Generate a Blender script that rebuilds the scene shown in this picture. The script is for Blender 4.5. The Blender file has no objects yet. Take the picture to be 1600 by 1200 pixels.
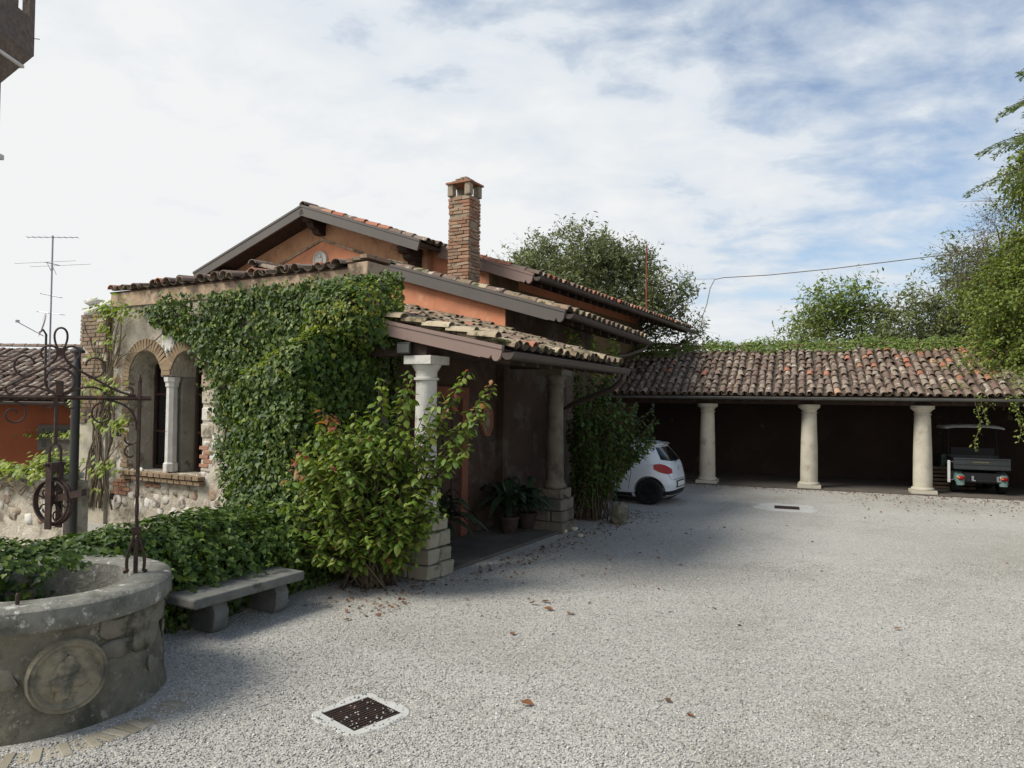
import bpy, bmesh, math, random
import numpy as np
from mathutils import Vector, Matrix, noise

random.seed(7)
rng = np.random.default_rng(7)
sc = bpy.context.scene
C = sc.collection
PI = math.pi

# ------------------------------------------------------------------ camera
cam_d = bpy.data.cameras.new('camera')
cam = bpy.data.objects.new('camera', cam_d)
C.objects.link(cam)
cam_d.sensor_width = 36.0
cam_d.lens = 36.0 * 1130 / 1600
cam_d.clip_end = 3000
cam_d.clip_start = 0.05
cam.matrix_world = (Matrix.Translation((0, 0, 2.4)) @ Matrix.Rotation(math.radians(90 + 1.42), 4, 'X')
                    @ Matrix.Rotation(0.011, 4, 'Z'))
sc.camera = cam

# ------------------------------------------------------------------ light
SUN_EL = math.radians(46)
sh = Vector((-0.96, -0.28, 0)).normalized()
SUN = Vector((sh.x * math.cos(SUN_EL), sh.y * math.cos(SUN_EL), math.sin(SUN_EL)))
sun_d = bpy.data.lights.new('sun', 'SUN')
sun_d.energy = 4.3
sun_d.angle = math.radians(24)
sun_d.color = (1.0, 0.955, 0.88)
sun = bpy.data.objects.new('sun', sun_d)
sun.rotation_euler = SUN.to_track_quat('Z', 'Y').to_euler()
sun.location = (-30, -12, 30)
C.objects.link(sun)

world = bpy.data.worlds.new('World')
sc.world = world
world.use_nodes = True
nt = world.node_tree
nt.nodes.clear()
def wn(t, **k):
    n = nt.nodes.new(t)
    for a, b in k.items():
        setattr(n, a, b)
    return n
def wmath(op, a, b=None, clamp=False):
    n = wn('ShaderNodeMath', operation=op, use_clamp=clamp)
    for i, x in enumerate((a, b)):
        if x is None:
            continue
        if isinstance(x, (int, float)):
            n.inputs[i].default_value = x
        else:
            nt.links.new(x, n.inputs[i])
    return n.outputs[0]
sky = wn('ShaderNodeTexSky', sky_type='NISHITA')
sky.sun_disc = False
sky.sun_elevation = SUN_EL
sky.sun_rotation = math.atan2(SUN.x, SUN.y)
sky.air_density = 1.0
sky.dust_density = 0.6
sky.ozone_density = 1.3
tc = wn('ShaderNodeTexCoord')
sep = wn('ShaderNodeSeparateXYZ')
nt.links.new(tc.outputs['Generated'], sep.inputs[0])
zz = wmath('ADD', wmath('MAXIMUM', sep.outputs[2], 0.0), 0.22)
px_ = wmath('DIVIDE', sep.outputs[0], zz)
py_ = wmath('DIVIDE', sep.outputs[1], zz)
comb = wn('ShaderNodeCombineXYZ')
nt.links.new(px_, comb.inputs[0]); nt.links.new(py_, comb.inputs[1])
mp = wn('ShaderNodeMapping')
mp.inputs['Rotation'].default_value = (0, 0, math.radians(28))
mp.inputs['Scale'].default_value = (0.8, 1.0, 1)
mp.inputs['Location'].default_value = (3.1, 1.7, 0)
nt.links.new(comb.outputs[0], mp.inputs[0])
def wnoise(scale, detail, rough, loc=0.0):
    n = wn('ShaderNodeTexNoise')
    n.inputs['Scale'].default_value = scale
    n.inputs['Detail'].default_value = detail
    n.inputs['Roughness'].default_value = rough
    n.inputs['Distortion'].default_value = 0.25
    nt.links.new(mp.outputs[0], n.inputs['Vector'])
    return n.outputs['Fac']
big = wnoise(0.85, 3, 0.5)
fine = wnoise(5.4, 7, 0.58)
cov = wmath('ADD', wmath('MULTIPLY', big, 0.80), wmath('MULTIPLY', fine, 0.75))
# more cloud towards the sun's side of the sky, thinner on the other side
side = wmath('MULTIPLY', sep.outputs[0], -0.34)
cov = wmath('ADD', cov, side)
# the cloud sheet closes up towards the horizon
low = wmath('MULTIPLY', wmath('SUBTRACT', 0.34, sep.outputs[2]), 0.55)
cov = wmath('ADD', cov, low)
ramp = wn('ShaderNodeMapRange')
ramp.inputs['From Min'].default_value = 0.40
ramp.inputs['From Max'].default_value = 0.68
ramp.inputs['To Min'].default_value = 0.06
ramp.inputs['To Max'].default_value = 1.0
nt.links.new(cov, ramp.inputs[0])
tone = wn('ShaderNodeMapRange')
tone.inputs['From Min'].default_value = 0.38
tone.inputs['From Max'].default_value = 0.93
nt.links.new(cov, tone.inputs[0])
ccol = wn('ShaderNodeMix', data_type='RGBA')
nt.links.new(tone.outputs[0], ccol.inputs['Factor'])
ccol.inputs['A'].default_value = (0.62, 0.72, 0.84, 1)
ccol.inputs['B'].default_value = (0.94, 0.955, 0.96, 1)
bg_sky = wn('ShaderNodeBackground'); bg_sky.inputs['Strength'].default_value = 0.15
nt.links.new(sky.outputs[0], bg_sky.inputs['Color'])
bg_cl = wn('ShaderNodeBackground'); bg_cl.inputs['Strength'].default_value = 0.95
nt.links.new(ccol.outputs['Result'], bg_cl.inputs['Color'])
mixw = wn('ShaderNodeMixShader')
nt.links.new(ramp.outputs[0], mixw.inputs[0])
nt.links.new(bg_sky.outputs[0], mixw.inputs[1])
nt.links.new(bg_cl.outputs[0], mixw.inputs[2])
wout = wn('ShaderNodeOutputWorld')
nt.links.new(mixw.outputs[0], wout.inputs['Surface'])

vs = sc.view_settings
vs.view_transform = 'Standard'
vs.look = 'None'
vs.gamma = 1
vs.exposure = 0.0
vs.use_curve_mapping = False
sc.cycles.max_bounces = 6
sc.cycles.diffuse_bounces = 1
sc.cycles.transparent_max_bounces = 8
sc.cycles.use_denoising = True

# ------------------------------------------------------------------ materials
def lin(r, g=None, b=None):
    if g is None:
        g = b = r
    f = lambda c: (c / 255 / 12.92) if c / 255 <= 0.04045 else ((c / 255 + 0.055) / 1.055) ** 2.4
    return (f(r), f(g), f(b), 1)

def mat(name, c1, c2, scale=4.0, rough=0.9, bump=0.3, bscale=40.0, palette=None, pal_mix=0.75,
        c3=None, c3scale=2.0, c3thr=(0.58, 0.66), c4=None, c4scale=6.0, c4thr=(0.6, 0.66),
        spec=0.3, metallic=0.0, translucent=0.0, coat=0.0, voronoi=None, bdist=0.01, detail=6, streak=None):
    m = bpy.data.materials.new(name)
    m.use_nodes = True
    t = m.node_tree
    t.nodes.clear()
    N = t.nodes.new
    L = t.links.new
    geo = N('ShaderNodeNewGeometry')
    oi = N('ShaderNodeObjectInfo')
    def nz(s, d=detail, off=0.0, r=0.6):
        n = N('ShaderNodeTexNoise')
        n.inputs['Scale'].default_value = s
        n.inputs['Detail'].default_value = d
        n.inputs['Roughness'].default_value = r
        if off:
            v = N('ShaderNodeVectorMath'); v.operation = 'ADD'
            v.inputs[1].default_value = (off, off * 1.3, off * 0.7)
            L(geo.outputs['Position'], v.inputs[0]); L(v.outputs[0], n.inputs['Vector'])
        else:
            L(geo.outputs['Position'], n.inputs['Vector'])
        return n.outputs['Fac']
    def rng_(x, a, b):
        n = N('ShaderNodeMapRange')
        n.inputs['From Min'].default_value = a
        n.inputs['From Max'].default_value = b
        L(x, n.inputs[0])
        return n.outputs[0]
    def mix(f, a, b):
        n = N('ShaderNodeMix'); n.data_type = 'RGBA'
        if isinstance(f, (int, float)):
            n.inputs['Factor'].default_value = f
        else:
            L(f, n.inputs['Factor'])
        for key, x in (('A', a), ('B', b)):
            if isinstance(x, tuple):
                n.inputs[key].default_value = x
            else:
                L(x, n.inputs[key])
        return n.outputs['Result']
    col = mix(rng_(nz(scale), 0.3, 0.7), c1, c2)
    if palette:
        add = N('ShaderNodeMath'); add.operation = 'ADD'
        L(oi.outputs['Random'], add.inputs[0]); L(geo.outputs['Random Per Island'], add.inputs[1])
        fr = N('ShaderNodeMath'); fr.operation = 'FRACT'; L(add.outputs[0], fr.inputs[0])
        cr = N('ShaderNodeValToRGB')
        el = cr.color_ramp.elements
        while len(el) < len(palette):
            el.new(0.5)
        for i, cc in enumerate(palette):
            el[i].position = i / max(1, len(palette) - 1)
            el[i].color = cc
        L(fr.outputs[0], cr.inputs[0])
        col = mix(pal_mix, col, cr.outputs[0])
    if c3:
        col = mix(rng_(nz(c3scale, 8, 11.3, 0.65), *c3thr), col, c3)
    if c4:
        col = mix(rng_(nz(c4scale, 8, 23.7, 0.7), *c4thr), col, c4)
    if streak:
        mpn = N('ShaderNodeMapping')
        mpn.inputs['Rotation'].default_value = (0, 0, math.radians(streak[1]))
        mpn.inputs['Scale'].default_value = (streak[2], streak[3], 1)
        L(geo.outputs['Position'], mpn.inputs[0])
        sn = N('ShaderNodeTexNoise'); sn.inputs['Scale'].default_value = 1.0; sn.inputs['Detail'].default_value = 4
        sn.inputs['Distortion'].default_value = 0.6
        L(mpn.outputs[0], sn.inputs['Vector'])
        col = mix(rng_(sn.outputs['Fac'], 0.50, 0.66), col, streak[0])
    height = nz(bscale, 8, 3.1, 0.65)
    if voronoi:
        vo = N('ShaderNodeTexVoronoi')
        vo.inputs['Scale'].default_value = voronoi
        vo.inputs['Randomness'].default_value = 1.0
        L(geo.outputs['Position'], vo.inputs['Vector'])
        hs = N('ShaderNodeSeparateColor'); L(vo.outputs['Color'], hs.inputs[0])
        cr2 = N('ShaderNodeValToRGB')
        e2 = cr2.color_ramp.elements
        e2[0].position = 0.0; e2[0].color = (0.64, 0.64, 0.64, 1)
        e2[1].position = 1.0; e2[1].color = (1.22, 1.21, 1.20, 1)
        k = e2.new(0.5); k.color = (0.92, 0.93, 0.94, 1)
        L(hs.outputs[0], cr2.inputs[0])
        mm = N('ShaderNodeMix'); mm.data_type = 'RGBA'; mm.blend_type = 'MULTIPLY'
        mm.inputs['Factor'].default_value = 1.0
        L(col, mm.inputs['A']); L(cr2.outputs[0], mm.inputs['B'])
        col = mm.outputs['Result']
        inv = N('ShaderNodeMath'); inv.operation = 'SUBTRACT'; inv.inputs[0].default_value = 1.0
        L(vo.outputs['Distance'], inv.inputs[1])
        height = inv.outputs[0]
    p = N('ShaderNodeBsdfPrincipled')
    L(col, p.inputs['Base Color'])
    p.inputs['Roughness'].default_value = rough
    p.inputs['Specular IOR Level'].default_value = spec
    p.inputs['Metallic'].default_value = metallic
    p.inputs['Coat Weight'].default_value = coat
    if bump:
        bn = N('ShaderNodeBump')
        bn.inputs['Strength'].default_value = bump
        bn.inputs['Distance'].default_value = bdist
        L(height, bn.inputs['Height']); L(bn.outputs[0], p.inputs['Normal'])
    out = N('ShaderNodeOutputMaterial')
    if translucent:
        tr = N('ShaderNodeBsdfTranslucent')
        hsv = N('ShaderNodeHueSaturation')
        hsv.inputs['Saturation'].default_value = 1.15
        hsv.inputs['Value'].default_value = 1.5
        L(col, hsv.inputs['Color']); L(hsv.outputs[0], tr.inputs['Color'])
        ms = N('ShaderNodeMixShader'); ms.inputs[0].default_value = translucent
        L(p.outputs[0], ms.inputs[1]); L(tr.outputs[0], ms.inputs[2])
        L(ms.outputs[0], out.inputs['Surface'])
    else:
        L(p.outputs[0], out.inputs['Surface'])
    return m

MT = {}
MT['gravel'] = mat('gravel', lin(163, 159, 149), lin(182, 178, 169), scale=0.30, rough=0.95, bump=0.6, bdist=0.015,
                   voronoi=66, c3=lin(150, 145, 133), c3scale=0.38, c3thr=(0.50, 0.76), spec=0.2,
                   c4=lin(122, 112, 94), c4scale=1.7, c4thr=(0.62, 0.80))
MT['pebble'] = mat('pebble', lin(170, 168, 162), lin(205, 203, 198), rough=0.9, bump=0.1,
                   palette=[lin(108, 105, 98), lin(150, 147, 140), lin(168, 166, 159), lin(186, 184, 177), lin(214, 212, 206)], pal_mix=0.9)
MT['concrete'] = mat('concrete', lin(170, 169, 162), lin(188, 187, 180), scale=5, bump=0.25, bscale=60,
                     c4=lin(120, 118, 110), c4scale=30, c4thr=(0.66, 0.7))
MT['old_concrete'] = mat('old_concrete', lin(76, 71, 64), lin(98, 92, 84), scale=2.5, bump=0.3, bscale=30)
MT['well_stone'] = mat('well_stone', lin(106, 105, 97), lin(138, 136, 125), scale=9, bump=0.8, bscale=34, bdist=0.02,
                       c3=lin(80, 80, 69), c3scale=3.4, c3thr=(0.50, 0.68), c4=lin(180, 178, 168), c4scale=9, c4thr=(0.57, 0.63), detail=10)
MT['well_drum'] = mat('well_drum', lin(108, 103, 89), lin(132, 125, 108), scale=9, bump=1.0, bscale=26, bdist=0.03,
                      c3=lin(76, 74, 61), c3scale=3.2, c3thr=(0.48, 0.68), c4=lin(150, 145, 130), c4scale=10, c4thr=(0.58, 0.64), detail=10)
MT['drum_stone'] = mat('drum_stone', lin(112, 107, 94), lin(142, 136, 120), scale=10, bump=0.9, bscale=30, bdist=0.02,
                      palette=[lin(100, 95, 82), lin(136, 130, 114), lin(118, 110, 94), lin(146, 142, 128)], pal_mix=0.6, c3=lin(66, 64, 52), c3scale=4, c3thr=(0.52, 0.64), detail=10)
MT['relief_stone'] = mat('relief_stone', lin(126, 118, 98), lin(150, 140, 118), scale=9, bump=0.8, bscale=12, bdist=0.02,
                         c3=lin(92, 90, 80), c3scale=4.5, c3thr=(0.48, 0.62), c4=lin(134, 114, 90), c4scale=6)
MT['bench_stone'] = mat('bench_stone', lin(92, 92, 86), lin(122, 121, 114), scale=6, bump=0.5, bscale=30, bdist=0.015,
                        c3=lin(70, 72, 62), c3scale=3, c4=lin(160, 158, 152), c4scale=14, c4thr=(0.64, 0.7))
MT['white_stone'] = mat('white_stone', lin(190, 186, 177), lin(214, 211, 203), scale=6, bump=0.6, bscale=26, bdist=0.015,
                        c3=lin(128, 126, 116), c3scale=4.0, c3thr=(0.60, 0.72), c4=lin(96, 92, 82), c4scale=18, c4thr=(0.66, 0.7))
MT['column_stone'] = mat('column_stone', lin(172, 165, 148), lin(194, 187, 170), scale=3, bump=0.4, bscale=30,
                         c3=lin(142, 132, 112), c3scale=2.2, c3thr=(0.56, 0.72), c4=lin(108, 98, 80), c4scale=11, c4thr=(0.66, 0.72))
MT['pedestal_stone'] = mat('pedestal_stone', lin(132, 125, 108), lin(160, 152, 134), scale=5, bump=0.6, bscale=25, bdist=0.015,
                           c3=lin(98, 92, 76), c3scale=3.5, palette=[lin(128, 120, 100), lin(160, 150, 128), lin(178, 168, 146)], pal_mix=0.4)
MT['rubble'] = mat('rubble', lin(170, 160, 142), lin(196, 187, 170), scale=2.6, bump=1.0, bscale=9, bdist=0.05,
                   c3=lin(122, 113, 100), c3scale=2.4, c3thr=(0.52, 0.66), c4=lin(214, 209, 198), c4scale=4.5, c4thr=(0.60, 0.66))
MT['wall_stone'] = mat('wall_stone', lin(160, 150, 132), lin(186, 178, 160), scale=8, bump=0.7, bscale=20, bdist=0.02,
                       palette=[lin(156, 143, 122), lin(218, 214, 206), lin(178, 166, 148), lin(226, 223, 216), lin(164, 132, 108), lin(166, 156, 138)], pal_mix=0.8,
                       c3=lin(120, 110, 94), c3scale=5, c3thr=(0.5, 0.62))
MT['brick'] = mat('brick', lin(150, 102, 76), lin(172, 124, 92), scale=12, bump=0.7, bscale=40, bdist=0.01,
                  palette=[lin(128, 90, 72), lin(160, 122, 98), lin(158, 146, 126), lin(140, 102, 82), lin(118, 104, 88), lin(168, 140, 114)],
                  pal_mix=0.8, c4=lin(120, 112, 96), c4scale=7, c4thr=(0.58, 0.68))
MT['old_brick'] = mat('old_brick', lin(122, 102, 84), lin(150, 126, 104), scale=9, bump=0.7, bscale=30, bdist=0.01,
                      palette=[lin(108, 94, 80), lin(138, 120, 100), lin(126, 112, 96), lin(142, 112, 92)], pal_mix=0.75,
                      c4=lin(96, 90, 78), c4scale=6, c4thr=(0.56, 0.66))
MT['red_brick'] = mat('red_brick', lin(150, 108, 86), lin(168, 126, 102), scale=9, bump=0.6, bscale=30)
MT['arch_brick'] = mat('arch_brick', lin(126, 108, 86), lin(144, 124, 100), scale=9, bump=0.5, bscale=30,
                       palette=[lin(114, 96, 76), lin(146, 126, 100), lin(130, 110, 88)], pal_mix=0.7)
MT['mortar'] = mat('mortar', lin(168, 158, 140), lin(188, 180, 162), scale=8, bump=0.7, bscale=25)
MT['chimney_mortar'] = mat('chimney_mortar', lin(134, 120, 102), lin(158, 144, 124), scale=8, bump=0.8, bscale=25, bdist=0.02,
                           c4=lin(112, 108, 92), c4scale=4, c4thr=(0.5, 0.64))
MT['plaster_orange'] = mat('plaster_orange', lin(200, 130, 96), lin(212, 146, 110), scale=1.4, bump=0.35, bscale=28, bdist=0.012,
                           c3=lin(176, 120, 94), c3scale=1.4, c3thr=(0.48, 0.70), c4=lin(214, 166, 132), c4scale=3.2, c4thr=(0.58, 0.74))
MT['plaster_tan'] = mat('plaster_tan', lin(178, 132, 100), lin(200, 152, 118), scale=1.8, bump=0.35, bscale=22,
                        c3=lin(150, 110, 84), c3scale=2.2, c3thr=(0.52, 0.7), c4=lin(196, 168, 128), c4scale=2.6, c4thr=(0.56, 0.7))
MT['plaster_ochre'] = mat('plaster_ochre', lin(116, 98, 74), lin(134, 114, 86), scale=1.2, bump=0.35, bscale=20,
                          c3=lin(92, 74, 58), c3scale=1.3, c3thr=(0.5, 0.7))
MT['plaster_shaded'] = mat('plaster_shaded', lin(66, 50, 41), lin(80, 63, 52), scale=1.6, bump=0.35, bscale=18,  # darkened plaster, shade under the porch and eaves put into its colour
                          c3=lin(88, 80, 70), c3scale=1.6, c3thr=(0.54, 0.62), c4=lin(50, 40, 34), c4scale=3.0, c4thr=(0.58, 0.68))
MT['plaster_band'] = mat('plaster_band', lin(158, 136, 112), lin(178, 156, 132), scale=3, bump=0.6, bscale=18, bdist=0.02,
                         c3=lin(104, 90, 76), c3scale=3.0, c3thr=(0.48, 0.62), c4=lin(154, 110, 84), c4scale=2.2, c4thr=(0.60, 0.68))
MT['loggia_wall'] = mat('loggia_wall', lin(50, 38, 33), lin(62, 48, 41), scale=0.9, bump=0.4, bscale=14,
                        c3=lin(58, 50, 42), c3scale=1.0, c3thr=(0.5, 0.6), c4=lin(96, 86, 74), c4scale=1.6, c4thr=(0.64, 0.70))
MT['far_orange'] = mat('far_orange', lin(118, 62, 38), lin(132, 74, 48), scale=1.0, bump=0.2, bscale=20)
MT['tile'] = mat('roof_tile', lin(112, 92, 80), lin(138, 114, 98), scale=9, bump=0.6, bscale=45, bdist=0.01,
                 palette=[lin(86, 72, 64), lin(124, 106, 93), lin(108, 93, 83), lin(158, 146, 130), lin(112, 88, 76), lin(96, 85, 76)],
                 pal_mix=0.75, c3=lin(196, 190, 172), c3scale=6.0, c3thr=(0.56, 0.66), c4=lin(66, 62, 52), c4scale=9.0, c4thr=(0.55, 0.66))
MT['tile_red'] = mat('roof_tile_red', lin(166, 106, 82), lin(182, 124, 98), scale=9, bump=0.5, bscale=45,
                     palette=[lin(152, 86, 66), lin(164, 112, 90), lin(136, 94, 78), lin(184, 158, 130), lin(126, 84, 68)],
                     pal_mix=0.75, c3=lin(190, 180, 158), c3scale=5.0, c3thr=(0.62, 0.70), c4=lin(92, 86, 66), c4scale=7.0, c4thr=(0.60, 0.70))
MT['tile_moss'] = mat('roof_tile_mossy', lin(138, 118, 100), lin(168, 148, 124), scale=9, bump=0.7, bscale=40, bdist=0.012,
                      palette=[lin(96, 80, 68), lin(144, 124, 102), lin(120, 104, 88), lin(178, 164, 136), lin(128, 98, 80)],
                      pal_mix=0.75, c3=lin(70, 72, 46), c3scale=5.5, c3thr=(0.47, 0.60), c4=lin(196, 190, 170), c4scale=9.0, c4thr=(0.62, 0.68))
MT['tile_dark'] = mat('roof_tile_grey', lin(116, 98, 86), lin(142, 124, 110), scale=9, bump=0.6, bscale=40,
                      palette=[lin(84, 70, 62), lin(122, 104, 92), lin(140, 124, 110), lin(106, 82, 70)], pal_mix=0.75,
                      c4=lin(64, 62, 52), c4scale=6, c4thr=(0.56, 0.66))
MT['pan'] = mat('pan_tile', lin(70, 60, 50), lin(96, 84, 70), scale=8, bump=0.5, bscale=30, c3=lin(64, 66, 44), c3scale=4)
MT['under_board'] = mat('under_board', lin(58, 44, 36), lin(76, 58, 48), scale=6, bump=0.3, bscale=30)
MT['timber'] = mat('timber', lin(52, 40, 34), lin(72, 58, 50), scale=7, bump=0.4, bscale=40)
MT['fascia_grey'] = mat('fascia_grey', lin(84, 78, 73), lin(94, 88, 83), scale=1.5, rough=0.55, bump=0.05, spec=0.4)
MT['fascia_brown'] = mat('fascia_brown', lin(126, 105, 97), lin(136, 115, 107), scale=1.5, rough=0.55, bump=0.05, spec=0.4,
                         c4=lin(110, 92, 84), c4scale=5, c4thr=(0.58, 0.7))
MT['gutter'] = mat('gutter_metal', lin(66, 56, 50), lin(78, 68, 62), scale=3, rough=0.5, bump=0.05, spec=0.4, metallic=0.2)
MT['gutter_zinc'] = mat('gutter_zinc', lin(96, 96, 92), lin(118, 118, 114), scale=3, rough=0.45, bump=0.05, spec=0.5, metallic=0.5)
MT['iron'] = mat('rusty_iron', lin(52, 42, 38), lin(78, 60, 52), scale=14, rough=0.65, bump=0.4, bscale=70, spec=0.4, metallic=0.4,
                 c3=lin(100, 68, 52), c3scale=9, c3thr=(0.58, 0.7))
MT['black_pipe'] = mat('black_pipe', lin(46, 44, 44), lin(60, 57, 56), scale=4, rough=0.45, bump=0.05, spec=0.45, metallic=0.2)
MT['rust'] = mat('rust_pole', lin(112, 62, 44), lin(130, 76, 54), scale=14, rough=0.8, bump=0.2)
MT['steel'] = mat('aerial_metal', lin(140, 140, 144), lin(160, 160, 164), rough=0.4, metallic=0.6, bump=0)
MT['dish'] = mat('dish_white', lin(190, 190, 192), lin(204, 204, 206), rough=0.5, bump=0)
MT['bark'] = mat('bark', lin(84, 72, 58), lin(112, 98, 80), scale=10, bump=0.9, bscale=26, bdist=0.02)
MT['vine_stem'] = mat('vine_stem', lin(96, 84, 68), lin(124, 112, 96), scale=12, bump=0.7, bscale=30)
MT['earth'] = mat('earth', lin(58, 50, 38), lin(80, 70, 54), scale=5, bump=0.9, bscale=14, bdist=0.03)
MT['ivy'] = mat('ivy_leaf', lin(56, 78, 34), lin(98, 114, 46), scale=1.2, rough=0.5, bump=0.0, spec=0.3, translucent=0.2,
                palette=[lin(34, 52, 26), lin(56, 80, 33), lin(78, 100, 40), lin(42, 62, 29), lin(108, 126, 48), lin(62, 86, 35)], pal_mix=0.85)
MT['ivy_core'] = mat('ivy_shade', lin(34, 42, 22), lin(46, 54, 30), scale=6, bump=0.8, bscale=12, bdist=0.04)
MT['creeper'] = mat('creeper_leaf', lin(126, 150, 48), lin(146, 166, 62), rough=0.5, bump=0, spec=0.35, translucent=0.35,
                    palette=[lin(98, 122, 40), lin(128, 148, 52), lin(146, 156, 60), lin(88, 114, 42), lin(146, 138, 62)], pal_mix=0.85)
MT['shrub'] = mat('shrub_leaf', lin(98, 126, 52), lin(118, 142, 58), scale=1.5, rough=0.5, bump=0, spec=0.35, translucent=0.28,
                  palette=[lin(68, 94, 40), lin(98, 122, 48), lin(128, 144, 58), lin(78, 104, 42), lin(142, 146, 68), lin(90, 114, 46)], pal_mix=0.85)
MT['shrub_red'] = mat('shrub_leaf_red', lin(168, 88, 74), lin(180, 110, 70), rough=0.5, bump=0, spec=0.35, translucent=0.3,
                      palette=[lin(150, 84, 80), lin(156, 112, 70), lin(130, 110, 60), lin(140, 74, 70), lin(168, 130, 66)], pal_mix=0.9)
MT['dark_shrub'] = mat('dark_shrub_leaf', lin(62, 88, 42), lin(82, 106, 48), scale=1.5, rough=0.5, bump=0, spec=0.35, translucent=0.25,
                       palette=[lin(46, 66, 34), lin(66, 86, 40), lin(84, 100, 46), lin(54, 76, 38)], pal_mix=0.8)
MT['tree_olive'] = mat('tree_leaf_olive', lin(96, 108, 72), lin(116, 126, 84), scale=0.8, rough=0.5, bump=0, spec=0.35, translucent=0.25,
                       palette=[lin(80, 92, 62), lin(112, 120, 80), lin(138, 142, 102), lin(94, 106, 70), lin(130, 142, 76)], pal_mix=0.8)
MT['tree_green'] = mat('tree_leaf_green', lin(104, 128, 62), lin(124, 144, 70), scale=0.6, rough=0.5, bump=0, spec=0.3, translucent=0.3,
                       palette=[lin(80, 100, 54), lin(112, 130, 66), lin(136, 148, 80), lin(92, 112, 58)], pal_mix=0.75)
MT['tree_yellow'] = mat('tree_leaf_yellow_green', lin(112, 132, 54), lin(140, 154, 64), scale=0.5, rough=0.5, bump=0, spec=0.3, translucent=0.3,
                        palette=[lin(56, 76, 38), lin(88, 108, 48), lin(116, 130, 58), lin(130, 138, 62), lin(70, 92, 42)], pal_mix=0.8)
MT['tree_twig'] = mat('tree_leaf_grey', lin(104, 108, 82), lin(126, 126, 98), scale=0.8, rough=0.6, bump=0, translucent=0.2,
                      palette=[lin(92, 96, 74), lin(128, 126, 102), lin(112, 116, 84)], pal_mix=0.8)
MT['conifer'] = mat('conifer_needles', lin(92, 112, 66), lin(118, 134, 82), scale=1.2, rough=0.6, bump=0, translucent=0.2,
                    palette=[lin(82, 102, 60), lin(116, 132, 80), lin(138, 148, 92)], pal_mix=0.8)
MT['aspidistra'] = mat('aspidistra_leaf', lin(34, 50, 32), lin(48, 66, 40), scale=5, rough=0.4, bump=0.05, spec=0.45, translucent=0.1,
                       palette=[lin(34, 50, 32), lin(54, 70, 44), lin(42, 58, 37)], pal_mix=0.5)
MT['dry_leaf'] = mat('dry_leaf', lin(92, 64, 44), lin(120, 84, 58), scale=20, rough=0.8, bump=0.2,
                     palette=[lin(74, 56, 42), lin(112, 80, 56), lin(140, 96, 62), lin(60, 50, 42)], pal_mix=0.8)
MT['terracotta'] = mat('terracotta', lin(138, 92, 70), lin(154, 110, 86), scale=6, bump=0.3, bscale=30)
MT['door_wood'] = mat('door_wood', lin(54, 38, 30), lin(74, 52, 40), scale=5, rough=0.6, bump=0.3, bscale=30)
MT['jamb'] = mat('jamb_terracotta', lin(112, 70, 54), lin(128, 84, 66), scale=3, bump=0.3, bscale=20)
MT['dark_glass'] = mat('dark_glass', lin(18, 20, 22), lin(24, 26, 28), rough=0.12, bump=0, spec=0.6)
MT['paper'] = mat('paper', lin(205, 203, 196), lin(214, 212, 206), bump=0)
MT['car_paint'] = mat('car_white', lin(206, 210, 214), lin(210, 214, 218), rough=0.28, bump=0, spec=0.5, coat=0.6)
MT['car_glass'] = mat('car_glass', lin(20, 24, 26), lin(26, 30, 32), rough=0.05, bump=0, spec=0.7)
MT['car_black'] = mat('car_black', lin(26, 26, 27), lin(32, 32, 33), rough=0.55, bump=0.05)
MT['tyre'] = mat('tyre', lin(24, 24, 24), lin(32, 32, 31), rough=0.85, bump=0.2)
MT['rim_black'] = mat('rim_black', lin(30, 30, 32), lin(38, 38, 40), rough=0.3, bump=0, spec=0.6)
MT['chrome'] = mat('chrome', lin(200, 200, 204), lin(210, 210, 212), rough=0.12, bump=0, metallic=1.0)
MT['lamp_red'] = mat('lamp_red', lin(138, 12, 17), lin(164, 22, 26), rough=0.22, bump=0, spec=0.3)
MT['lamp_amber'] = mat('lamp_amber', lin(214, 130, 40), lin(220, 140, 50), rough=0.15, bump=0, spec=0.6)
MT['cart_green'] = mat('cart_green', lin(92, 116, 110), lin(104, 128, 120), rough=0.3, bump=0, spec=0.5, coat=0.3)
MT['cart_grey'] = mat('cart_dark_grey', lin(46, 50, 52), lin(56, 60, 62), rough=0.5, bump=0.08, spec=0.4)
MT['cart_white'] = mat('cart_roof_white', lin(226, 224, 216), lin(234, 232, 226), rough=0.4, bump=0)
MT['letter_yellow'] = mat('letter_yellow', lin(120, 110, 78), lin(130, 118, 84), rough=0.6, bump=0)
MT['plank'] = mat('plank', lin(84, 70, 56), lin(110, 92, 74), scale=8, bump=0.4, bscale=30)
MT['tower_stone'] = mat('tower_stone', lin(78, 68, 62), lin(112, 98, 88), scale=2.6, bump=0.8, bscale=3, bdist=0.1,
                        c4=lin(92, 84, 78), c4scale=2.4, c4thr=(0.5, 0.6))
MT['tower_pale'] = mat('tower_pale', lin(180, 176, 166), lin(198, 194, 186), scale=1.2, bump=0.3)
MT['wire'] = mat('wire', lin(120, 116, 110), lin(130, 126, 120), bump=0)
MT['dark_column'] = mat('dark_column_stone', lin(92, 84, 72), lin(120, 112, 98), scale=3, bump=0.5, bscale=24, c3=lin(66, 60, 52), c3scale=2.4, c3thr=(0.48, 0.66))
MT['pier_plaster'] = mat('pier_plaster', lin(128, 122, 110), lin(150, 144, 132), scale=4, bump=0.5, bscale=24, c3=lin(100, 94, 84), c3scale=3)
MT['ivy_pale'] = mat('ivy_leaf_young_lit', lin(118, 138, 54), lin(136, 150, 62), rough=0.5, bump=0, spec=0.3, translucent=0.3,
                      palette=[lin(104, 128, 48), lin(140, 152, 62), lin(150, 140, 66), lin(120, 142, 54)], pal_mix=0.85)
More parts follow.
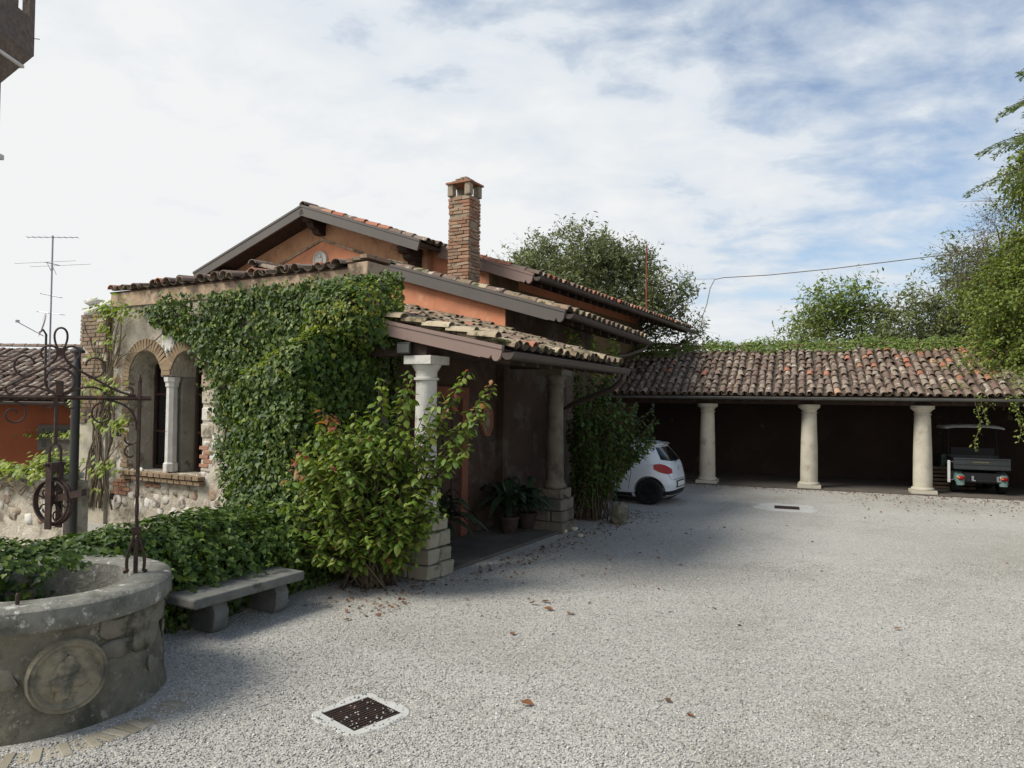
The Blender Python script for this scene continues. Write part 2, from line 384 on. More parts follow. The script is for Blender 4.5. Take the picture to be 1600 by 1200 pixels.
MT['tile_cream'] = mat('roof_tile_cream', lin(150, 136, 112), lin(182, 168, 142), scale=9, bump=0.7, bscale=40, palette=[lin(140, 124, 102), lin(190, 176, 148), lin(164, 148, 124)], pal_mix=0.6, c3=lin(84, 82, 60), c3scale=5, c3thr=(0.54, 0.66))
MT['led'] = mat('led_panel', lin(70, 70, 66), lin(84, 84, 80), rough=0.3, bump=0)
# ------------------------------------------------------------------ helpers
CU, SU = 0.489, 0.872
def W(v, u, z=0.0):
    """house frame (v to the right of the house front, u along its ridge) -> world"""
    return Vector((CU * u + SU * v, SU * u - CU * v, z))
VX = Vector((SU, -CU, 0)).normalized()
UX = Vector((CU, SU, 0)).normalized()
ZX = Vector((0, 0, 1))
HOUSE_ROT = math.atan2(-CU, SU)
ORG = {}

def thing(name, label, cat, loc=(0, 0, 0), group=None, rotz=0.0):
    o = bpy.data.objects.new(name, None)
    o.empty_display_size = 0.3
    C.objects.link(o)
    o.location = loc
    o.rotation_euler = (0, 0, rotz)
    o['label'] = label
    o['category'] = cat
    if group:
        o['group'] = group
    ORG[o.name] = Vector(loc)
    return o

def tag(o, label, cat, group=None, kind=None):
    o['label'] = label
    o['category'] = cat
    if group:
        o['group'] = group
    if kind:
        o['kind'] = kind
    return o

def link(o, parent=None):
    C.objects.link(o)
    if parent is not None:
        o.parent = parent
        ORG[o.name] = ORG.get(parent.name, Vector((0, 0, 0)))
    return o

class MB:
    def __init__(s):
        s.v = []; s.f = []
    def add(s, vs, fs):
        b = len(s.v)
        s.v += [tuple(p) for p in vs]
        s.f += [tuple(i + b for i in q) for q in fs]
    def hexa(s, p):
        """p: 4 bottom then 4 top corners, counter-clockwise from above"""
        s.add(p, [(3, 2, 1, 0), (4, 5, 6, 7), (0, 1, 5, 4), (1, 2, 6, 5), (2, 3, 7, 6), (3, 0, 4, 7)])
    def box(s, c, size, X=Vector((1, 0, 0)), Y=Vector((0, 1, 0)), Z=Vector((0, 0, 1))):
        c = Vector(c); hx, hy, hz = (k / 2 for k in size)
        P = lambda a, b, d: c + X * a * hx + Y * b * hy + Z * d * hz
        s.hexa([P(-1, -1, -1), P(1, -1, -1), P(1, 1, -1), P(-1, 1, -1), P(-1, -1, 1), P(1, -1, 1), P(1, 1, 1), P(-1, 1, 1)])
    def fbox(s, v0, v1, u0, u1, z0, z1):
        s.hexa([W(v0, u0, z0), W(v1, u0, z0), W(v1, u1, z0), W(v0, u1, z0),
                W(v0, u0, z1), W(v1, u0, z1), W(v1, u1, z1), W(v0, u1, z1)])
    def prism(s, poly, off):
        """poly: list of 3-d points (front face), extruded by vector off"""
        n = len(poly)
        off = Vector(off)
        a = [Vector(p) for p in poly]
        b = [p + off for p in a]
        fs = [tuple(range(n)), tuple(range(2 * n - 1, n - 1, -1))]
        for i in range(n):
            j = (i + 1) % n
            fs.append((j, i, i + n, j + n))
        s.add(a + b, fs)
    def tube(s, pts, r, n=6, caps=True, closed=False):
        pts = [Vector(p) for p in pts]
        m = len(pts)
        if isinstance(r, (int, float)):
            r = [r] * m
        b = len(s.v)
        prev = None
        for i, p in enumerate(pts):
            if closed:
                t = pts[(i + 1) % m] - pts[i - 1]
            else:
                t = pts[min(i + 1, m - 1)] - pts[max(i - 1, 0)]
            if t.length < 1e-9:
                t = Vector((0, 0, 1))
            t.normalize()
            if prev is None:
                ref = Vector((0, 0, 1)) if abs(t.z) < 0.9 else Vector((1, 0, 0))
                x = t.cross(ref).normalized()
            else:
                x = prev - t * prev.dot(t)
                if x.length < 1e-6:
                    x = t.orthogonal()
                x.normalize()
            prev = x
            y = t.cross(x)
            for k in range(n):
                a = 2 * PI * k / n
                s.v.append(tuple(p + (x * math.cos(a) + y * math.sin(a)) * r[i]))
        rr = m if closed else m - 1
        for i in range(rr):
            i2 = (i + 1) % m
            for k in range(n):
                k2 = (k + 1) % n
                s.f.append((b + i * n + k, b + i * n + k2, b + i2 * n + k2, b + i2 * n + k))
        if caps and not closed:
            s.f.append(tuple(b + k for k in range(n - 1, -1, -1)))
            s.f.append(tuple(b + (m - 1) * n + k for k in range(n)))
    def lathe(s, prof, c=(0, 0, 0), n=24, jitter=0.0, cap=True, sq=None):
        b = len(s.v)
        c = Vector(c)
        for (r, z) in prof:
            for k in range(n):
                a = 2 * PI * k / n
                rr = r
                if jitter:
                    rr += noise.noise(Vector((math.cos(a) * 2 + c.x, math.sin(a) * 2 + c.y, z * 3))) * jitter
                s.v.append((c.x + rr * math.cos(a), c.y + rr * math.sin(a), c.z + z))
        for i in range(len(prof) - 1):
            for k in range(n):
                k2 = (k + 1) % n
                s.f.append((b + i * n + k, b + i * n + k2, b + (i + 1) * n + k2, b + (i + 1) * n + k))
        if cap:
            s.f.append(tuple(b + k for k in range(n - 1, -1, -1)))
            s.f.append(tuple(b + (len(prof) - 1) * n + k for k in range(n)))
    def grid(s, rows, close=False):
        b = len(s.v)
        m = len(rows[0])
        for r in rows:
            s.v += [tuple(p) for p in r]
        for i in range(len(rows) - 1):
            for k in range(m if close else m - 1):
                k2 = (k + 1) % m
                s.f.append((b + i * m + k, b + i * m + k2, b + (i + 1) * m + k2, b + (i + 1) * m + k))
    def mesh(s, name, material, org=Vector((0, 0, 0)), smooth=False):
        me = bpy.data.meshes.new(name)
        o = Vector(org)
        me.from_pydata([(x - o.x, y - o.y, z - o.z) for x, y, z in s.v], [], s.f)
        me.materials.append(material)
        if smooth:
            me.polygons.foreach_set('use_smooth', [True] * len(me.polygons))
            if smooth == 'auto':
                me.set_sharp_from_angle(angle=math.radians(40))
        me.update()
        return me
    def build(s, name, material, parent=None, smooth=False, local=False, bevel=0.0):
        if isinstance(material, str):
            material = MT[material]
        if parent is not None and not local:
            org = ORG.get(parent.name, Vector((0, 0, 0)))
        else:
            org = Vector((0, 0, 0))
        me = s.mesh(name, material, org, smooth)
        o = bpy.data.objects.new(name, me)
        link(o, parent)
        if bevel:
            bv = o.modifiers.new('bevel', 'BEVEL')
            bv.width = bevel; bv.segments = 2; bv.limit_method = 'ANGLE'
        return o

def base_origin(o, loc):
    """move a parentless mesh object's origin to loc without moving its vertices"""
    me = o.data
    me.transform(Matrix.Translation(-Vector(loc)))
    o.location = loc
    return o

def np_mesh(name, verts, loops, starts, totals, material, parent=None, org=(0, 0, 0), smooth=False):
    me = bpy.data.meshes.new(name)
    nv, nl, npoly = len(verts), len(loops), len(starts)
    me.vertices.add(nv)
    me.vertices.foreach_set('co', (np.asarray(verts, dtype=np.float64) - np.asarray(org, dtype=np.float64)).astype(np.float32).ravel())
    me.loops.add(nl)
    me.loops.foreach_set('vertex_index', np.asarray(loops, dtype=np.int32))
    me.polygons.add(npoly)
    me.polygons.foreach_set('loop_start', np.asarray(starts, dtype=np.int32))
    try:
        me.polygons.foreach_set('loop_total', np.asarray(totals, dtype=np.int32))
    except Exception:
        pass
    if smooth:
        me.polygons.foreach_set('use_smooth', np.ones(npoly, dtype=bool))
    me.update(calc_edges=True)
    if isinstance(material, str):
        material = MT[material]
    me.materials.append(material)
    o = bpy.data.objects.new(name, me)
    link(o, parent)
    return o

# --- many copies of a small prototype in one mesh
def scatter_mesh(name, proto_v, proto_f, P, X, Y, Z, S, material, parent=None, smooth=False):
    """P (N,3) positions; X,Y,Z (N,3) axes; S (N,) or (N,3) scales"""
    pv = np.asarray(proto_v, dtype=np.float64)
    N = len(P); k = len(pv)
    S = np.asarray(S, dtype=np.float64)
    if S.ndim == 1:
        S = np.stack([S, S, S], 1)
    co = (P[:, None, :] + X[:, None, :] * (pv[None, :, 0:1] * S[:, None, 0:1])
          + Y[:, None, :] * (pv[None, :, 1:2] * S[:, None, 1:2]) + Z[:, None, :] * (pv[None, :, 2:3] * S[:, None, 2:3]))
    lp = np.concatenate([np.asarray(f) for f in proto_f])
    tot1 = np.array([len(f) for f in proto_f])
    loops = (lp[None, :] + (np.arange(N) * k)[:, None]).ravel()
    totals = np.tile(tot1, N)
    starts = np.concatenate([[0], np.cumsum(totals)[:-1]])
    org = ORG.get(parent.name, Vector((0, 0, 0))) if parent is not None else (0, 0, 0)
    return np_mesh(name, co.reshape(-1, 3), loops, starts, totals, material, parent, tuple(org), smooth)

OVATE_V = [(0, 0, 0), (.25, .20, -.02), (.31, .48, -.07), (.16, .80, -.12), (0, 1, -.2), (-.16, .80, -.12), (-.31, .48, -.07), (-.25, .20, -.02), (0, .5, .05)]
OVATE_F = [(0, 1, 2, 8), (8, 2, 3, 4), (0, 8, 6, 7), (8, 4, 5, 6)]
IVY_V = [(0, 0, 0), (.34, -.10, .05), (.52, .28, .03), (.26, .52, .05), (0, 1, -.10), (-.26, .52, .05), (-.52, .28, .03), (-.34, -.10, .05)]
IVY_F = [(0, 1, 2, 3, 4), (0, 4, 5, 6, 7)]
SLIM_V = [(0, 0, 0), (.17, .35, .04), (.12, .72, .0), (0, 1, -.08), (-.12, .72, 0), (-.17, .35, .04)]
SLIM_F = [(0, 1, 2, 3), (0, 3, 4, 5)]

def unit(a):
    return a / np.maximum(np.linalg.norm(a, axis=1, keepdims=True), 1e-9)

def leaf_axes(nrm, tip):
    Z = unit(nrm)
    Y = unit(tip - Z * np.sum(tip * Z, 1, keepdims=True))
    X = np.cross(Y, Z)
    return X, Y, Z

def leaves(name, P, nrm, tip, size, material, parent, shape='ovate'):
    X, Y, Z = leaf_axes(nrm, tip)
    v, f = {'ovate': (OVATE_V, OVATE_F), 'ivy': (IVY_V, IVY_F), 'slim': (SLIM_V, SLIM_F)}[shape]
    return scatter_mesh(name, v, f, P, X, Y, Z, size, material, parent)

def proto_mesh(name, v, f, material, scale=1.0):
    me = bpy.data.meshes.new(name)
    me.from_pydata([(a * scale, b * scale, c * scale) for a, b, c in v], [], f)
    me.materials.append(MT[material] if isinstance(material, str) else material)
    me.update()
    return me

def rand_dirs(n):
    return unit(rng.normal(size=(n, 3)))

# --- curved roof tile (coppo): x across, y down the slope, z up from the roof
def coppo_geo(r0=0.082, r1=0.098, L=0.46, t=0.014, n=6):
    v = []
    for (r, y) in ((r0, 0.0), (r1, L)):
        for rr in (r, r - t):
            for k in range(n + 1):
                a = PI * k / n
                v.append((-rr * math.cos(a), y, rr * math.sin(a) * 0.86))
    m = n + 1
    f = []
    for k in range(n):
        f.append((k, 2 * m + k, 2 * m + k + 1, k + 1))
        f.append((m + k, m + k + 1, 3 * m + k + 1, 3 * m + k))
        f.append((2 * m + k, 3 * m + k, 3 * m + k + 1, 2 * m + k + 1))
        f.append((k, k + 1, m + k + 1, m + k))
    return v, f
COPPO = {}
def coppo_mesh(material, wide=1.0):
    if material not in COPPO:
        vv, ff = coppo_geo()
        me = proto_mesh('tile', vv, ff, material)
        me.polygons.foreach_set('use_smooth', [True] * len(me.polygons))
        me.set_sharp_from_angle(angle=math.radians(50))
        COPPO[material] = me
    return COPPO[material]

def tile_roof(parent, e0, e1, t0, t1, mats, spacing=0.25, expo=0.37, budget=300, prio=None, jit=1.0, pans=True, rows_max=None, zoff=0.02, name='tile'):
    """rows of curved tiles on the (possibly warped) patch between eave e0-e1 and top t0-t1.
    mats: function(a, b) -> material name, a along the eave 0..1, b up the slope 0..1"""
    e0, e1, t0, t1 = (Vector(p) for p in (e0, e1, t0, t1))
    org = ORG[parent.name]
    width = ((e1 - e0).length + (t1 - t0).length) / 2
    length = ((e0 - t0).length + (e1 - t1).length) / 2
    nc = max(1, int(width / spacing)); nr = max(1, int((length + 0.05) / expo))
    if rows_max:
        nr = min(nr, rows_max)
    S = lambda a, b: (e0.lerp(e1, a)).lerp(t0.lerp(t1, a), b)
    items = []
    pan_P = []; pan_X = []; pan_Y = []; pan_Z = []
    for i in range(nc):
        a = (i + 0.5) / nc
        colj = random.uniform(-1, 1) * 0.012 * jit
        for j in range(nr + 0):
            low = (j * expo - 0.05) / length
            up = (j * expo - 0.05 + 0.46) / length
            if up > 1.04:
                continue
            pl, pu = S(a, low), S(a, up)
            Y = (pl - pu).normalized()
            A = (S(min(1, a + .02), low) - S(max(0, a - .02), low)).normalized()
            Z = A.cross(Y)
            if Z.z < 0:
                Z = -Z; A = -A
            Z.normalize()
            X = Y.cross(Z).normalized()
            rz = random.gauss(0, 0.022 * jit); tilt = 0.035 + random.gauss(0, 0.008 * jit)
            M = Matrix((X, Y, Z)).transposed().to_4x4()
            M = M @ Matrix.Rotation(rz, 4, 'Z') @ Matrix.Rotation(tilt, 4, 'X')
            pos = pu + Z * (zoff + 0.028 + random.gauss(0, 0.004 * jit)) + X * (colj + random.gauss(0, 0.006 * jit)) + Y * random.gauss(0, 0.014 * jit)
            M = Matrix.Translation(pos) @ M @ Matrix.Diagonal((spacing / .232, 1, spacing / .232 * .95, 1))
            items.append((M, mats(a, low), a, low, pos))
            if pans and i < nc - 1:
                a2 = (i + 1) / nc
                pu2 = S(a2, up)
                pan_P.append(tuple(pu2 + Z * (zoff + 0.085))); pan_X.append(tuple(-X)); pan_Y.append(tuple(Y)); pan_Z.append(tuple(-Z))
    key = prio or (lambda it: (it[4] - Vector((0, 0, 2.4))).length)
    items.sort(key=key)
    for M, mn, a, b, pos in items[:budget]:
        o = bpy.data.objects.new(name, coppo_mesh(mn))
        C.objects.link(o)
        o.parent = parent
        o.matrix_basis = Matrix.Translation(-org) @ M
    rest = items[budget:]
    vv, ff = coppo_geo()
    bym = {}
    for it in rest:
        bym.setdefault(it[1], []).append(it[0])
    for mn, Ms in bym.items():
        A = np.array([np.array(m) for m in Ms])
        o = scatter_mesh('further_tiles', vv, ff, A[:, :3, 3], A[:, :3, 0], A[:, :3, 1], A[:, :3, 2], np.ones(len(A)), MT[mn], parent, True)
        o['kind'] = 'stuff'
    if pans and pan_P:
        o = scatter_mesh('pan_tiles', vv, ff, np.array(pan_P), np.array(pan_X), np.array(pan_Y), np.array(pan_Z), np.ones(len(pan_P)), MT['pan'], parent, True)
        o['kind'] = 'stuff'

# --- irregular block / stone prototypes
def stone_mesh(name, material, seed, flat=0.5, sub=2, rough=0.25):
    bm = bmesh.new()
    bmesh.ops.create_icosphere(bm, subdivisions=sub, radius=1.0)
    for v in bm.verts:
        d = v.co.normalized()
        k = 1 + rough * noise.noise(d * 1.3 + Vector((seed * 3.7, seed * 1.9, seed))) + rough * 0.4 * noise.noise(d * 3 + Vector((seed, 0, seed * 2)))
        # superellipsoid: blocky
        p = 3.0
        q = (abs(d.x) ** p + abs(d.y) ** p + abs(d.z) ** p) ** (-1 / p)
        v.co = d * q * k
        v.co.z *= flat
    me = bpy.data.meshes.new(name)
    bm.to_mesh(me); bm.free()
    me.polygons.foreach_set('use_smooth', [True] * len(me.polygons))
    me.materials.append(MT[material])
    return me

def block_mesh(name, material, seed, bev=0.06, sz=(1, 1, 1), jitter=0.03):
    """rough-edged unit block (-.5...5) with chamfered edges"""
    bm = bmesh.new()
    bmesh.ops.create_cube(bm, size=1.0)
    r = random.Random(seed)
    for v in bm.verts:
        v.co += Vector((r.uniform(-1, 1), r.uniform(-1, 1), r.uniform(-1, 1))) * jitter
    bmesh.ops.bevel(bm, geom=list(bm.edges), offset=bev, segments=1, affect='EDGES')
    me = bpy.data.meshes.new(name)
    bm.to_mesh(me); bm.free()
    me.materials.append(MT[material])
    return me

def place(name, me, M, parent):
    o = bpy.data.objects.new(name, me)
    C.objects.link(o)
    o.parent = parent
    org = ORG.get(parent.name, Vector((0, 0, 0)))
    o.matrix_basis = Matrix.Translation(-org) @ M
    ORG[o.name] = org
    return o

def frame(pos, X, Y, Z, s=(1, 1, 1)):
    M = Matrix((Vector(X) * s[0], Vector(Y) * s[1], Vector(Z) * s[2])).transposed().to_4x4()
    M.translation = Vector(pos)
    return M

def arc(c, X, Y, r, a0, a1, n=12):
    c = Vector(c)
    return [c + X * (r * math.cos(a0 + (a1 - a0) * i / n)) + Y * (r * math.sin(a0 + (a1 - a0) * i / n)) for i in range(n + 1)]

def spiral(c, X, Y, r0, r1, a0, a1, n=22):
    c = Vector(c)
    out = []
    for i in range(n + 1):
        t = i / n
        r = r0 + (r1 - r0) * t
        a = a0 + (a1 - a0) * t
        out.append(c + X * (r * math.cos(a)) + Y * (r * math.sin(a)))
    return out

def bez(p0, p1, p2, p3, n=14):
    p0, p1, p2, p3 = (Vector(p) for p in (p0, p1, p2, p3))
    o = []
    for i in range(n + 1):
        t = i / n
        o.append(p0 * (1 - t) ** 3 + p1 * 3 * t * (1 - t) ** 2 + p2 * 3 * t * t * (1 - t) + p3 * t ** 3)
    return o

# pixel of the photograph -> point in the vertical plane u = const / v = const (used only to read off real positions)
def ray(px, py):
    hor = 628 + 0.011 * (px - 800)
    return (px - 800) / 1130, (hor - py) / 1130
def onU(px, py, u):
    x, z = ray(px, py)
    t = u / (CU * x + SU)
    return (SU * x - CU) * t, 2.4 + z * t
def onV(px, py, v):
    x, z = ray(px, py)
    t = v / (SU * x - CU)
    return (CU * x + SU) * t, 2.4 + z * t
def ground(px, py):
    x, z = ray(px, py)
    t = -2.4 / z
    return Vector((x * t, t, 0))
# ------------------------------------------------------------------ ground
m = MB()
m.grid([[(x, y, 0.0) for x in np.linspace(-220, 220, 12)] for y in np.linspace(-60, 380, 12)])
g = m.build('ground', 'gravel')
g['kind'] = 'structure'
g['label'] = 'pale grey gravel of the courtyard'

# ================================================================== farmhouse (tall gabled house, chimney)
APV, APZ, SL = -13.3, 7.17, 0.337
zC = lambda v: APZ - SL * abs(v - APV)
house = thing('farmhouse', 'orange plastered farmhouse with tall brick chimney and overhanging gable roof', 'house', W(-13, 13.7, 0))
m = MB()
m.prism([W(v, 13.7, z) for v, z in ((-17.0, 0), (-10.0, 0), (-10.0, zC(-10.0) - .11), (APV, APZ - .11), (-17.0, zC(-17) - .11))], UX * 0.229)
gable = m.build('gable_wall', 'plaster_tan', house)
m = MB()
m.prism([W(v, 13.93, z) for v, z in ((-17.0, 0), (-9.0, 0), (-9.0, zC(-9.0) - .11), (APV, APZ - .11), (-17.0, zC(-17) - .11))], UX * 12.07)
m.prism([W(v, 13.93, z) for v, z in ((-9.0, 0), (-8.44, 0), (-8.44, zC(-8.44) - .11), (-9.0, zC(-9.0) - .11))], UX * 1.37)
m.build('wall', 'plaster_orange', house)
# weathered ochre plaster on the long side wall beyond the wing
m = MB()
m.fbox(-9.0, -8.985, 15.31, 25.98, 0.0, 5.3)
m.fbox(-8.44, -8.428, 13.932, 15.298, 0, 5.3)  # darker sheet over the orange return, standing in for its shade
m.build('side_wall', 'plaster_ochre', house)
# orange pediment panel with pale mouldings in the gable
pz = lambda v: 6.50 - 0.345 * abs(v - APV)
m = MB()
m.prism([W(v, 13.694, z) for v, z in ((-16.2, 4.6), (-10.4, 4.6), (-10.4, pz(-10.4)), (APV, pz(APV)), (-16.2, pz(-16.2)))], UX * 0.004)
m.build('pediment_panel', 'plaster_orange', gable)
for sgn in (-1, 1):
    m = MB()
    a = W(APV, 13.655, pz(APV)); b = W(APV + sgn * 2.9, 13.655, pz(APV + 2.9))
    m.hexa([a - ZX * .035, b - ZX * .035, b - ZX * .035 + UX * .035, a - ZX * .035 + UX * .035, a + ZX * .03, b + ZX * .03, b + ZX * .03 + UX * .035, a + ZX * .03 + UX * .035])
    m.build('moulding', 'plaster_band', gable)
# round carved medallion
m = MB()
c0 = W(-13.33, 13.69, 5.97)
def disc(mb, c, X, Y, N, prof, n=28):
    rows = []
    for r, h in prof:
        rows.append([c + X * (r * math.cos(2 * PI * k / n)) + Y * (r * math.sin(2 * PI * k / n)) + N * h for k in range(n)])
    mb.grid(rows, close=True)
    mb.f.append(tuple(len(mb.v) - n + k for k in range(n)))
disc(m, c0, VX, ZX, -UX, [(.235, 0), (.235, .05), (.225, .065), (.20, .065), (.19, .04), (.02, .035)])
med = m.build('medallion', 'white_stone', gable, smooth='auto')
for (a, b, ra, rb) in ((0, .1, .045, .05), (0, -.03, .07, .09), (-.07, -.02, .025, .1), (.07, -.02, .025, .1), (-.02, -.13, .03, .06), (.04, -.13, .03, .06)):
    place('relief', stone_mesh('relief', 'white_stone', a * 9 + b * 7, 0.5, 1), frame(c0 - UX * .045 + VX * a + ZX * b, VX, ZX, -UX, (ra, rb, .04)), med)
# roof: board slabs
def slab(mb, e0, e1, t0, t1, th):
    mb.hexa([Vector(p) - ZX * th for p in (e0, e1, t1, t0)] + [Vector(p) for p in (e0, e1, t1, t0)])
m = MB()
Rv = lambda v, u: W(v, u, zC(v))
slab(m, Rv(-9.65, 13.0), Rv(-9.65, 26.2), Rv(APV, 13.0), Rv(APV, 26.2), .1)
slab(m, Rv(-7.2, 13.8), Rv(-7.2, 26.2), Rv(-9.65, 13.8), Rv(-9.65, 26.2), .1)
slab(m, Rv(-17.35, 26.2), Rv(-17.35, 13.0), Rv(APV, 26.2), Rv(APV, 13.0), .1)
roofC = m.build('roof', 'under_board', house)
mix_tile = lambda a, b: 'tile_red' if random.random() < 0.35 else ('tile_dark' if random.random() < 0.5 else 'tile')
tile_roof(roofC, Rv(-7.2, 13.8), Rv(-7.2, 26.2), Rv(-9.65, 13.8), Rv(-9.65, 26.2), mix_tile, budget=130,
          prio=lambda it: it[3] * 3 + (0 if it[2] > .06 else -1.0))
tile_roof(roofC, Rv(-9.65, 13.0), Rv(-9.65, 26.2), Rv(APV, 13.0), Rv(APV, 26.2), mix_tile, budget=60, prio=lambda it: it[2])
tile_roof(roofC, Rv(-17.35, 26.2), Rv(-17.35, 13.0), Rv(APV, 26.2), Rv(APV, 13.0), mix_tile, budget=40, prio=lambda it: -it[2])
for k in range(24):       # ridge caps
    p = W(APV, 12.98 + k * .4, APZ + .07 + random.uniform(-.01, .01))
    place('ridge_tile', coppo_mesh('tile_dark'), frame(p, VX, UX, ZX, (1.3, 1, 1.2)), roofC)
# verge boards (metal clad) : top lip + board + lower lip
def fascia(parent, a, b, h, N, material, lip=.05, name='fascia', end_scroll=False):
    """a: upper end, b: lower end (top edge of the board); N: outward normal (towards the viewer's side)"""
    a, b, N = Vector(a), Vector(b), Vector(N)
    d = (b - a).normalized()
    up = N.cross(d)
    if up.z < 0:
        up = -up
    mb = MB()
    def bar(h0, h1, o0, o1, s0=0.0, s1=0.0):
        A, B = a - d * s0, b + d * s1
        mb.hexa([A + N * o0 - up * h1, A + N * o1 - up * h1, B + N * o1 - up * h1, B + N * o0 - up * h1,
                 A + N * o0 - up * h0, A + N * o1 - up * h0, B + N * o1 - up * h0, B + N * o0 - up * h0])
    bar(.0, lip, -.02, .045)
    bar(lip, h, -.02, .03, 0, -.3 if end_scroll else 0)
    if end_scroll:
        # ogee-cut tail at the lower end
        pts = [b - up * h - d * .22]
        pts = [b + N * .031 - up * lip, b + N * .031 - up * (h * .55)]
        pts += [b + N * .031 - d * (.07 - .07 * math.cos(t)) - up * (h * .55 + .1 * math.sin(t)) for t in np.linspace(0.2, PI * .9, 8)]
        pts += [b + N * .031 - d * .17 - up * h * .95, b + N * .031 - d * .3 - up * h * .95, b + N * .031 - d * .3 - up * lip]
        mb.prism(pts, -N * .045 + N * .0)
        mb2 = mb
    return mb.build(name, material, parent)
fC = lambda v, u, dz=.06: W(v, u, zC(v) + dz)
fascia(house, fC(APV, 12.98), fC(-17.35, 12.98), .26, -UX, 'fascia_grey')
fascia(house, fC(APV, 12.98), fC(-9.65, 12.98), .26, -UX, 'fascia_grey')
fascia(house, fC(-9.66, 13.78), fC(-7.2, 13.78), .26, -UX, 'fascia_brown', end_scroll=True)
# purlin ends with stepped brackets
for pv in (APV, -16.55, -10.25):
    m = MB()
    zt = zC(pv) - .12 - (.04 if pv == APV else .08)
    for (u0, h0, h1, wdt) in ((13.04, 0, .16, .13), (13.22, .165, .30, .11), (13.42, .305, .42, .11)):
        prof = [W(pv - wdt, u0, zt - h0), W(pv - wdt, 13.7, zt - h0), W(pv - wdt, 13.7, zt - h1), W(pv - wdt, u0 + .10, zt - h1),
                W(pv - wdt, u0 + .03, zt - (h0 * .35 + h1 * .65))]
        m.prism(prof, VX * 2 * wdt)
    m.build('purlin_bracket', 'timber', house, bevel=.008)
# eave soffit rafters over the long side
for k in range(26):
    m = MB()
    u = 14.3 + k * .46
    a, b = W(-7.3, u, zC(-7.3) - .105), W(-8.9, u, zC(-8.9) - .105)
    if k < 3: b = W(-8.44, u, zC(-8.44) - .105)
    m.hexa([a - ZX * .1, a - ZX * .1 + UX * .08, b - ZX * .1 + UX * .08, b - ZX * .1, a, a + UX * .08, b + UX * .08, b])
    m.build('rafter', 'timber', house)
def gutter(parent, a, b, r=.075, material='gutter', name='gutter'):
    a, b = Vector(a), Vector(b)
    d = (b - a).normalized(); X = d.cross(ZX).normalized()
    mb = MB()
    rows = []
    for rr in (r, r - .006):
        for P in (a, b):
            pass
    for (rr, flip) in ((r, False), (r - .006, True)):
        ra = [[P + X * (rr * math.cos(t)) + ZX * (rr * math.sin(t)) for t in np.linspace(PI, 2 * PI, 11)] for P in (a, b)]
        mb.grid(ra if not flip else ra[::-1])
    for P, s in ((a, 1), (b, -1)):
        mb.v += [tuple(P + X * (r * math.cos(t)) + ZX * (r * math.sin(t))) for t in np.linspace(PI, 2 * PI, 11)]
        n = len(mb.v)
        mb.f.append(tuple(range(n - 11, n)))
    for sx in (-1, 1):
        mb.tube([a + X * sx * r, b + X * sx * r], .008, 5)
    return mb.build(name, material, parent, smooth='auto')
gutter(house, W(-7.12, 13.75, zC(-7.2) - .02), W(-7.12, 26.2, zC(-7.2) - .06), .085)
# chimney with individual bricks
cv0, cv1, cu0, cu1 = -8.93, -8.39, 13.0, 13.46
m = MB()
m.fbox(cv0 + .02, cv1 - .02, cu0 + .02, cu1 - .02, 4.3, 6.86)
chim = m.build('chimney', 'chimney_mortar', house)
bprot = [block_mesh('brick', 'brick', i, .05, jitter=.03) for i in range(5)]
z = 4.74
course = 0
while z < 6.84:
    for face in range(3):
        L = (cv1 - cv0) if face == 0 else (cu1 - cu0)
        x = 0.0
        off = (.13 if (course + face) % 2 else 0)
        while x < L - .02:
            bl = (.25 if not (x == 0 and off) else off) * random.uniform(.88, 1.1)
            bl = min(bl, L - x)
            if L - x - bl < .06: bl = L - x
            if random.random() > .13:
                pr = random.uniform(-.008, .016)
                if face == 0:
                    M = frame(W(cv0 + x + bl / 2, cu0 + .045 - pr, z + .03), VX, UX, ZX, (bl - .012, .09, .058))
                elif face == 1:
                    M = frame(W(cv1 - .045 + pr, cu0 + x + bl / 2, z + .03), UX, -VX, ZX, (bl - .012, .09, .058))
                else:
                    M = frame(W(cv0 + .045 - pr, cu0 + x + bl / 2, z + .03), UX, -VX, ZX, (bl - .012, .09, .058))
                place('brick', bprot[random.randrange(5)], M @ Matrix.Rotation(random.gauss(0, .012), 4, 'Y'), chim)
            x += bl
    z += .075
    course += 1
for a in (cv0 + .05, cv1 - .05):
    for b in (cu0 + .05, cu1 - .05):
        place('corner_pier', bprot[0], frame(W(a, b, 6.995), VX, UX, ZX, (.14, .14, .26)), chim).data = block_mesh('corner_pier', 'chimney_mortar', 3, .06)
m = MB(); m.fbox(cv0 - .05, cv1 + .05, cu0 - .05, cu1 + .05, 7.125, 7.165)
m.build('cap_slab', 'terracotta', chim)
for lev, (sz, z0) in enumerate(((.44, 7.166), (.34, 7.216), (.17, 7.266))):
    cx, cy = (cv0 + cv1) / 2, (cu0 + cu1) / 2
    for k in range(3 if lev < 2 else 1):
        w_ = sz / (3 if lev < 2 else 1)
        place('cap_brick', block_mesh('cap_brick', 'old_brick', lev * 5 + k, .07), frame(W(cx - sz / 2 + w_ * (k + .5), cy, z0 + .024), VX, UX, ZX, (w_ - .01, sz * .85, .052)), chim)

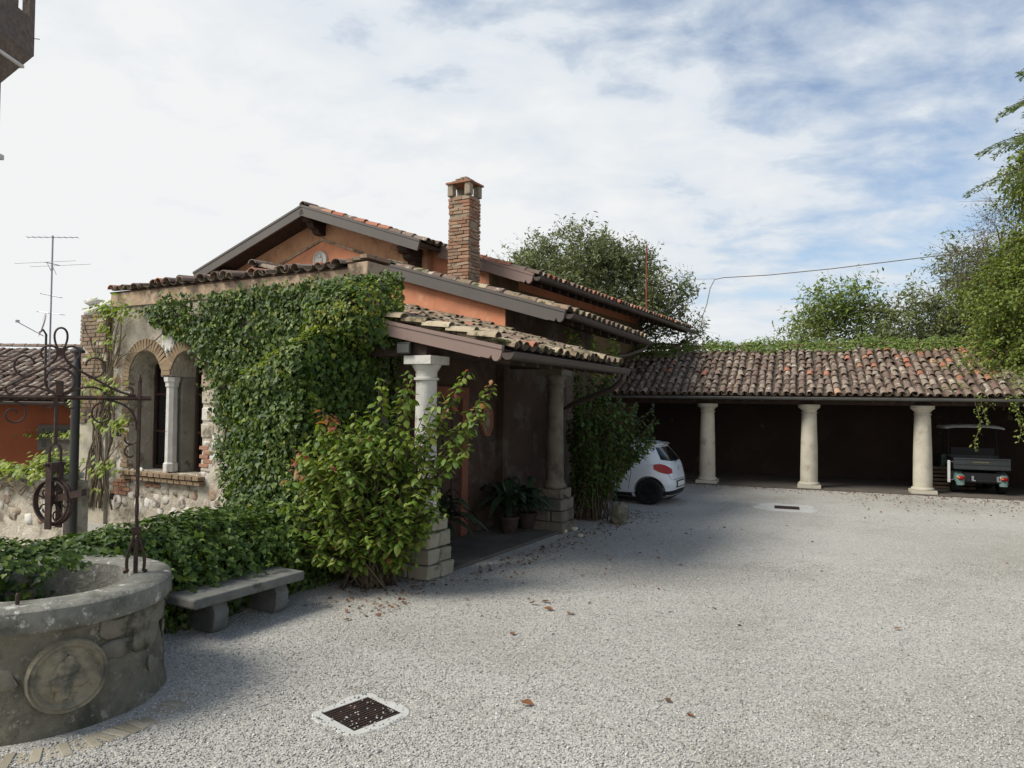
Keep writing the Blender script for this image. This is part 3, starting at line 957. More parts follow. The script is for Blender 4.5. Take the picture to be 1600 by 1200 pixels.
# ================================================================== side wing
EZ0, EZ1 = 4.02, 3.87
wing = thing('side_wing', 'lower orange wing with grey verge board beside the chimney', 'house', W(-8, 12.05, 0))
zB = lambda v: 4.02 + .289 * (-5.53 - v)
m = MB()
m.prism([W(v, 11.92, z) for v, z in ((-9.6, 0), (-6.85, 0), (-6.85, zB(-6.85) - .12), (-9.6, zB(-9.6) - .12))], UX * 4.28)
m.build('wall', 'plaster_orange', wing)
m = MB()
m.fbox(-7.02, -6.85, 11.90, 11.918, 0, 3.4)  # dark strip over the orange edge, shading it by colour
m.prism([W(-6.849, 11.922, 0), W(-6.849, 16.19, 0), W(-6.849, 16.19, 4.08), W(-6.849, 11.922, 4.22)], VX * .014)  # dark sheet over the orange side wall, painting in its shade
m.build('side_wall', 'plaster_shaded', wing)
m = MB()
B0, B1, T0, T1 = W(-5.53, 11.8, 4.02), W(-5.53, 16.2, 3.87), W(-9.6, 11.8, 5.196), W(-9.6, 16.2, 5.07)
slab(m, B0, B1, T0, T1, .1)
m.prism([W(-9.6, 11.8, 5.196), W(-13.6, 11.8, 4.6), W(-13.6, 11.8, 4.5), W(-9.6, 11.8, 5.096)], UX * 1.88)
roofB = m.build('roof', 'under_board', wing)
tile_roof(roofB, B0, B1, T0, T1, lambda a, b: 'tile_moss' if random.random() < .5 else 'tile', budget=230,
          prio=lambda it: min(it[3] * 2, it[2] * 3))
for k in range(6):
    place('ridge_tile', coppo_mesh('tile_moss'), frame(W(-9.6, 11.76 + k * .4, 5.26 - k * .012), VX, UX, ZX, (1.3, 1, 1.2)), roofB)
fascia(wing, W(-9.62, 11.78, 5.262), W(-5.5, 11.78, 4.07), .27, -UX, 'fascia_grey', end_scroll=True)
fascia(wing, W(-9.64, 11.78, 5.262), W(-10.6, 11.78, 5.09), .2, -UX, 'fascia_grey')
for k in range(9):
    m = MB()
    u = 12.3 + k * .46; dz = -.034 * (u - 11.8)
    a, b = W(-5.63, u, zB(-5.63) - .105 + dz), W(-6.83, u, zB(-6.83) - .105 + dz)
    m.hexa([a - ZX * .1, a - ZX * .1 + UX * .08, b - ZX * .1 + UX * .08, b - ZX * .1, a, a + UX * .08, b + UX * .08, b])
    m.build('rafter', 'timber', wing)
gutter(wing, W(-5.45, 11.78, 3.985), W(-5.45, 16.25, 3.83), .085)
m = MB()
m.tube([W(-5.45, 16.1, 3.78), W(-5.5, 16.05, 3.66), W(-5.75, 15.6, 3.5), W(-6.75, 13.9, 3.28), W(-6.78, 13.8, 3.1), W(-6.78, 13.8, .05)], .045, 8)
m.build('downpipe', 'gutter', wing, smooth=True)

# ================================================================== porch
porch = thing('porch', 'open porch with mossy tiled roof on two stone columns', 'porch', W(-5.95, 8.15, 0))
A0, A1 = W(-4.6, 7.95, 3.07), W(-4.6, 12.05, 3.05)
AT0, AT1 = W(-7.1, 7.95, 3.61), W(-7.1, 11.91, 3.77)
A20, A21 = W(-9.6, 8.82, 4.12), W(-9.6, 11.91, 4.38)
AM0 = AT0.lerp(AT1, (8.82 - 7.95) / 3.96)
m = MB()
slab(m, A0, A1, AT0, AT1, .09)
slab(m, AM0, AT1, A20, A21, .09)
roofA = m.build('roof', 'under_board', porch)
tmoss = lambda a, b: 'tile_moss' if random.random() < .72 else ('tile_red' if random.random() < .25 else 'tile')
tile_roof(roofA, A0, A1, AT0, AT1, tmoss, spacing=.235, expo=.36, budget=200, jit=2.2)
tile_roof(roofA, AM0, AT1, A20, A21, tmoss, spacing=.235, expo=.36, budget=80, jit=2.2)
# loose pale tiles bedded along the verge
for k in range(7):
    t = k / 6.5
    p = A0.lerp(AT0, 1 - t * .95) + UX * random.uniform(-.02, .05) + ZX * .09
    d = (A0 - AT0).normalized()
    place('verge_tile', coppo_mesh('tile_cream' if k % 3 else 'tile_moss'), frame(p - d * .2, d.cross(ZX).normalized() * -1, d, ZX, (1.1, .9, .9)) @ Matrix.Rotation(random.gauss(0, .08), 4, 'Z'), roofA)
# moss cushions on the tiles
mp_ = []
for k in range(260):
    a, b = random.random(), random.random() ** 1.4
    p = A0.lerp(A1, a).lerp(AT0.lerp(AT1, a), b) + ZX * (.085 + .03 * random.random())
    mp_.append(tuple(p))
P = np.array(mp_)
ico = bmesh.new(); bmesh.ops.create_icosphere(ico, subdivisions=1, radius=1)
ICO_V = [tuple(v.co) for v in ico.verts]; ICO_F = [tuple(v.index for v in f.verts) for f in ico.faces]; ico.free()
n_ = len(P)
MT['moss'] = mat('moss', lin(78, 82, 44), lin(104, 104, 60), scale=20, bump=1.0, bscale=60, bdist=.02)
o = scatter_mesh('moss', ICO_V, ICO_F, P, np.tile((1., 0, 0), (n_, 1)), np.tile((0, 1., 0), (n_, 1)), np.tile((0, 0, 1.), (n_, 1)),
                 np.stack([rng.uniform(.03, .075, n_), rng.uniform(.03, .075, n_), rng.uniform(.015, .03, n_)], 1), 'moss', roofA, True)
o['kind'] = 'stuff'
fascia(porch, A0.lerp(AT0, .86) + ZX * .05 - UX * .02, A0 + ZX * .05 - UX * .02 + (A0 - AT0).normalized() * .03, .21, -UX, 'fascia_brown', end_scroll=True)
gutter(porch, W(-4.5, 7.9, 3.02), W(-4.5, 12.15, 2.99), .09)
m = MB()
m.tube([W(-4.5, 12.05, 2.93), W(-4.53, 12.07, 2.8), W(-4.75, 12.15, 2.66), W(-5.75, 12.58, 2.36), W(-5.95, 12.64, 2.25), W(-5.95, 12.64, .02)], .05, 8)
m.build('downpipe', 'gutter', porch, smooth=True)
# beams and rafters
m = MB(); m.fbox(-6.07, -5.83, 8.0, 12.4, 3.02, 3.2); m.build('beam', 'timber', porch)
m = MB(); m.fbox(-7.0, -6.08, 8.08, 8.26, 3.03, 3.19); m.build('beam', 'timber', porch)
m = MB(); m.fbox(-6.84, -6.08, 12.1, 12.3, 3.03, 3.19); m.build('beam', 'timber', porch)
for k in range(10):
    m = MB(); a_ = .03 + k * .1
    a, b = A0.lerp(A1, a_) - ZX * .095, A0.lerp(A1, a_).lerp(AT0.lerp(AT1, a_), .95) - ZX * .095
    m.hexa([a - ZX * .09, a - ZX * .09 + UX * .08, b - ZX * .09 + UX * .08, b - ZX * .09, a, a + UX * .08, b + UX * .08, b])
    m.build('rafter', 'timber', porch)
# columns: shaft (> capital, base, pedestal blocks)
pblk = [block_mesh('pedestal_block', 'pedestal_stone', 40 + i, .06, jitter=.07) for i in range(6)]
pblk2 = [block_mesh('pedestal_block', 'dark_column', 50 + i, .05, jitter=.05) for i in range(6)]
def porch_column(v, u, ztop, stone='white_stone'):
    m = MB()
    m.lathe([(.165, .94), (.162, 1.2), (.155, 1.8), (.145, ztop - .33)], W(v, u, 0), 24, .006)
    sh_ = m.build('column', stone, porch, smooth='auto')
    m = MB()
    m.lathe([(.15, ztop - .335), (.175, ztop - .33), (.175, ztop - .30), (.15, ztop - .29), (.15, ztop - .22), (.17, ztop - .19), (.205, ztop - .13), (.205, ztop - .115)], W(v, u, 0), 24, .004)
    m.fbox(v - .225, v + .225, u - .225, u + .225, ztop - .115, ztop)
    m.build('capital', stone, sh_, smooth='auto')
    m = MB()
    m.lathe([(.2, .80), (.215, .83), (.215, .86), (.19, .89), (.185, .92), (.165, .945)], W(v, u, 0), 24, .004)
    m.build('base', 'pedestal_stone' if stone == 'white_stone' else stone, sh_, smooth='auto')
    k = 0
    for (z0, h, hw) in ((0.0, .2, .31), (.2, .2, .28), (.4, .22, .275), (.62, .18, .24)):
        for (a, b) in ((-1, -1), (1, -1), (-1, 1), (1, 1)):
            sp = .12 if (k // 4) % 2 else -.1
            w0 = hw + a * sp * hw
            wa = hw * (1 - a * (.16 if (k // 4) % 2 else -.14))
            cv = v + a * (hw - wa / 2)
            place('pedestal_block', (pblk if stone == 'white_stone' else pblk2)[random.randrange(6)], frame(W(cv, u + b * hw / 2, z0 + h / 2), VX, UX, ZX, (wa - .012, hw - .012, h - .012)) @ Matrix.Rotation(random.gauss(0, .02), 4, 'Z'), sh_)
            k += 1
    return sh_
porch_column(-5.95, 8.18, 3.02)
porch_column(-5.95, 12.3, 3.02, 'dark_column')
m = MB(); m.fbox(-6.99, -5.72, 8.5, 12.6, .0, .05)
pf = m.build('floor_slab', 'old_concrete', porch, bevel=.01)
# floodlight under the verge
fl = thing('floodlight', 'small black floodlight above the near porch column', 'lamp', W(-6.15, 7.98, 3.02))
m = MB(); m.box(W(-6.15, 7.93, 3.12), (.24, .05, .17), VX, UX, ZX); m.build('housing', 'car_black', fl, bevel=.01)
m = MB(); m.box(W(-6.15, 7.902, 3.12), (.2, .006, .12), VX, UX, ZX); m.build('glass', 'led', fl)
m = MB(); m.tube([W(-6.15, 7.95, 3.2), W(-6.12, 8.0, 3.26), W(-6.1, 8.05, 3.3)], .012, 6); m.build('bracket', 'car_black', fl)

# ================================================================== outbuilding with twin arched window
out = thing('stone_outbuilding', 'ivy covered stone outbuilding with twin arched window', 'building', W(-10.5, 8.3, 0))
UF, UB = 8.3, 8.85
TOP = 4.38
opens = [(-12.84, -11.92), (-11.63, -10.77)]
SILL, SPR = 1.06, 2.79
def wall_arches(mb, v0, v1, zt, u0, u1):
    def both(poly):
        mb.add([W(v, u0, z) for v, z in poly], [tuple(range(len(poly)))])
        mb.add([W(v, u1, z) for v, z in poly], [tuple(range(len(poly) - 1, -1, -1))])
    both([(v0, 0), (v1, 0), (v1, SILL), (v0, SILL)])
    xs = [v0]
    for a, b in opens: xs += [a, b]
    xs.append(v1)
    for k in range(0, len(xs), 2):
        zb = SPR if 0 < k < len(xs) - 2 else SILL
        both([(xs[k], zb), (xs[k + 1], zb), (xs[k + 1], zt), (xs[k], zt)])
    q0 = (opens[0][1], SPR), (opens[1][0], SPR)
    mb.add([W(q0[0][0], u0, SPR), W(q0[0][0], u1, SPR), W(q0[1][0], u1, SPR), W(q0[1][0], u0, SPR)], [(0, 1, 2, 3)])
    mb.add([W(q0[0][0], u0, SILL), W(q0[0][0], u1, SILL), W(q0[1][0], u1, SILL), W(q0[1][0], u0, SILL)], [(0, 1, 2, 3)])
    def q(p0, p1):
        mb.add([W(p0[0], u0, p0[1]), W(p0[0], u1, p0[1]), W(p1[0], u1, p1[1]), W(p1[0], u0, p1[1])], [(0, 1, 2, 3)])
    for a, b in opens:
        r, c = (b - a) / 2, (a + b) / 2
        n = 18
        arcp = [(c - r * math.cos(PI * i / n), SPR + r * 1.04 * math.sin(PI * i / n)) for i in range(n + 1)]
        for i in range(n):
            both([arcp[i], arcp[i + 1], (arcp[i + 1][0], zt), (arcp[i][0], zt)])
            q(arcp[i + 1], arcp[i])
        q((a, SILL), (b, SILL))
        if a == opens[0][0]: q((a, SPR), (a, SILL))
        if b == opens[-1][1]: q((b, SILL), (b, SPR))
    mb.add([W(v0, u0, zt), W(v1, u0, zt), W(v1, u1, zt), W(v0, u1, zt)], [(0, 1, 2, 3)])
    mb.add([W(v1, u0, 0), W(v1, u1, 0), W(v1, u1, zt), W(v1, u0, zt)], [(0, 1, 2, 3)])
    mb.add([W(v0, u0, 0), W(v0, u1, 0), W(v0, u1, zt), W(v0, u0, zt)], [(3, 2, 1, 0)])
m = MB()
wall_arches(m, -13.5, -7.14, TOP, UF, UB)
wallE = m.build('wall', 'rubble', out)
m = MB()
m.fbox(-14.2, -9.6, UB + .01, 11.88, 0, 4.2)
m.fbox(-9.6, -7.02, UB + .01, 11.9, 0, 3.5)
m.build('rear_walls', 'plaster_shaded', out)
for i, (a, b) in enumerate(opens):
    m = MB()
    m.fbox(a + .03, b - .03, UB - .035, UB - .02, SILL + .01, SPR + .42)
    pn = m.build('window_pane', 'dark_glass', wallE)  # dark panel stands in for the unlit interior behind the opening
    m = MB()
    for vv in (a + .03, (a + b) / 2 - .025, b - .08):
        m.fbox(vv, vv + .05, UB - .075, UB - .036, SILL + .01, SPR + .40)
    for zz_ in (SILL + .02, 1.75, 2.45):
        m.fbox(a + .081, b - .081, UB - .07, UB - .037, zz_, zz_ + .045)
    m.build('window_frame', 'door_wood', pn)
# plaster band under the coping
m = MB(); m.fbox(-13.45, -7.3, UF - .03, UF - .002, 4.12, TOP + .02)
m.build('plaster_band', 'plaster_band', wallE)
# end post
m = MB(); m.fbox(-7.5, -7.1, UF - .05, UB - .05, 3.6, 4.47); ep = m.build('end_post', 'plaster_band', out, bevel=.02)
for k in range(3):
    place('coping_stone', block_mesh('coping_stone', 'old_brick', 60 + k, .06), frame(W(-7.3 + (k - 1) * .14, UF + .2, 4.5 + .02 * k), VX, UX, ZX, (.15, .55, .06)), ep)
# voussoirs
vb = [block_mesh('voussoir', 'arch_brick', 80 + i, .05, jitter=.025) for i in range(4)]
for (a, b) in opens:
    r, c = (b - a) / 2, (a + b) / 2
    nv = 23
    for k in range(nv):
        t = PI * (k + .5) / nv
        ra = r + .115
        if (c - (-11.775)) * math.cos(t) > 0 and False:
            pass
        px_v = c - ra * math.cos(t)
        # the two rings share the springing block in the middle
        if abs(px_v + 11.775) < .055: continue
        if c < -11.775 and px_v > -11.775: continue
        if c > -11.775 and px_v < -11.775: continue
        X = VX * math.sin(t) + ZX * math.cos(t)
        Y = -VX * math.cos(t) + ZX * math.sin(t)
        pos = W(px_v, UF + .03, SPR + ra * 1.02 * math.sin(t))
        place('voussoir', vb[k % 4], frame(pos, X, Y, UX, (PI * ra / nv * .86, .215, .12)), wallE)
# jamb bricks and springer above the colonnette
for side_v in (-12.95,):
    for k in range(20):
        if random.random() < .35: continue
        place('jamb_brick', vb[k % 4], frame(W(side_v + random.uniform(-.02, .02), UF + .035, SILL + .08 + k * .085), VX, UX, ZX, (.2 + random.uniform(-.06, .06), .12, .07)), wallE)
for k in range(6):
    place('jamb_stone', block_mesh('jamb_stone', 'wall_stone', 200 + k, .1, jitter=.06), frame(W(-10.62 + random.uniform(-.03, .03), UF + .04, SILL + .2 + k * .29), VX, UX, ZX, (.3 + random.uniform(-.06, .06), .12, .24)), wallE)
for k in range(3):
    place('springer', vb[k], frame(W(-11.775, UF + .05, SPR + .06 + k * .085), VX, UX, ZX, (.26 - k * .01, .16, .08)), wallE)
# central pier and colonnette
m = MB(); m.fbox(-11.905, -11.645, UF + .24, UB - .002, SILL + .002, SPR - .002); m.build('pier', 'pier_plaster', wallE)
colo = MB()
def octo(mb, c, prof, n=8, rot=PI / 8, sq=False):
    rows = []
    for r, z in prof:
        rows.append([c + (VX * math.cos(rot + 2 * PI * k / n) + UX * math.sin(rot + 2 * PI * k / n)) * r + ZX * z for k in range(n)])
    mb.grid(rows, close=True)
cc = W(-11.775, UF + .12, 0)
octo(colo, cc, [(.13, SILL + .02), (.13, SILL + .16), (.105, SILL + .19), (.10, 2.3), (.098, SPR - .2), (.118, SPR - .18), (.118, SPR - .12), (.14, SPR - .09), (.15, SPR - .012)])
colo.v += [tuple(p) for p in []]
co_ = colo.build('colonnette', 'white_stone', wallE)
# carved keystone between the arches
kc = W(-11.72, UF - .02, 3.42)
place('carved_stone', stone_mesh('carved_stone', 'white_stone', 5, .35, 2, .3), frame(kc, VX, ZX, -UX, (.17, .2, .06)), wallE)
for k in range(7):
    a_ = 2 * PI * k / 7
    place('carved_leaf', stone_mesh('carved_leaf', 'white_stone', k, .5, 1, .3), frame(kc + VX * .13 * math.cos(a_) + ZX * .17 * math.sin(a_) - UX * .012, VX, ZX, -UX, (.035, .06, .05)), wallE)
# sill of two brick courses
for row in range(2):
    n_s = 13
    for k in range(n_s):
        v = -12.92 + (k + .5) * (2.26 / n_s)
        place('sill_brick', vb[(k + row) % 4], frame(W(v, UF - .02 + row * .03, SILL - .035 - row * .085), VX, UX, ZX, (2.26 / n_s - .012, .26, .07)) @ Matrix.Rotation(random.gauss(0, .02), 4, 'Z'), wallE)
# rubble stones standing proud of the wall
sm = [stone_mesh('stone', 'wall_stone', 10 + i, .7, 2, .5) for i in range(8)]
placed = []
tries = 0
while len(placed) < 95 and tries < 6000:
    tries += 1
    v = random.uniform(-13.4, -9.6); z = random.uniform(.35, 3.6)
    if z > 1.05 and -13.0 < v < -10.6: continue
    if z > 1.2 and random.random() < .75: continue
    s_ = random.uniform(.06, .15)
    if any((v - a) ** 2 + (z - b) ** 2 < (s_ + c * .9) ** 2 for a, b, c in placed): continue
    placed.append((v, z, s_))
    M = frame(W(v, UF + .006, z), VX, ZX, -UX, (s_ * random.uniform(.85, 1.2), s_ * random.uniform(.75, 1.05), .034)) @ Matrix.Rotation(random.uniform(-.5, .5), 4, 'Z')
    place('stone', sm[random.randrange(8)], M, wallE)
# patches of red brick in the rubble
rb = [block_mesh('red_brick', 'red_brick', 90 + i, .06, jitter=.04) for i in range(3)]
for (v0_, z0_, nr_, nc_) in ((-13.2, .62, 4, 2), (-10.7, 1.25, 5, 1), (-12.2, .82, 1, 2), (-9.95, .75, 2, 1)):
    for r_ in range(nr_):
        for c_ in range(nc_):
            place('red_brick', rb[(r_ + c_) % 3], frame(W(v0_ + c_ * .24 + (r_ % 2) * .1, UF + .02, z0_ + r_ * .075), VX, UX, ZX, (.22, .1, .06)), wallE)
# two putlog holes as flat black patches, painting the shade of square recesses
for (v_, z_) in ((-13.3, .55), (-13.15, 1.75)):
    m = MB(); m.fbox(v_ - .075, v_ + .075, UF - .004, UF + .004, z_ - .08, z_ + .08); m.build('putlog_shade_patch', 'car_black', wallE)
# brick corner pillar with broken stone top
m = MB(); m.fbox(-14.34, -13.48, UF - .06, UB - .02, 0, 4.0); pil = m.build('pillar', 'mortar', out)
ob = [block_mesh('brick', 'old_brick', 120 + i, .05, jitter=.03) for i in range(5)]
z = 1.9; course = 0
while z < 3.98:
    x = 0.0; first = True
    while x < .84:
        bl = (.125 if (first and course % 2) else .25) * random.uniform(.92, 1.06); first = False
        bl = min(bl, .86 - x)
        if random.random() > .08 and bl > .05:
            place('brick', ob[random.randrange(5)], frame(W(-14.34 + x + bl / 2, UF - .045 - random.uniform(0, .014), z + .03), VX, UX, ZX, (bl - .014, .08, .06)), pil)
        x += bl
    for k in range(2):
        place('brick', ob[random.randrange(5)], frame(W(-13.49, UF + .05 + k * .25, z + .03), UX, -VX, ZX, (.235, .07, .06)), pil)
        place('brick', ob[random.randrange(5)], frame(W(-14.33, UF + .05 + k * .25, z + .03), UX, -VX, ZX, (.235, .07, .06)), pil)
    z += .076; course += 1
ts = [stone_mesh('top_stone', 'white_stone', 30 + i, .8, 2, .35) for i in range(3)]
for (v_, u_, z_, s_) in ((-14.1, UF + .12, 4.08, .26), (-13.72, UF + .1, 4.14, .24), (-13.95, UF + .35, 4.2, .25), (-14.15, UF + .05, 4.27, .16), (-13.7, UF + .25, 4.32, .15)):
    place('top_stone', ts[random.randrange(3)], frame(W(v_, u_, z_), VX, UX, ZX, (s_, s_ * .9, s_ * .6)), pil)
# coping of curved tiles
m = MB()
slab(m, W(-13.47, UF - .04, TOP + .03), W(-7.2, UF - .04, TOP + .03), W(-13.47, UB + .05, TOP + .17), W(-7.2, UB + .05, TOP + .17), .03)
cop = m.build('coping', 'under_board', out)
tile_roof(cop, W(-13.5, UF - .05, TOP + .02), W(-7.5, UF - .05, TOP + .0), W(-13.5, UB + .15, TOP + .15), W(-7.5, UB + .15, TOP + .13),
          lambda a, b: 'tile_red' if random.random() < .2 else 'tile_dark', spacing=.245, expo=.37, budget=80, jit=4.0)
# low ridge of its own roof showing above the coping
m = MB()
rdg = lambda v: 5.02 - .26 * (v + 11.55) if v > -11.55 else 5.02 - .5 * (-11.55 - v)
m.prism([W(v, 10.0, rdg(v)) for v in (-13.2, -11.55, -9.65)] + [W(v, 10.0, rdg(v) - .09) for v in (-9.65, -11.55, -13.2)], UX * 1.8)
m.prism([W(-12.9, 10.15, 4.19), W(-9.7, 10.15, 4.19), W(-9.7, 10.15, rdg(-9.7) - .1), W(-11.55, 10.15, 4.92), W(-12.9, 10.15, rdg(-12.9) - .1)], UX * .3)
rr_ = m.build('roof', 'under_board', out)
tile_roof(rr_, W(-9.65, 10.0, rdg(-9.65)), W(-9.65, 11.75, rdg(-9.65)), W(-11.55, 10.0, 5.02), W(-11.55, 11.75, 5.02), lambda a, b: 'tile_dark', budget=40, prio=lambda it: it[2])
tile_roof(rr_, W(-13.2, 11.75, rdg(-13.2)), W(-13.2, 10.0, rdg(-13.2)), W(-11.55, 11.75, 5.02), W(-11.55, 10.0, 5.02), lambda a, b: 'tile_dark', budget=40, prio=lambda it: -it[2])
for k in range(4):
    place('ridge_tile', coppo_mesh('tile_dark'), frame(W(-11.55, 9.95 + k * .4, 5.1), VX, UX, ZX, (1.4, 1, 1.2)), rr_)
# door, jambs, plaque and relief on the wall under the porch
m = MB(); m.fbox(-7.02, -6.985, 9.45, 10.62, .05, 2.25); dr = m.build('door', 'door_wood', out)
for k in range(4):
    m = MB(); m.fbox(-6.984, -6.965, 9.5 + k * .28, 9.75 + k * .28, .12, 2.2); m.build('door_board', 'door_wood', dr)
m = MB(); m.tube([W(-6.96, 10.5, 1.05), W(-6.9, 10.5, 1.05), W(-6.9, 10.38, 1.05)], .012, 6); m.build('handle', 'iron', dr)
for u0_ in (9.25, 10.63):
    m = MB(); m.fbox(-7.02, -6.94, u0_, u0_ + .2, .05, 2.45); m.build('door_jamb', 'jamb', out, bevel=.008)
m = MB(); m.fbox(-7.02, -6.935, 9.25, 10.83, 2.452, 2.65); m.build('lintel', 'jamb', out, bevel=.008)
m = MB(); m.box(W(-7.0, 11.22, 2.33), (.05, .11, .16), VX, UX, ZX); m.build('notice', 'paper', out)
m = MB()
oc = W(-7.018, 11.52, 2.06)
def octp(k, ru, rz, h): 
    a_ = PI / 8 + k * PI / 4
    return oc + UX * ru * math.cos(a_) + ZX * rz * math.sin(a_) + VX * h
rows = []
for ru, rz, h in ((.2, .32, 0), (.2, .32, .06), (.17, .285, .06), (.16, .27, .03)):
    rows.append([octp(k, ru, rz, h) for k in range(8)])
m.grid(rows, close=True); m.f.append(tuple(len(m.v) - 8 + k for k in range(8)))
rel = m.build('relief_panel', 'terracotta', out)
for (a, b, ra, rb) in ((0, .13, .045, .055), (0, -.03, .07, .12), (.05, -.05, .04, .07), (-.02, -.17, .09, .04)):
    place('relief_figure', stone_mesh('relief_figure', 'relief_stone', a * 11 + b * 5 + 3, .5, 2), frame(oc + VX * .035 + UX * a + ZX * b, UX, ZX, VX, (ra, rb, .045)), rel)
# ================================================================== loggia
LS = (VX * .991 + UX * .134).normalized()
LW = (UX * .991 - VX * .134).normalized()
L0 = W(-8.98, 21.62, 0)
def LP(s, w, z=0.0):
    return L0 + LS * s + LW * w + ZX * z
def lbox(mb, s0, s1, w0, w1, z0, z1):
    mb.hexa([LP(s0, w0, z0), LP(s1, w0, z0), LP(s1, w1, z0), LP(s0, w1, z0), LP(s0, w0, z1), LP(s1, w0, z1), LP(s1, w1, z1), LP(s0, w1, z1)])
log = thing('loggia', 'long open loggia with three stone columns and tiled roof', 'loggia', LP(6.3, 0))
LEND = 14.6
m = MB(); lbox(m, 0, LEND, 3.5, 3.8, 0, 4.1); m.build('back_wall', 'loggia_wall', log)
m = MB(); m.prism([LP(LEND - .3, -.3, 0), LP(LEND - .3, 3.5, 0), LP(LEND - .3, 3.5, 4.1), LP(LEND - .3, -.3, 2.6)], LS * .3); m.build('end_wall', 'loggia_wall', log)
m = MB(); lbox(m, 0, LEND, -.38, 3.5, 0, .035); m.build('floor_slab', 'old_concrete', log, bevel=.01)
m = MB(); lbox(m, .02, LEND, -.14, .14, 2.42, 2.62); m.build('beam', 'timber', log)
for k in range(30):
    m = MB(); s_ = .2 + k * .48
    a, b = LP(s_, -.5, 2.57), LP(s_, 3.5, 2.57 + .4 * 4)
    m.hexa([a - ZX * .09, a - ZX * .09 + LS * .08, b - ZX * .09 + LS * .08, b - ZX * .09, a, a + LS * .08, b + LS * .08, b])
    m.build('rafter', 'timber', log)
m = MB()
slab(m, LP(-.35, -.5, 2.66), LP(LEND, -.5, 2.66), LP(-.35, 3.55, 4.28), LP(LEND, 3.55, 4.28), .08)
slab(m, LP(LEND, 7.0, 2.9), LP(-.35, 7.0, 2.9), LP(LEND, 3.55, 4.28), LP(-.35, 3.55, 4.28), .08)
roofL = m.build('roof', 'under_board', log)
def lmat(a, b):
    red = max(0, (a - .48) * 1.5) * (.1 + .9 * b) + .025
    r_ = random.random()
    return 'tile_red' if r_ < red else ('tile_dark' if r_ > .6 + a * .3 else 'tile')
tile_roof(roofL, LP(-.3, -.5, 2.66), LP(LEND, -.5, 2.66), LP(-.3, 3.55, 4.28), LP(LEND, 3.55, 4.28), lmat, spacing=.225, expo=.375, budget=300, jit=2.4)
for k in range(36):
    place('ridge_tile', coppo_mesh('tile_dark' if k % 3 else 'tile_red'), frame(LP(-.3 + k * .4, 3.55, 4.35), -LW, LS, ZX, (1.3, 1, 1.2)), roofL)
gutter(log, LP(-.3, -.6, 2.63), LP(LEND, -.6, 2.6), .075, 'gutter_zinc')
for i, s_ in enumerate((3.45, 6.30, 9.18)):
    c = LP(s_, 0, 0)
    m = MB()
    m.lathe([(.235, .20), (.235, .5), (.228, 1.2), (.205, 2.08), (.195, 2.16)], c, 28, .008)
    sh_ = m.build('column', 'column_stone', log, smooth='auto')
    m = MB()
    m.lathe([(.195, 2.16), (.222, 2.165), (.222, 2.19), (.2, 2.2), (.2, 2.24), (.235, 2.29), (.29, 2.33), (.30, 2.345), (.30, 2.42)], c, 28, .004)
    m.build('capital', 'column_stone', sh_, smooth='auto')
    m = MB()
    m.lathe([(.235, .2), (.27, .19), (.285, .165), (.285, .13), (.27, .12)], c, 28, .004)
    m.box(c + ZX * .06, (.62, .62, .12), LS, LW, ZX)
    m.build('base', 'column_stone', sh_, smooth='auto')
# stacked boards behind the last column
for k in range(6):
    b_ = MB(); b_.box(LP(9.95 + random.uniform(-.06, .06), 1.5, .08 + k * .11), (1.5, .25, .07), LS, LW, ZX)
    o = b_.build('board', 'plank', None)
    tag(o, 'dark weathered board, %s in the stack behind the last loggia column' % ('lowest', 'second from the bottom', 'third from the bottom', 'third from the top', 'second from the top', 'topmost')[k], 'board', 'boards stacked inside the loggia')
    base_origin(o, LP(9.95, 1.5, .045 + k * .11))

# ================================================================== car
H = Vector((-SU, CU, 0)).normalized()
LFT = Vector((-H.y, H.x, 0))
car_loc = W(-5.55, 17.36, 0)
car = thing('parked_car', 'white hatchback car parked nose to the house wall', 'car', car_loc)
def CP(x, y, z):
    return car_loc + H * x + LFT * y + ZX * z
KEYS = [(.17, -.40, 3.06, .74), (.22, -.47, 3.14, .79), (.32, -.52, 3.22, .825), (.48, -.545, 3.26, .845), (.62, -.53, 3.24, .85), (.78, -.485, 3.16, .845),
        (.90, -.455, 2.85, .83), (.965, -.43, 2.35, .81), (1.0, -.405, 2.18, .79), (1.15, -.30, 1.85, .735), (1.30, -.17, 1.48, .675), (1.385, -.09, 1.2, .625),
        (1.43, -.05, 1.05, .57), (1.465, .10, .85, .47), (1.485, .35, .65, .25)]
def ck(z):
    ks = KEYS
    if z <= ks[0][0]: return ks[0][1:]
    for i in range(len(ks) - 1):
        if z <= ks[i + 1][0]:
            t = (z - ks[i][0]) / (ks[i + 1][0] - ks[i][0])
            return tuple(ks[i][j] + (ks[i + 1][j] - ks[i][j]) * t for j in (1, 2, 3))
    return ks[-1][1:]
NP = 4.6
def csurf(th, z, off=0.0):
    xr, xf, w_ = ck(z)
    xc, a = (xr + xf) / 2, (xf - xr) / 2
    c_, s_ = math.cos(th), math.sin(th)
    n_ = NP
    x = xc - a * math.copysign(abs(c_) ** (2 / n_), c_)
    y = w_ * math.copysign(abs(s_) ** (2 / n_), s_)
    # rear quarter: the tail is rounder than the nose
    return Vector((x, y, z))
def cpt(th, z, off=0.0):
    p = csurf(th, z)
    if off:
        d1 = csurf(th + .01, z) - csurf(th - .01, z)
        d2 = csurf(th, min(z + .01, 1.48)) - csurf(th, z - .01)
        n_ = d1.cross(d2)
        if n_.length > 1e-9:
            n_.normalize()
            ctr = Vector((1.3, 0, z))
            if n_.dot(p - ctr) < 0: n_ = -n_
            p = p + n_ * off
    return CP(p.x, p.y, p.z)
m = MB()
zs = sorted(set([k[0] for k in KEYS] + list(np.linspace(.17, 1.485, 40))))
ths = [2 * PI * k / 96 for k in range(96)]
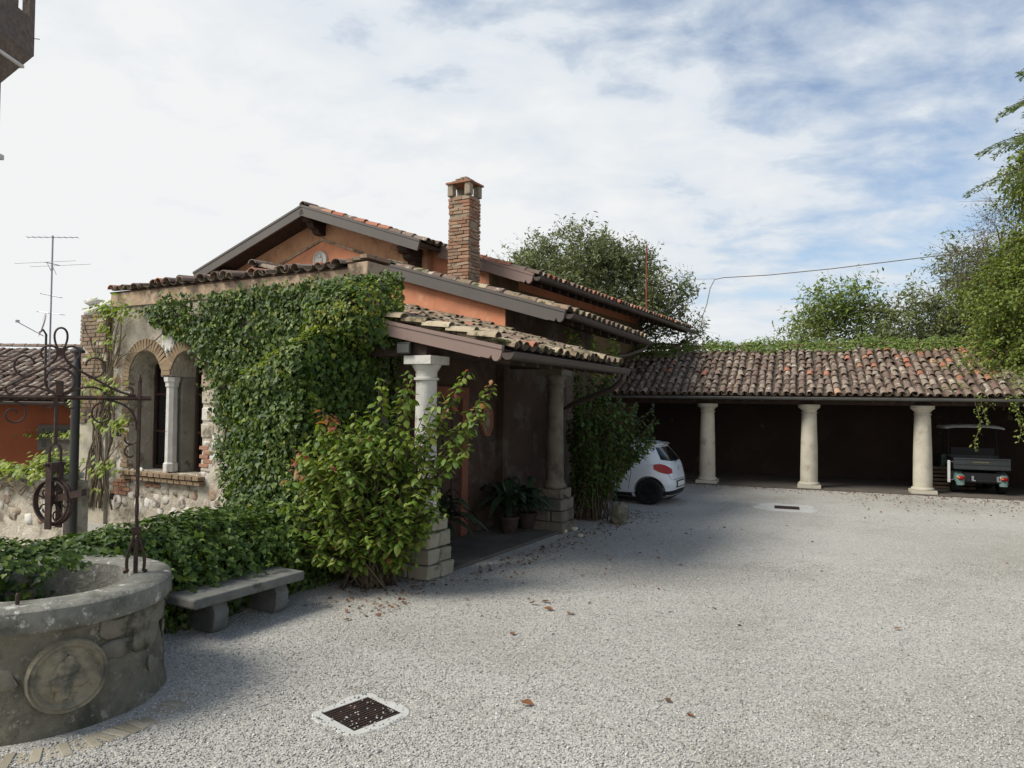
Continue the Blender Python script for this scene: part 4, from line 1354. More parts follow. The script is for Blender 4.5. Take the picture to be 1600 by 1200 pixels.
m.grid([[cpt(t, z) for t in ths] for z in zs], close=True)
m.f.append(tuple(len(m.v) - 96 + k for k in range(96)))
m.f.append(tuple(range(95, -1, -1)))
me = m.mesh('body', MT['car_paint'], car_loc, True)
cutters = []
body = bpy.data.objects.new('body', me); link(body, car)
tmp = []
for xw in (0.0, 2.46):
    cm = MB()
    for sy in (1, -1):
        cm2 = MB()
        pa, pb = CP(xw, sy * .95, .315), CP(xw, sy * .52, .315)
        X_, Y_ = H, ZX
        r_ = .365
        ring = lambda P: [P + X_ * r_ * math.cos(2 * PI * k / 40) + Y_ * r_ * math.sin(2 * PI * k / 40) for k in range(40)]
        cm2.grid([ring(pa), ring(pb)], close=True)
        cm2.f.append(tuple(range(40))); cm2.f.append(tuple(range(79, 39, -1)))
        cme = cm2.mesh('cut', MT['car_black'], Vector((0, 0, 0)))
        bmx = bmesh.new(); bmx.from_mesh(cme); bmesh.ops.recalc_face_normals(bmx, faces=bmx.faces); bmx.to_mesh(cme); bmx.free()
        co = bpy.data.objects.new('cut', cme); C.objects.link(co)
        tmp.append(co)
        md = body.modifiers.new('b', 'BOOLEAN'); md.operation = 'DIFFERENCE'; md.object = co; md.solver = 'EXACT'
bmx = bmesh.new(); bmx.from_mesh(me); bmesh.ops.recalc_face_normals(bmx, faces=bmx.faces); bmx.to_mesh(me); bmx.free()
bpy.context.view_layer.update()
dg = bpy.context.evaluated_depsgraph_get()
new_me = bpy.data.meshes.new_from_object(body.evaluated_get(dg))
body.modifiers.clear()
body.data = new_me
new_me.name = 'body'
new_me.materials.clear(); new_me.materials.append(MT['car_paint'])
new_me.polygons.foreach_set('material_index', [0] * len(new_me.polygons))
new_me.polygons.foreach_set('use_smooth', [True] * len(new_me.polygons))
new_me.set_sharp_from_angle(angle=math.radians(35))
for co in tmp:
    bpy.data.objects.remove(co)
def th_of_x(x, z, left=True):
    xr, xf, w_ = ck(z); xc, a = (xr + xf) / 2, (xf - xr) / 2
    c_ = (xc - x) / a
    c_ = max(-1, min(1, c_))
    th = math.acos(math.copysign(abs(c_) ** (NP / 2), c_))
    return th if left else -th
def th_of_y(y, z):
    xr, xf, w_ = ck(z)
    return math.asin(min(1, (abs(y) / w_)) ** (NP / 2)) * (1 if y >= 0 else -1)
def patch(name, material, fn, z0, z1, na=16, nz=8, off=.006, par=car, back=True):
    mb = MB()
    rows = []
    for i in range(nz + 1):
        b = i / nz
        row = []
        for k in range(na + 1):
            th, z = fn(k / na, b)
            row.append(cpt(th, z, off))
        rows.append(row)
    mb.grid(rows)
    if back:
        rows2 = []
        for i in range(nz + 1):
            rows2.append([cpt(*fn(k / na, i / nz), off - .012) for k in range(na + 1)])
        mb.grid(rows2[::-1])
        for e in ((rows[0], rows2[0]), (rows2[-1], rows[-1]), ([r[0] for r in rows], [r[0] for r in rows2]), ([r[-1] for r in rows2], [r[-1] for r in rows])):
            mb.grid([e[0], e[1]])
    return mb.build(name, material, par, smooth='auto')
lerp = lambda a, b, t: a + (b - a) * t
# tail window: rounded trapezoid, broad at the bottom
def rear_glass(a, b):
    z = lerp(1.015, 1.345, b)
    half = lerp(.70, .52, b) * (1 - .10 * (2 * a - 1) ** 2 * (1 - b))
    bow = .05 * (2 * a - 1) ** 2 * (1 - b)
    z2 = z + bow
    return th_of_y((2 * a - 1) * min(half, ck(z2)[2] * .955), z2), z2
patch('rear_window', 'car_glass', rear_glass, 0, 0)
for left in (True, False):
    def side_glass(a, b, x0=.34, x1=1.02):
        z = lerp(.985, 1.345, b)
        xr = lerp(x0 - .05, x0 + .16, b ** 1.5) if a < .5 else 0
        lo, hi = lerp(.26, .44, b), 1.02
        return th_of_x(lerp(lo, hi, a), z, left), z
    patch('side_window', 'car_glass', side_glass, 0, 0)
    def front_glass(a, b):
        z = lerp(.985, 1.345, b)
        lo, hi = 1.06, lerp(1.98, 1.3, b)
        return th_of_x(lerp(lo, hi, a), z, left), z
    patch('side_window', 'car_glass', front_glass, 0, 0)
    # tail lamp wrapping the corner
    def lamp(a, b):
        zc = lerp(.90, .80, a); hgt = .21 * math.sin(PI * min(1, max(0, .12 + a * .8))) ** .7
        z = zc + (b - .5) * hgt
        th0, th1 = th_of_x(-.10, z, left), th_of_y((.46 if left else -.46), z)
        return lerp(th0, th1, a), z
    lm = patch('tail_lamp', 'lamp_red', lamp, 0, 0, na=18, nz=8, off=.01)
    # door seam and sill line: thin dark strips
    def seam(a, b):
        z = lerp(.36, 1.36, b)
        x = (.42 + .22 * max(0, (z - .75)) if z > .75 else .42 + (.75 - z) * .18) - .1 * (z > 1.05) * (z - 1.05)
        return th_of_x(x + a * .012, z, left), z
    patch('door_seam', 'car_black', seam, 0, 0, na=1, nz=16, off=.0015, back=False)
    def seam2(a, b):
        z = lerp(.30, 1.36, b)
        return th_of_x(1.04 + a * .012, z, left), z
    patch('door_seam', 'car_black', seam2, 0, 0, na=1, nz=12, off=.0015, back=False)
    m = MB(); pts = [cpt(th_of_x(x, .86, left), .86, .03) for x in (.62, .7, .78, .84)]
    m.tube(pts, .015, 6); m.build('door_handle', 'car_paint', car, smooth=True)
    def sill(a, b):
        z = lerp(.18, .27, b)
        return th_of_x(lerp(.42, 2.05, a), z, left), z
    patch('sill_trim', 'car_black', sill, 0, 0, na=10, nz=2)
    m = MB(); pts = [cpt(th_of_x(x, .985, left), .985, .008) for x in np.linspace(.28, 1.98, 12)]
    m.tube(pts, .009, 5); m.build('window_trim', 'car_black', car)
# wind screen and bonnet lamps (far side)
patch('windscreen', 'car_glass', lambda a, b: (PI - th_of_y((2 * a - 1) * .55, lerp(1.03, 1.36, b)), lerp(1.03, 1.36, b)), 0, 0)
for s_ in (-1, 1):
    patch('headlamp', 'chrome', lambda a, b: (PI - th_of_y(s_ * lerp(.45, .78, a), lerp(.66, .84, b)), lerp(.66, .84, b)), 0, 0, na=6, nz=4)
# black diffuser, plate, hatch seam, badge, spoiler, wiper
patch('bumper_trim', 'car_black', lambda a, b: (th_of_y((2 * a - 1) * .80, lerp(.20, .36 - .05 * (2 * a - 1) ** 2, b)), lerp(.20, .36 - .05 * (2 * a - 1) ** 2, b)), 0, 0, na=24, nz=3)
patch('number_plate', 'paper', lambda a, b: (th_of_y((2 * a - 1) * .26, lerp(.43, .54, b)), lerp(.43, .54, b)), 0, 0, na=6, nz=2, off=.012)
patch('plate_recess', 'car_black', lambda a, b: (th_of_y((2 * a - 1) * .34, lerp(.40, .57, b)), lerp(.40, .57, b)), 0, 0, na=8, nz=2, off=.004)
for ys in (-.70, .70):
    patch('hatch_seam', 'car_black', lambda a, b: (th_of_y((ys + (.012 * a)) * lerp(.78, .98, b), lerp(.60, 1.0, b)), lerp(.60, 1.0, b)), 0, 0, na=1, nz=8, off=.0015, back=False)
patch('hatch_seam', 'car_black', lambda a, b: (th_of_y((2 * a - 1) * .55, .595 + .012 * b), .595 + .012 * b), 0, 0, na=12, nz=1, off=.0015, back=False)
bc = csurf(th_of_y(0.0, .86), .86)
m = MB(); m.tube(arc(CP(bc.x - .012, 0, .86), LFT, ZX, .052, 0, 2 * PI, 24), .009, 6)
m.tube([CP(bc.x - .012, .045, .862), CP(bc.x - .014, -.005, .872), CP(bc.x - .014, .005, .848), CP(bc.x - .012, -.045, .858)], .007, 5)
m.build('emblem', 'chrome', car, smooth=True)
m = MB()
rows = []
for k in range(13):
    y = -.58 + 1.16 * k / 12
    e = .02 * (abs(y) / .58) ** 2
    rows.append([CP(.18 + e, y, 1.452 - e), CP(-.02 + e, y, 1.455 - e), CP(-.155 + e * 4, y, 1.43 - e), CP(-.15 + e * 4, y, 1.408 - e), CP(.0, y, 1.40)])
m.grid(rows); m.f.append((0, 1, 2, 3, 4)); m.f.append(tuple(len(m.v) - 5 + k for k in (4, 3, 2, 1, 0)))
m.build('roof_spoiler', 'car_paint', car, smooth='auto')
m = MB(); m.box(CP(-.158, 0, 1.418), (.01, .3, .018), H, LFT, ZX); m.build('brake_lamp', 'lamp_red', car)
m = MB(); m.tube([CP(ck(1.0)[0] - .02, 0, 1.0), CP(ck(1.1)[0] - .03, .25, 1.08)], .01, 5); m.build('wiper', 'car_black', car)
m = MB(); m.tube([CP(.3, 0, 1.47), CP(.12, 0, 1.62)], .006, 5); m.build('aerial', 'car_black', car)
for s_ in (-1, 1):
    m = MB(); m.tube([CP(x, s_ * .50, 1.455 - .02 * abs(x - .55)) for x in (.1, .3, .6, .9)], .014, 6); m.build('roof_rail', 'car_black', car, smooth=True)
def wheel(xw, sy):
    m = MB()
    c = CP(xw, sy * .72, .315)
    N = LFT * sy
    prof = [(.19, -.09), (.28, -.10), (.305, -.085), (.315, -.05), (.315, .05), (.305, .08), (.285, .098), (.215, .10), (.205, .07), (.19, .0)]
    rows = [[c + N * h + (H * math.cos(2 * PI * k / 36) + ZX * math.sin(2 * PI * k / 36)) * r for k in range(36)] for r, h in prof]
    m.grid(rows, close=True)
    wl = m.build('wheel', 'tyre', car, smooth='auto')
    m = MB()
    rows = [[c + N * h + (H * math.cos(2 * PI * k / 36) + ZX * math.sin(2 * PI * k / 36)) * r for k in range(36)] for r, h in ((.213, .095), (.2, .095), (.192, .03), (.0, .02))]
    m.grid(rows, close=True)
    for k in range(5):
        a = 2 * PI * k / 5 + .3
        d = H * math.cos(a) + ZX * math.sin(a); e = d.cross(N)
        for o_ in (-.02, .02):
            m.box(c + N * .075 + d * .115 + e * o_ * 1.4, (.19, .024, .025), d, e, N)
    m.lathe([(0.0, 0)], c, 3) if False else None
    m.box(c + N * .08, (.06, .06, .03), H, ZX, N)
    m.build('rim', 'rim_black', wl, smooth='auto')
for xw in (0.0, 2.46):
    for sy in (1, -1):
        wheel(xw, sy)

# ================================================================== utility cart under the loggia
KC = Vector((12.70, 19.55, 0.035))
KR = math.radians(-21)
KX, KY = Vector((math.cos(KR), math.sin(KR), 0)), Vector((-math.sin(KR), math.cos(KR), 0))
cart = thing('utility_cart', 'green electric utility cart with white roof parked in the loggia', 'golf cart', KC)
def kbox(mb, x0, x1, y0, y1, z0, z1):
    P = lambda x, y, z: KC + KX * x + KY * y + ZX * z
    mb.hexa([P(x0, y0, z0), P(x1, y0, z0), P(x1, y1, z0), P(x0, y1, z0), P(x0, y0, z1), P(x1, y0, z1), P(x1, y1, z1), P(x0, y1, z1)])
KP = lambda x, y, z: KC + KX * x + KY * y + ZX * z
m = MB(); kbox(m, -.66, .66, 0, .03, .68, .98); kbox(m, -.66, .66, -.018, 0, .94, .98); kbox(m, -.66, .66, -.018, 0, .80, .83); kbox(m, -.66, .66, -.018, 0, .68, .71)
tg = m.build('tailgate', 'cart_grey', cart, bevel=.005)
# raised maker's lettering on the tailgate, too faint to spell out: small yellow strokes
x = -.22
for wd in (.05, .04, .05, .02, .045, .05, .04, .05):
    m = MB(); kbox(m, x, x + wd - .012, -.006, .0, .855, .885); m.build('lettering', 'letter_yellow', tg); x += wd + .006
m = MB(); kbox(m, -.66, -.63, .03, 1.05, .68, .98); kbox(m, .63, .66, .03, 1.05, .68, .98); kbox(m, -.63, .63, 1.02, 1.05, .68, 1.0); kbox(m, -.63, .63, .03, 1.02, .66, .69)
m.build('cargo_bed', 'cart_grey', cart, bevel=.005)
m = MB(); kbox(m, -.42, .55, .06, 1.0, .30, .58); kbox(m, -.40, .62, .0, .06, .34, .40); m.build('chassis', 'car_black', cart, bevel=.01)
for k, xx in enumerate((-.24, .34)):
    m = MB(); kbox(m, xx, xx + .05, -.01, .05, .36, .50); kbox(m, xx, xx + .09, -.03, .05, .36, .39); m.build('bumper_bracket', 'steel', cart)
# rounded rear wings
for s_ in (-1, 1):
    m = MB(); rows = []
    for k in range(13):
        t = PI * k / 12
        r = []
        for j in range(9):
            q = PI * j / 8
            xx = s_ * (.50 + .17 * math.cos(q) * (.55 + .45 * math.sin(t)))
            yy = .06 + .42 - .46 * math.cos(t) - .05 * math.sin(q)
            z_ = .27 + .36 * (math.sin(t) ** .55) * (.35 + .65 * math.sin(q) ** .5) if 0 < k < 12 else .24
            r.append(KP(xx, yy, z_))
        rows.append(r)
    m.grid(rows)
    m.build('wing', 'cart_green', cart, smooth=True)
    m = MB()
    disc(m, KP(s_ * .50, -.035, .44), KX, ZX, -KY, [(.09, 0), (.09, .03), (.02, .045)], 16)
    for i_ in range(len(m.v)):
        p = Vector(m.v[i_]); q = p - KP(s_ * .50, -.035, .44); q.z *= .6; m.v[i_] = tuple(KP(s_ * .50, -.035, .44) + q)
    tl = m.build('tail_lamp', 'lamp_red', cart, smooth=True)
    m = MB(); m.box(KP(s_ * .5 + (-.05), -.075, .45), (.04, .02, .04), KX, KY, ZX); m.build('indicator', 'lamp_amber', tl)
    for yy in (.48, 1.95):
        m = MB(); c = KP(s_ * .55, yy, .22)
        rows = [[c + KX * s_ * h + (KY * math.cos(2 * PI * k / 24) + ZX * math.sin(2 * PI * k / 24)) * r for k in range(24)] for r, h in ((.02, -.1), (.19, -.1), (.22, -.07), (.22, .07), (.19, .1), (.11, .09), (.02, .06))]
        m.grid(rows, close=True); m.build('wheel', 'tyre', cart, smooth='auto')
m = MB(); kbox(m, -.60, .60, 1.1, 1.55, .35, .72); kbox(m, -.55, .55, 1.08, 1.5, .73, .80); kbox(m, -.55, .55, 1.07, 1.15, .80, 1.22); m.build('seat', 'car_black', cart, bevel=.02)
m = MB(); kbox(m, -.60, .60, 1.56, 2.35, .22, .32); kbox(m, -.60, .60, 2.1, 2.4, .32, .95); m.build('front_body', 'cart_green', cart, bevel=.05)
m = MB(); m.tube(arc(KP(-.28, 1.85, 1.05), KX, (KY * .5 + ZX * .85).normalized(), .17, 0, 2 * PI, 20), .014, 6); m.tube([KP(-.28, 1.85, 1.05), KP(-.28, 2.1, .8)], .02, 6); m.build('steering_wheel', 'car_black', cart)
for (a, b) in (((-.60, 1.02, .98), (-.58, 1.2, 1.78)), ((.60, 1.02, .98), (.58, 1.2, 1.78)), ((-.55, 2.2, .95), (-.55, 2.0, 1.78)), ((.55, 2.2, .95), (.55, 2.0, 1.78))):
    m = MB(); m.tube([KP(*a), KP(*b)], .016, 6); m.build('roof_post', 'car_black', cart)
m = MB(); rows = []
for k in range(11):
    xx = -.72 + 1.44 * k / 10
    e = 1 - abs(xx / .72) ** 4
    rows.append([KP(xx, .78, 1.74 + .05 * e), KP(xx, .85, 1.79 + .05 * e), KP(xx, 1.5, 1.83 + .05 * e), KP(xx, 2.15, 1.79 + .05 * e), KP(xx, 2.25, 1.74 + .05 * e), KP(xx, 2.15, 1.735 + .05 * e), KP(xx, .85, 1.735 + .05 * e)])
m.grid(rows, close=True); m.f.append(tuple(range(7))); m.f.append(tuple(len(m.v) - 7 + k for k in range(6, -1, -1)))
m.build('roof', 'cart_white', cart, smooth='auto')
m = MB(); kbox(m, -.80, -.73, .06, .1, .30, .90); m.build('side_flap', 'cart_white', cart, bevel=.01)
m = MB(); m.tube([KP(-.73, .08, .86), KP(-.65, .08, .86)], .012, 5); m.tube([KP(-.73, .08, .36), KP(-.60, .1, .40)], .012, 5); m.build('flap_hinge', 'steel', cart)

# ================================================================== well
WC = Vector((-3.80, 5.90, 0))
well = thing('stone_well', 'round stone well with carved roundel in front', 'well', WC)
def ring(mb, prof, n=72, jit=0.0, fr=3.0):
    rows = []
    for r, z in prof:
        row = []
        for k in range(n):
            a = 2 * PI * k / n
            j = noise.noise(Vector((math.cos(a) * fr, math.sin(a) * fr, z * 4))) * jit + noise.noise(Vector((math.cos(a) * fr * 4, math.sin(a) * fr * 4, z * 9))) * jit * .5
            row.append((WC.x + (r + j) * math.cos(a), WC.y + (r + j) * math.sin(a), z + j * .35))
        rows.append(row)
    mb.grid(rows, close=True)
m = MB()
ring(m, [(.64, -.3), (.64, .3), (.645, .74), (.65, .905), (.67, .92), (.83, .925), (.935, .92), (.962, .90), (.967, .82), (.962, .765), (.947, .745), (.90, .735)], jit=.016)
rim = m.build('rim', 'well_stone', well, smooth='auto')
m = MB()
ring(m, [(.915, .737), (.90, .70), (.892, .6), (.892, .5), (.895, .4), (.90, .3), (.905, .2), (.918, .1), (.938, .0), (.938, -.05)], jit=.026, fr=4)
drum = m.build('drum', 'well_drum', well, smooth=True)
m = MB(); disc(m, WC + ZX * .01, Vector((1, 0, 0)), Vector((0, 1, 0)), ZX, [(.70, 0), (.01, 0)]); m.build('well_bottom', 'earth', well)
# proud stones in the drum
ds = [stone_mesh('stone', 'drum_stone', 50 + i, .5, 2, .4) for i in range(6)]
for k in range(64):
    a = random.uniform(-2.9, .8); z = random.uniform(.05, .68)
    if abs(a + .80) < .33: continue
    s_ = random.uniform(.05, .14)
    d = Vector((math.cos(a), math.sin(a), 0)); e = Vector((-d.y, d.x, 0))
    place('stone', ds[k % 6], frame(WC + d * .885 + ZX * z, e, ZX, d, (s_ * 1.4, s_ * .75, .05)), drum)
# roundel
rd = Vector((.695, -.72, 0)).normalized(); re = Vector((-rd.y, rd.x, 0))
m = MB()
rc = WC + rd * .875 + ZX * .40
disc(m, rc, re, ZX, rd, [(.262, 0), (.262, .05), (.252, .068), (.238, .055), (.222, .068), (.208, .052), (.195, .034), (.13, .042), (.02, .045)], 44)
rnd = m.build('roundel', 'relief_stone', drum, smooth='auto')
for k in range(7):
    q, w_ = random.uniform(0, 2 * PI), random.uniform(0, .12)
    place('relief', stone_mesh('relief', 'relief_stone', k + .5, .4, 2, .4), frame(rc + rd * .045 + re * w_ * math.cos(q) + ZX * w_ * math.sin(q), re, ZX, rd, (random.uniform(.03, .08), random.uniform(.03, .08), .022)), rnd)
m = MB(); m.tube([WC + Vector((.30, -.72, .915)), WC + Vector((.30, -.72, .985)), WC + Vector((.305, -.715, 1.0))], .014, 6)
m.build('rim_pin', 'iron', rim)
# brick paving arc round the well, flush with the gravel
pav = [block_mesh('paving_brick', 'pedestal_stone', 140 + i, .08, jitter=.04) for i in range(4)]
pv_thing = thing('brick_edging', 'arc of worn bricks set in the gravel round the well', 'edging', WC + Vector((1.1, -.6, 0)))
for k in range(30):
    a = -1.95 + k * .068
    d = Vector((math.cos(a), math.sin(a), 0)); e = Vector((-d.y, d.x, 0))
    if random.random() < .15: continue
    rr = 1.20 + random.uniform(-.015, .015)
    place('paving_brick', pav[k % 4], frame(WC + d * rr + ZX * (-.02 + random.uniform(-.008, .006)), d, e, ZX, (.23, .064, .06)) @ Matrix.Rotation(random.gauss(0, .06), 4, 'Z'), pv_thing)

# wrought iron overthrow
IP = Vector((-3.17, 6.16, 0)); IC = Vector((-3.72, 5.95, 0))
IX = (IP - IC).normalized(); HALF = (IP - IC).length
iron = thing('iron_overthrow', 'rusty wrought iron scroll arch over the well with pulley', 'wellhead', IC + ZX * .92)
I = lambda a, z: IC + IX * a + ZX * z
IN = IX.cross(ZX)
for s_ in (-1, 1):
    m = MB()
    n = 40
    pts = [I(s_ * HALF, .92 + 1.62 * k / n) for k in range(n + 1)]
    m.tube(pts[:8], .02, 4); 
    # twisted square bar
    b0 = len(m.v)
    for k in range(8, n + 1):
        tw = (k - 8) * .42 if k < 20 else 12 * .42
        for q in range(4):
            a_ = tw + PI / 4 + q * PI / 2
            m.v.append(tuple(pts[k] + (IX * math.cos(a_) + IN * math.sin(a_)) * .0165))
    for k in range(n - 8):
        for q in range(4):
            m.f.append((b0 + k * 4 + q, b0 + k * 4 + (q + 1) % 4, b0 + (k + 1) * 4 + (q + 1) % 4, b0 + (k + 1) * 4 + q))
    m.tube([I(s_ * HALF, 2.54), I(s_ * HALF, 2.60)], [.02, .004], 6)
    m.build('post', 'iron', iron)
    # splayed foot straps
    for sx in (-1, 1):
        m = MB()
        m.tube(bez(I(s_ * HALF + sx * .015, 1.28), I(s_ * HALF + sx * .02, 1.15), I(s_ * HALF + sx * .09, 1.08), I(s_ * HALF + sx * .06, .93)), .014, 5)
        m.tube([I(s_ * HALF + sx * .06, .935), I(s_ * HALF + sx * .09, .93)], .016, 5)
        m.build('foot_strap', 'iron', iron)
    m = MB(); m.box(I(s_ * HALF, 1.28), (.07, .06, .05), IX, IN, ZX); m.build('collar', 'iron', iron)
    # bracket scroll from post to bar
    m = MB()
    m.tube(bez(I(s_ * (HALF - .02), 2.12), I(s_ * (HALF - .01), 2.3), I(s_ * (HALF - .12), 2.36), I(s_ * (HALF - .24), 2.375)), .009, 5)
    m.tube(spiral(I(s_ * (HALF - .27), 2.26), IX * s_, ZX, .10, .025, PI * .5, PI * 2.9), .008, 5)
    m.tube(spiral(I(s_ * (HALF - .07), 2.06), IX * s_, ZX, .075, .03, PI * .1, -PI * 1.1), .008, 5)
    m.tube(spiral(I(s_ * (HALF - .05), 1.93), IX * s_, ZX, .075, .02, PI * .5, PI * 1.7), .008, 5)
    m.build('bracket_scroll', 'iron', iron)
    # upper half of the crest
    m = MB()
    m.tube(bez(I(s_ * (HALF - .03), 2.42), I(s_ * .42, 2.43), I(s_ * .30, 2.53), I(s_ * .19, 2.59)) + bez(I(s_ * .19, 2.59), I(s_ * .1, 2.64), I(s_ * .03, 2.68), I(s_ * .015, 2.78))[1:], .011, 6)
    m.tube(spiral(I(s_ * .24, 2.66), IX * s_, ZX, .10, .055, -PI * .62, PI * 1.0), .009, 5)
    m.tube(spiral(I(s_ * .085, 2.755), IX * s_, ZX, .075, .05, PI * 1.05, -PI * .25), .009, 5)
    m.tube(bez(I(s_ * .02, 2.42), I(s_ * .12, 2.46), I(s_ * .2, 2.52), I(s_ * .31, 2.46)), .009, 5)
    m.tube(spiral(I(s_ * .34, 2.45), IX * s_, ZX, .05, .02, PI * .7, -PI * .9), .008, 5)
    m.tube(spiral(I(s_ * (HALF - .09), 2.455), IX * s_, ZX, .045, .03, -PI * .5, PI * .7), .008, 5)
    m.tube(spiral(I(s_ * .085, 2.35), IX * s_, ZX, .05, .04, PI * .9, PI * 1.8), .007, 5)
    m.build('crest_scroll', 'iron', iron)
m = MB(); m.tube([I(-HALF - .09, 2.395), I(HALF + .09, 2.395)], .018, 4); m.build('crossbar', 'iron', iron)
m = MB(); m.tube(arc(I(0, 2.53), IX, ZX, .105, 0, 2 * PI, 28), .01, 6); m.box(I(0, 2.47), (.05, .03, .12), IX, IN, ZX); m.build('ring', 'iron', iron)
m = MB()
m.tube([I(.045 * math.sin(t) * (1 - .3 * math.cos(t)), 2.875 - .095 * math.cos(t)) for t in np.linspace(0, 2 * PI, 24)], .009, 5)
m.build('finial', 'iron', iron)
m = MB(); m.box(I(0, 2.77), (.06, .03, .07), IX, IN, ZX); m.build('crest_collar', 'iron', iron)
# pulley
m = MB(); m.tube([I(-.02, 2.39), I(-.02, 2.02)], .016, 5); m.build('hanger_rod', 'iron', iron)
m = MB(); m.tube([I(-.06, 1.72), I(-.06, 1.96), I(-.05, 2.0), I(-.02, 2.02), I(.01, 2.0), I(.02, 1.96), I(.02, 1.72)], .011, 5); m.build('shackle', 'iron', iron)
PD = (IX * .8 + IN * .6).normalized(); PN = PD.cross(ZX)
PCN = I(-.02, 1.545)
m = MB(); m.tube(arc(PCN, PD, ZX, .185, 0, 2 * PI, 36), .016, 6)
m.tube(arc(PCN + PN * .03, PD, ZX, .175, 0, 2 * PI, 36), .01, 5)
pu_ = m.build('pulley_wheel', 'iron', iron, smooth=True)
for k in range(5):
    a = 2 * PI * k / 5 + .4
    d = PD * math.cos(a) + ZX * math.sin(a); e = d.cross(PN)
    m = MB()
    m.tube([PCN, PCN + d * .18], .009, 5)
    m.tube(spiral(PCN + d * .11 + e * .045, d, e, .05, .015, PI * .3, PI * 2.4, 18), .007, 5)
    m.build('spoke', 'iron', pu_)
for s_ in (-1, 1):
    m = MB(); m.hexa([PCN + PN * s_ * .05 + PD * x_ + PN * y_ + ZX * z_ for z_ in (-.22, .26) for x_, y_ in ((-.03, -.008), (.03, -.008), (.03, .008), (-.03, .008))])
    m.build('pulley_cheek', 'iron', iron)
m = MB(); m.box(PCN + PD * .14 + ZX * .05, (.34, .05, .055), (PD + ZX * .22).normalized(), PN, ZX); m.build('pulley_arm', 'iron', iron)
m = MB(); m.box(PCN + ZX * .28, (.07, .12, .08), PD, PN, ZX); m.tube([PCN + ZX * .3 - PN * .1, PCN + ZX * .3 + PN * .1], .012, 6); m.build('pulley_head', 'iron', iron)

# ================================================================== bench
bench = thing('stone_bench', 'low grey stone bench in front of the ivy hedge', 'bench', W(-6.45, 5.42, 0))
bm = bmesh.new(); bmesh.ops.create_grid(bm, x_segments=14, y_segments=6, size=.5)
bm.free()
m = MB(); m.fbox(-6.76, -6.16, 4.7, 6.16, .325, .43)
o = m.build('seat_slab', 'bench_stone', bench, bevel=.022)
for u_ in (5.0, 5.82):
    m = MB(); m.prism([W(-6.68, u_, z_) for z_ in ()] or [W(v_, u_, z_) for v_, z_ in ((-6.7, 0), (-6.3, 0), (-6.26, .05), (-6.24, .22), (-6.3, .324), (-6.7, .324))], UX * .18)
    m.build('support', 'bench_stone', bench, bevel=.015)

# ================================================================== drains
def drain(c, ang, size, label, surround):
    X = Vector((math.cos(ang), math.sin(ang), 0)); Y = Vector((-X.y, X.x, 0))
    t = thing('drain_grate', label, 'drain', c)
    h = size / 2
    n = 40
    inner = []; outer = []
    for k in range(n):
        a = 2 * PI * k / n
        d = Vector((math.cos(a), math.sin(a), 0))
        s_ = h / max(abs(math.cos(a)), abs(math.sin(a)))
        inner.append(s_ * d)
        w_ = surround * (1 + .55 * noise.noise(d * 2.1 + Vector(c)))
        q = (abs(math.cos(a)) ** 5 + abs(math.sin(a)) ** 5) ** (-1 / 5)
        outer.append(d * (q * (h + w_)))
    m = MB()
    tr = lambda p, z: c + X * p.x + Y * p.y + ZX * z
    m.grid([[tr(p, -.08) for p in inner], [tr(p, .006) for p in inner], [tr(p, .008) for p in outer], [tr(p * 1.06, -.01) for p in outer]], close=True)
    m.build('concrete_surround', 'concrete', t)
    m = MB(); m.add([tr(Vector((x, y, 0)), -.0 + .0012) for x, y in ((-h, -h), (h, -h), (h, h), (-h, h))], [(0, 1, 2, 3)]); m.build('sump_shade', 'car_black', t)  # black sheet paints the darkness of the pit under the bars
    nb = 13
    for k in range(nb):
        y = -h + (k + .5) * size / nb
        m = MB(); m.box(c + Y * y + ZX * .0045, (size * .985, size / nb * .5, .006), X, Y, ZX); m.build('bar', 'iron', t)
    return t
DC = Vector((-1.125, 5.60, 0))
drain(DC, math.radians(47), .43, 'square iron drain grate with pale concrete surround near the well', .085)
drain(Vector((6.45, 16.95, 0)), math.radians(-20), .55, 'small distant drain grate in the gravel before the loggia', .35)
for k in range(26):
    pass
# ================================================================== flue pipe beside the outbuilding
fp = thing('flue_pipe', 'tall black metal pipe at the end of the garden wall', 'pipe', W(-10.72, 6.1, 0))
m = MB(); m.tube([W(-10.72, 6.1, 0), W(-10.72, 6.1, 2.78), W(-10.72, 6.1, 2.84), W(-10.74, 6.12, 2.92), W(-10.74, 6.12, 3.04)], [.06, .06, .06, .045, .045], 14); m.build('pipe', 'black_pipe', fp, smooth='auto')
m = MB(); m.lathe([(.05, 0), (.10, .01), (.10, .04), (.05, .09), (.01, .10)], W(-10.74, 6.12, 3.04), 16); m.build('cowl', 'black_pipe', fp, smooth='auto')
m = MB(); m.lathe([(.065, 0), (.065, .05)], W(-10.72, 6.1, 1.2), 14); m.build('clamp', 'black_pipe', fp, smooth='auto')

# ================================================================== garden wall on the left
gw = thing('garden_wall', 'low crumbling rubble wall with creeper left of the outbuilding', 'wall', W(-13, 6.2, 0))
m = MB(); m.fbox(-18.0, -10.82, 6.02, 6.38, 0, 1.16); gwm = m.build('wall', 'rubble', gw)
for k in range(12):
    v_ = -17.6 + k * .57
    m = MB(); m.fbox(v_ - .275, v_ + .275, 5.95, 6.45, 1.162, 1.26); m.build('coping_stone', 'white_stone' if k % 3 else 'old_concrete', gw, bevel=.015)
for k in range(46):
    place('stone', sm[k % 8], frame(W(random.uniform(-15, -10.95), 6.035, random.uniform(.5, 1.08)), VX, ZX, -UX, (random.uniform(.05, .13), random.uniform(.05, .1), .06)), gwm)
gw2 = thing('terrace_wall', 'dark retaining wall topped with creeper before the orange house', 'wall', W(-19, 11.5, 0))
m = MB(); m.fbox(-30, -15.2, 11.3, 11.7, 0, 1.22); m.build('wall', 'old_concrete', gw2)
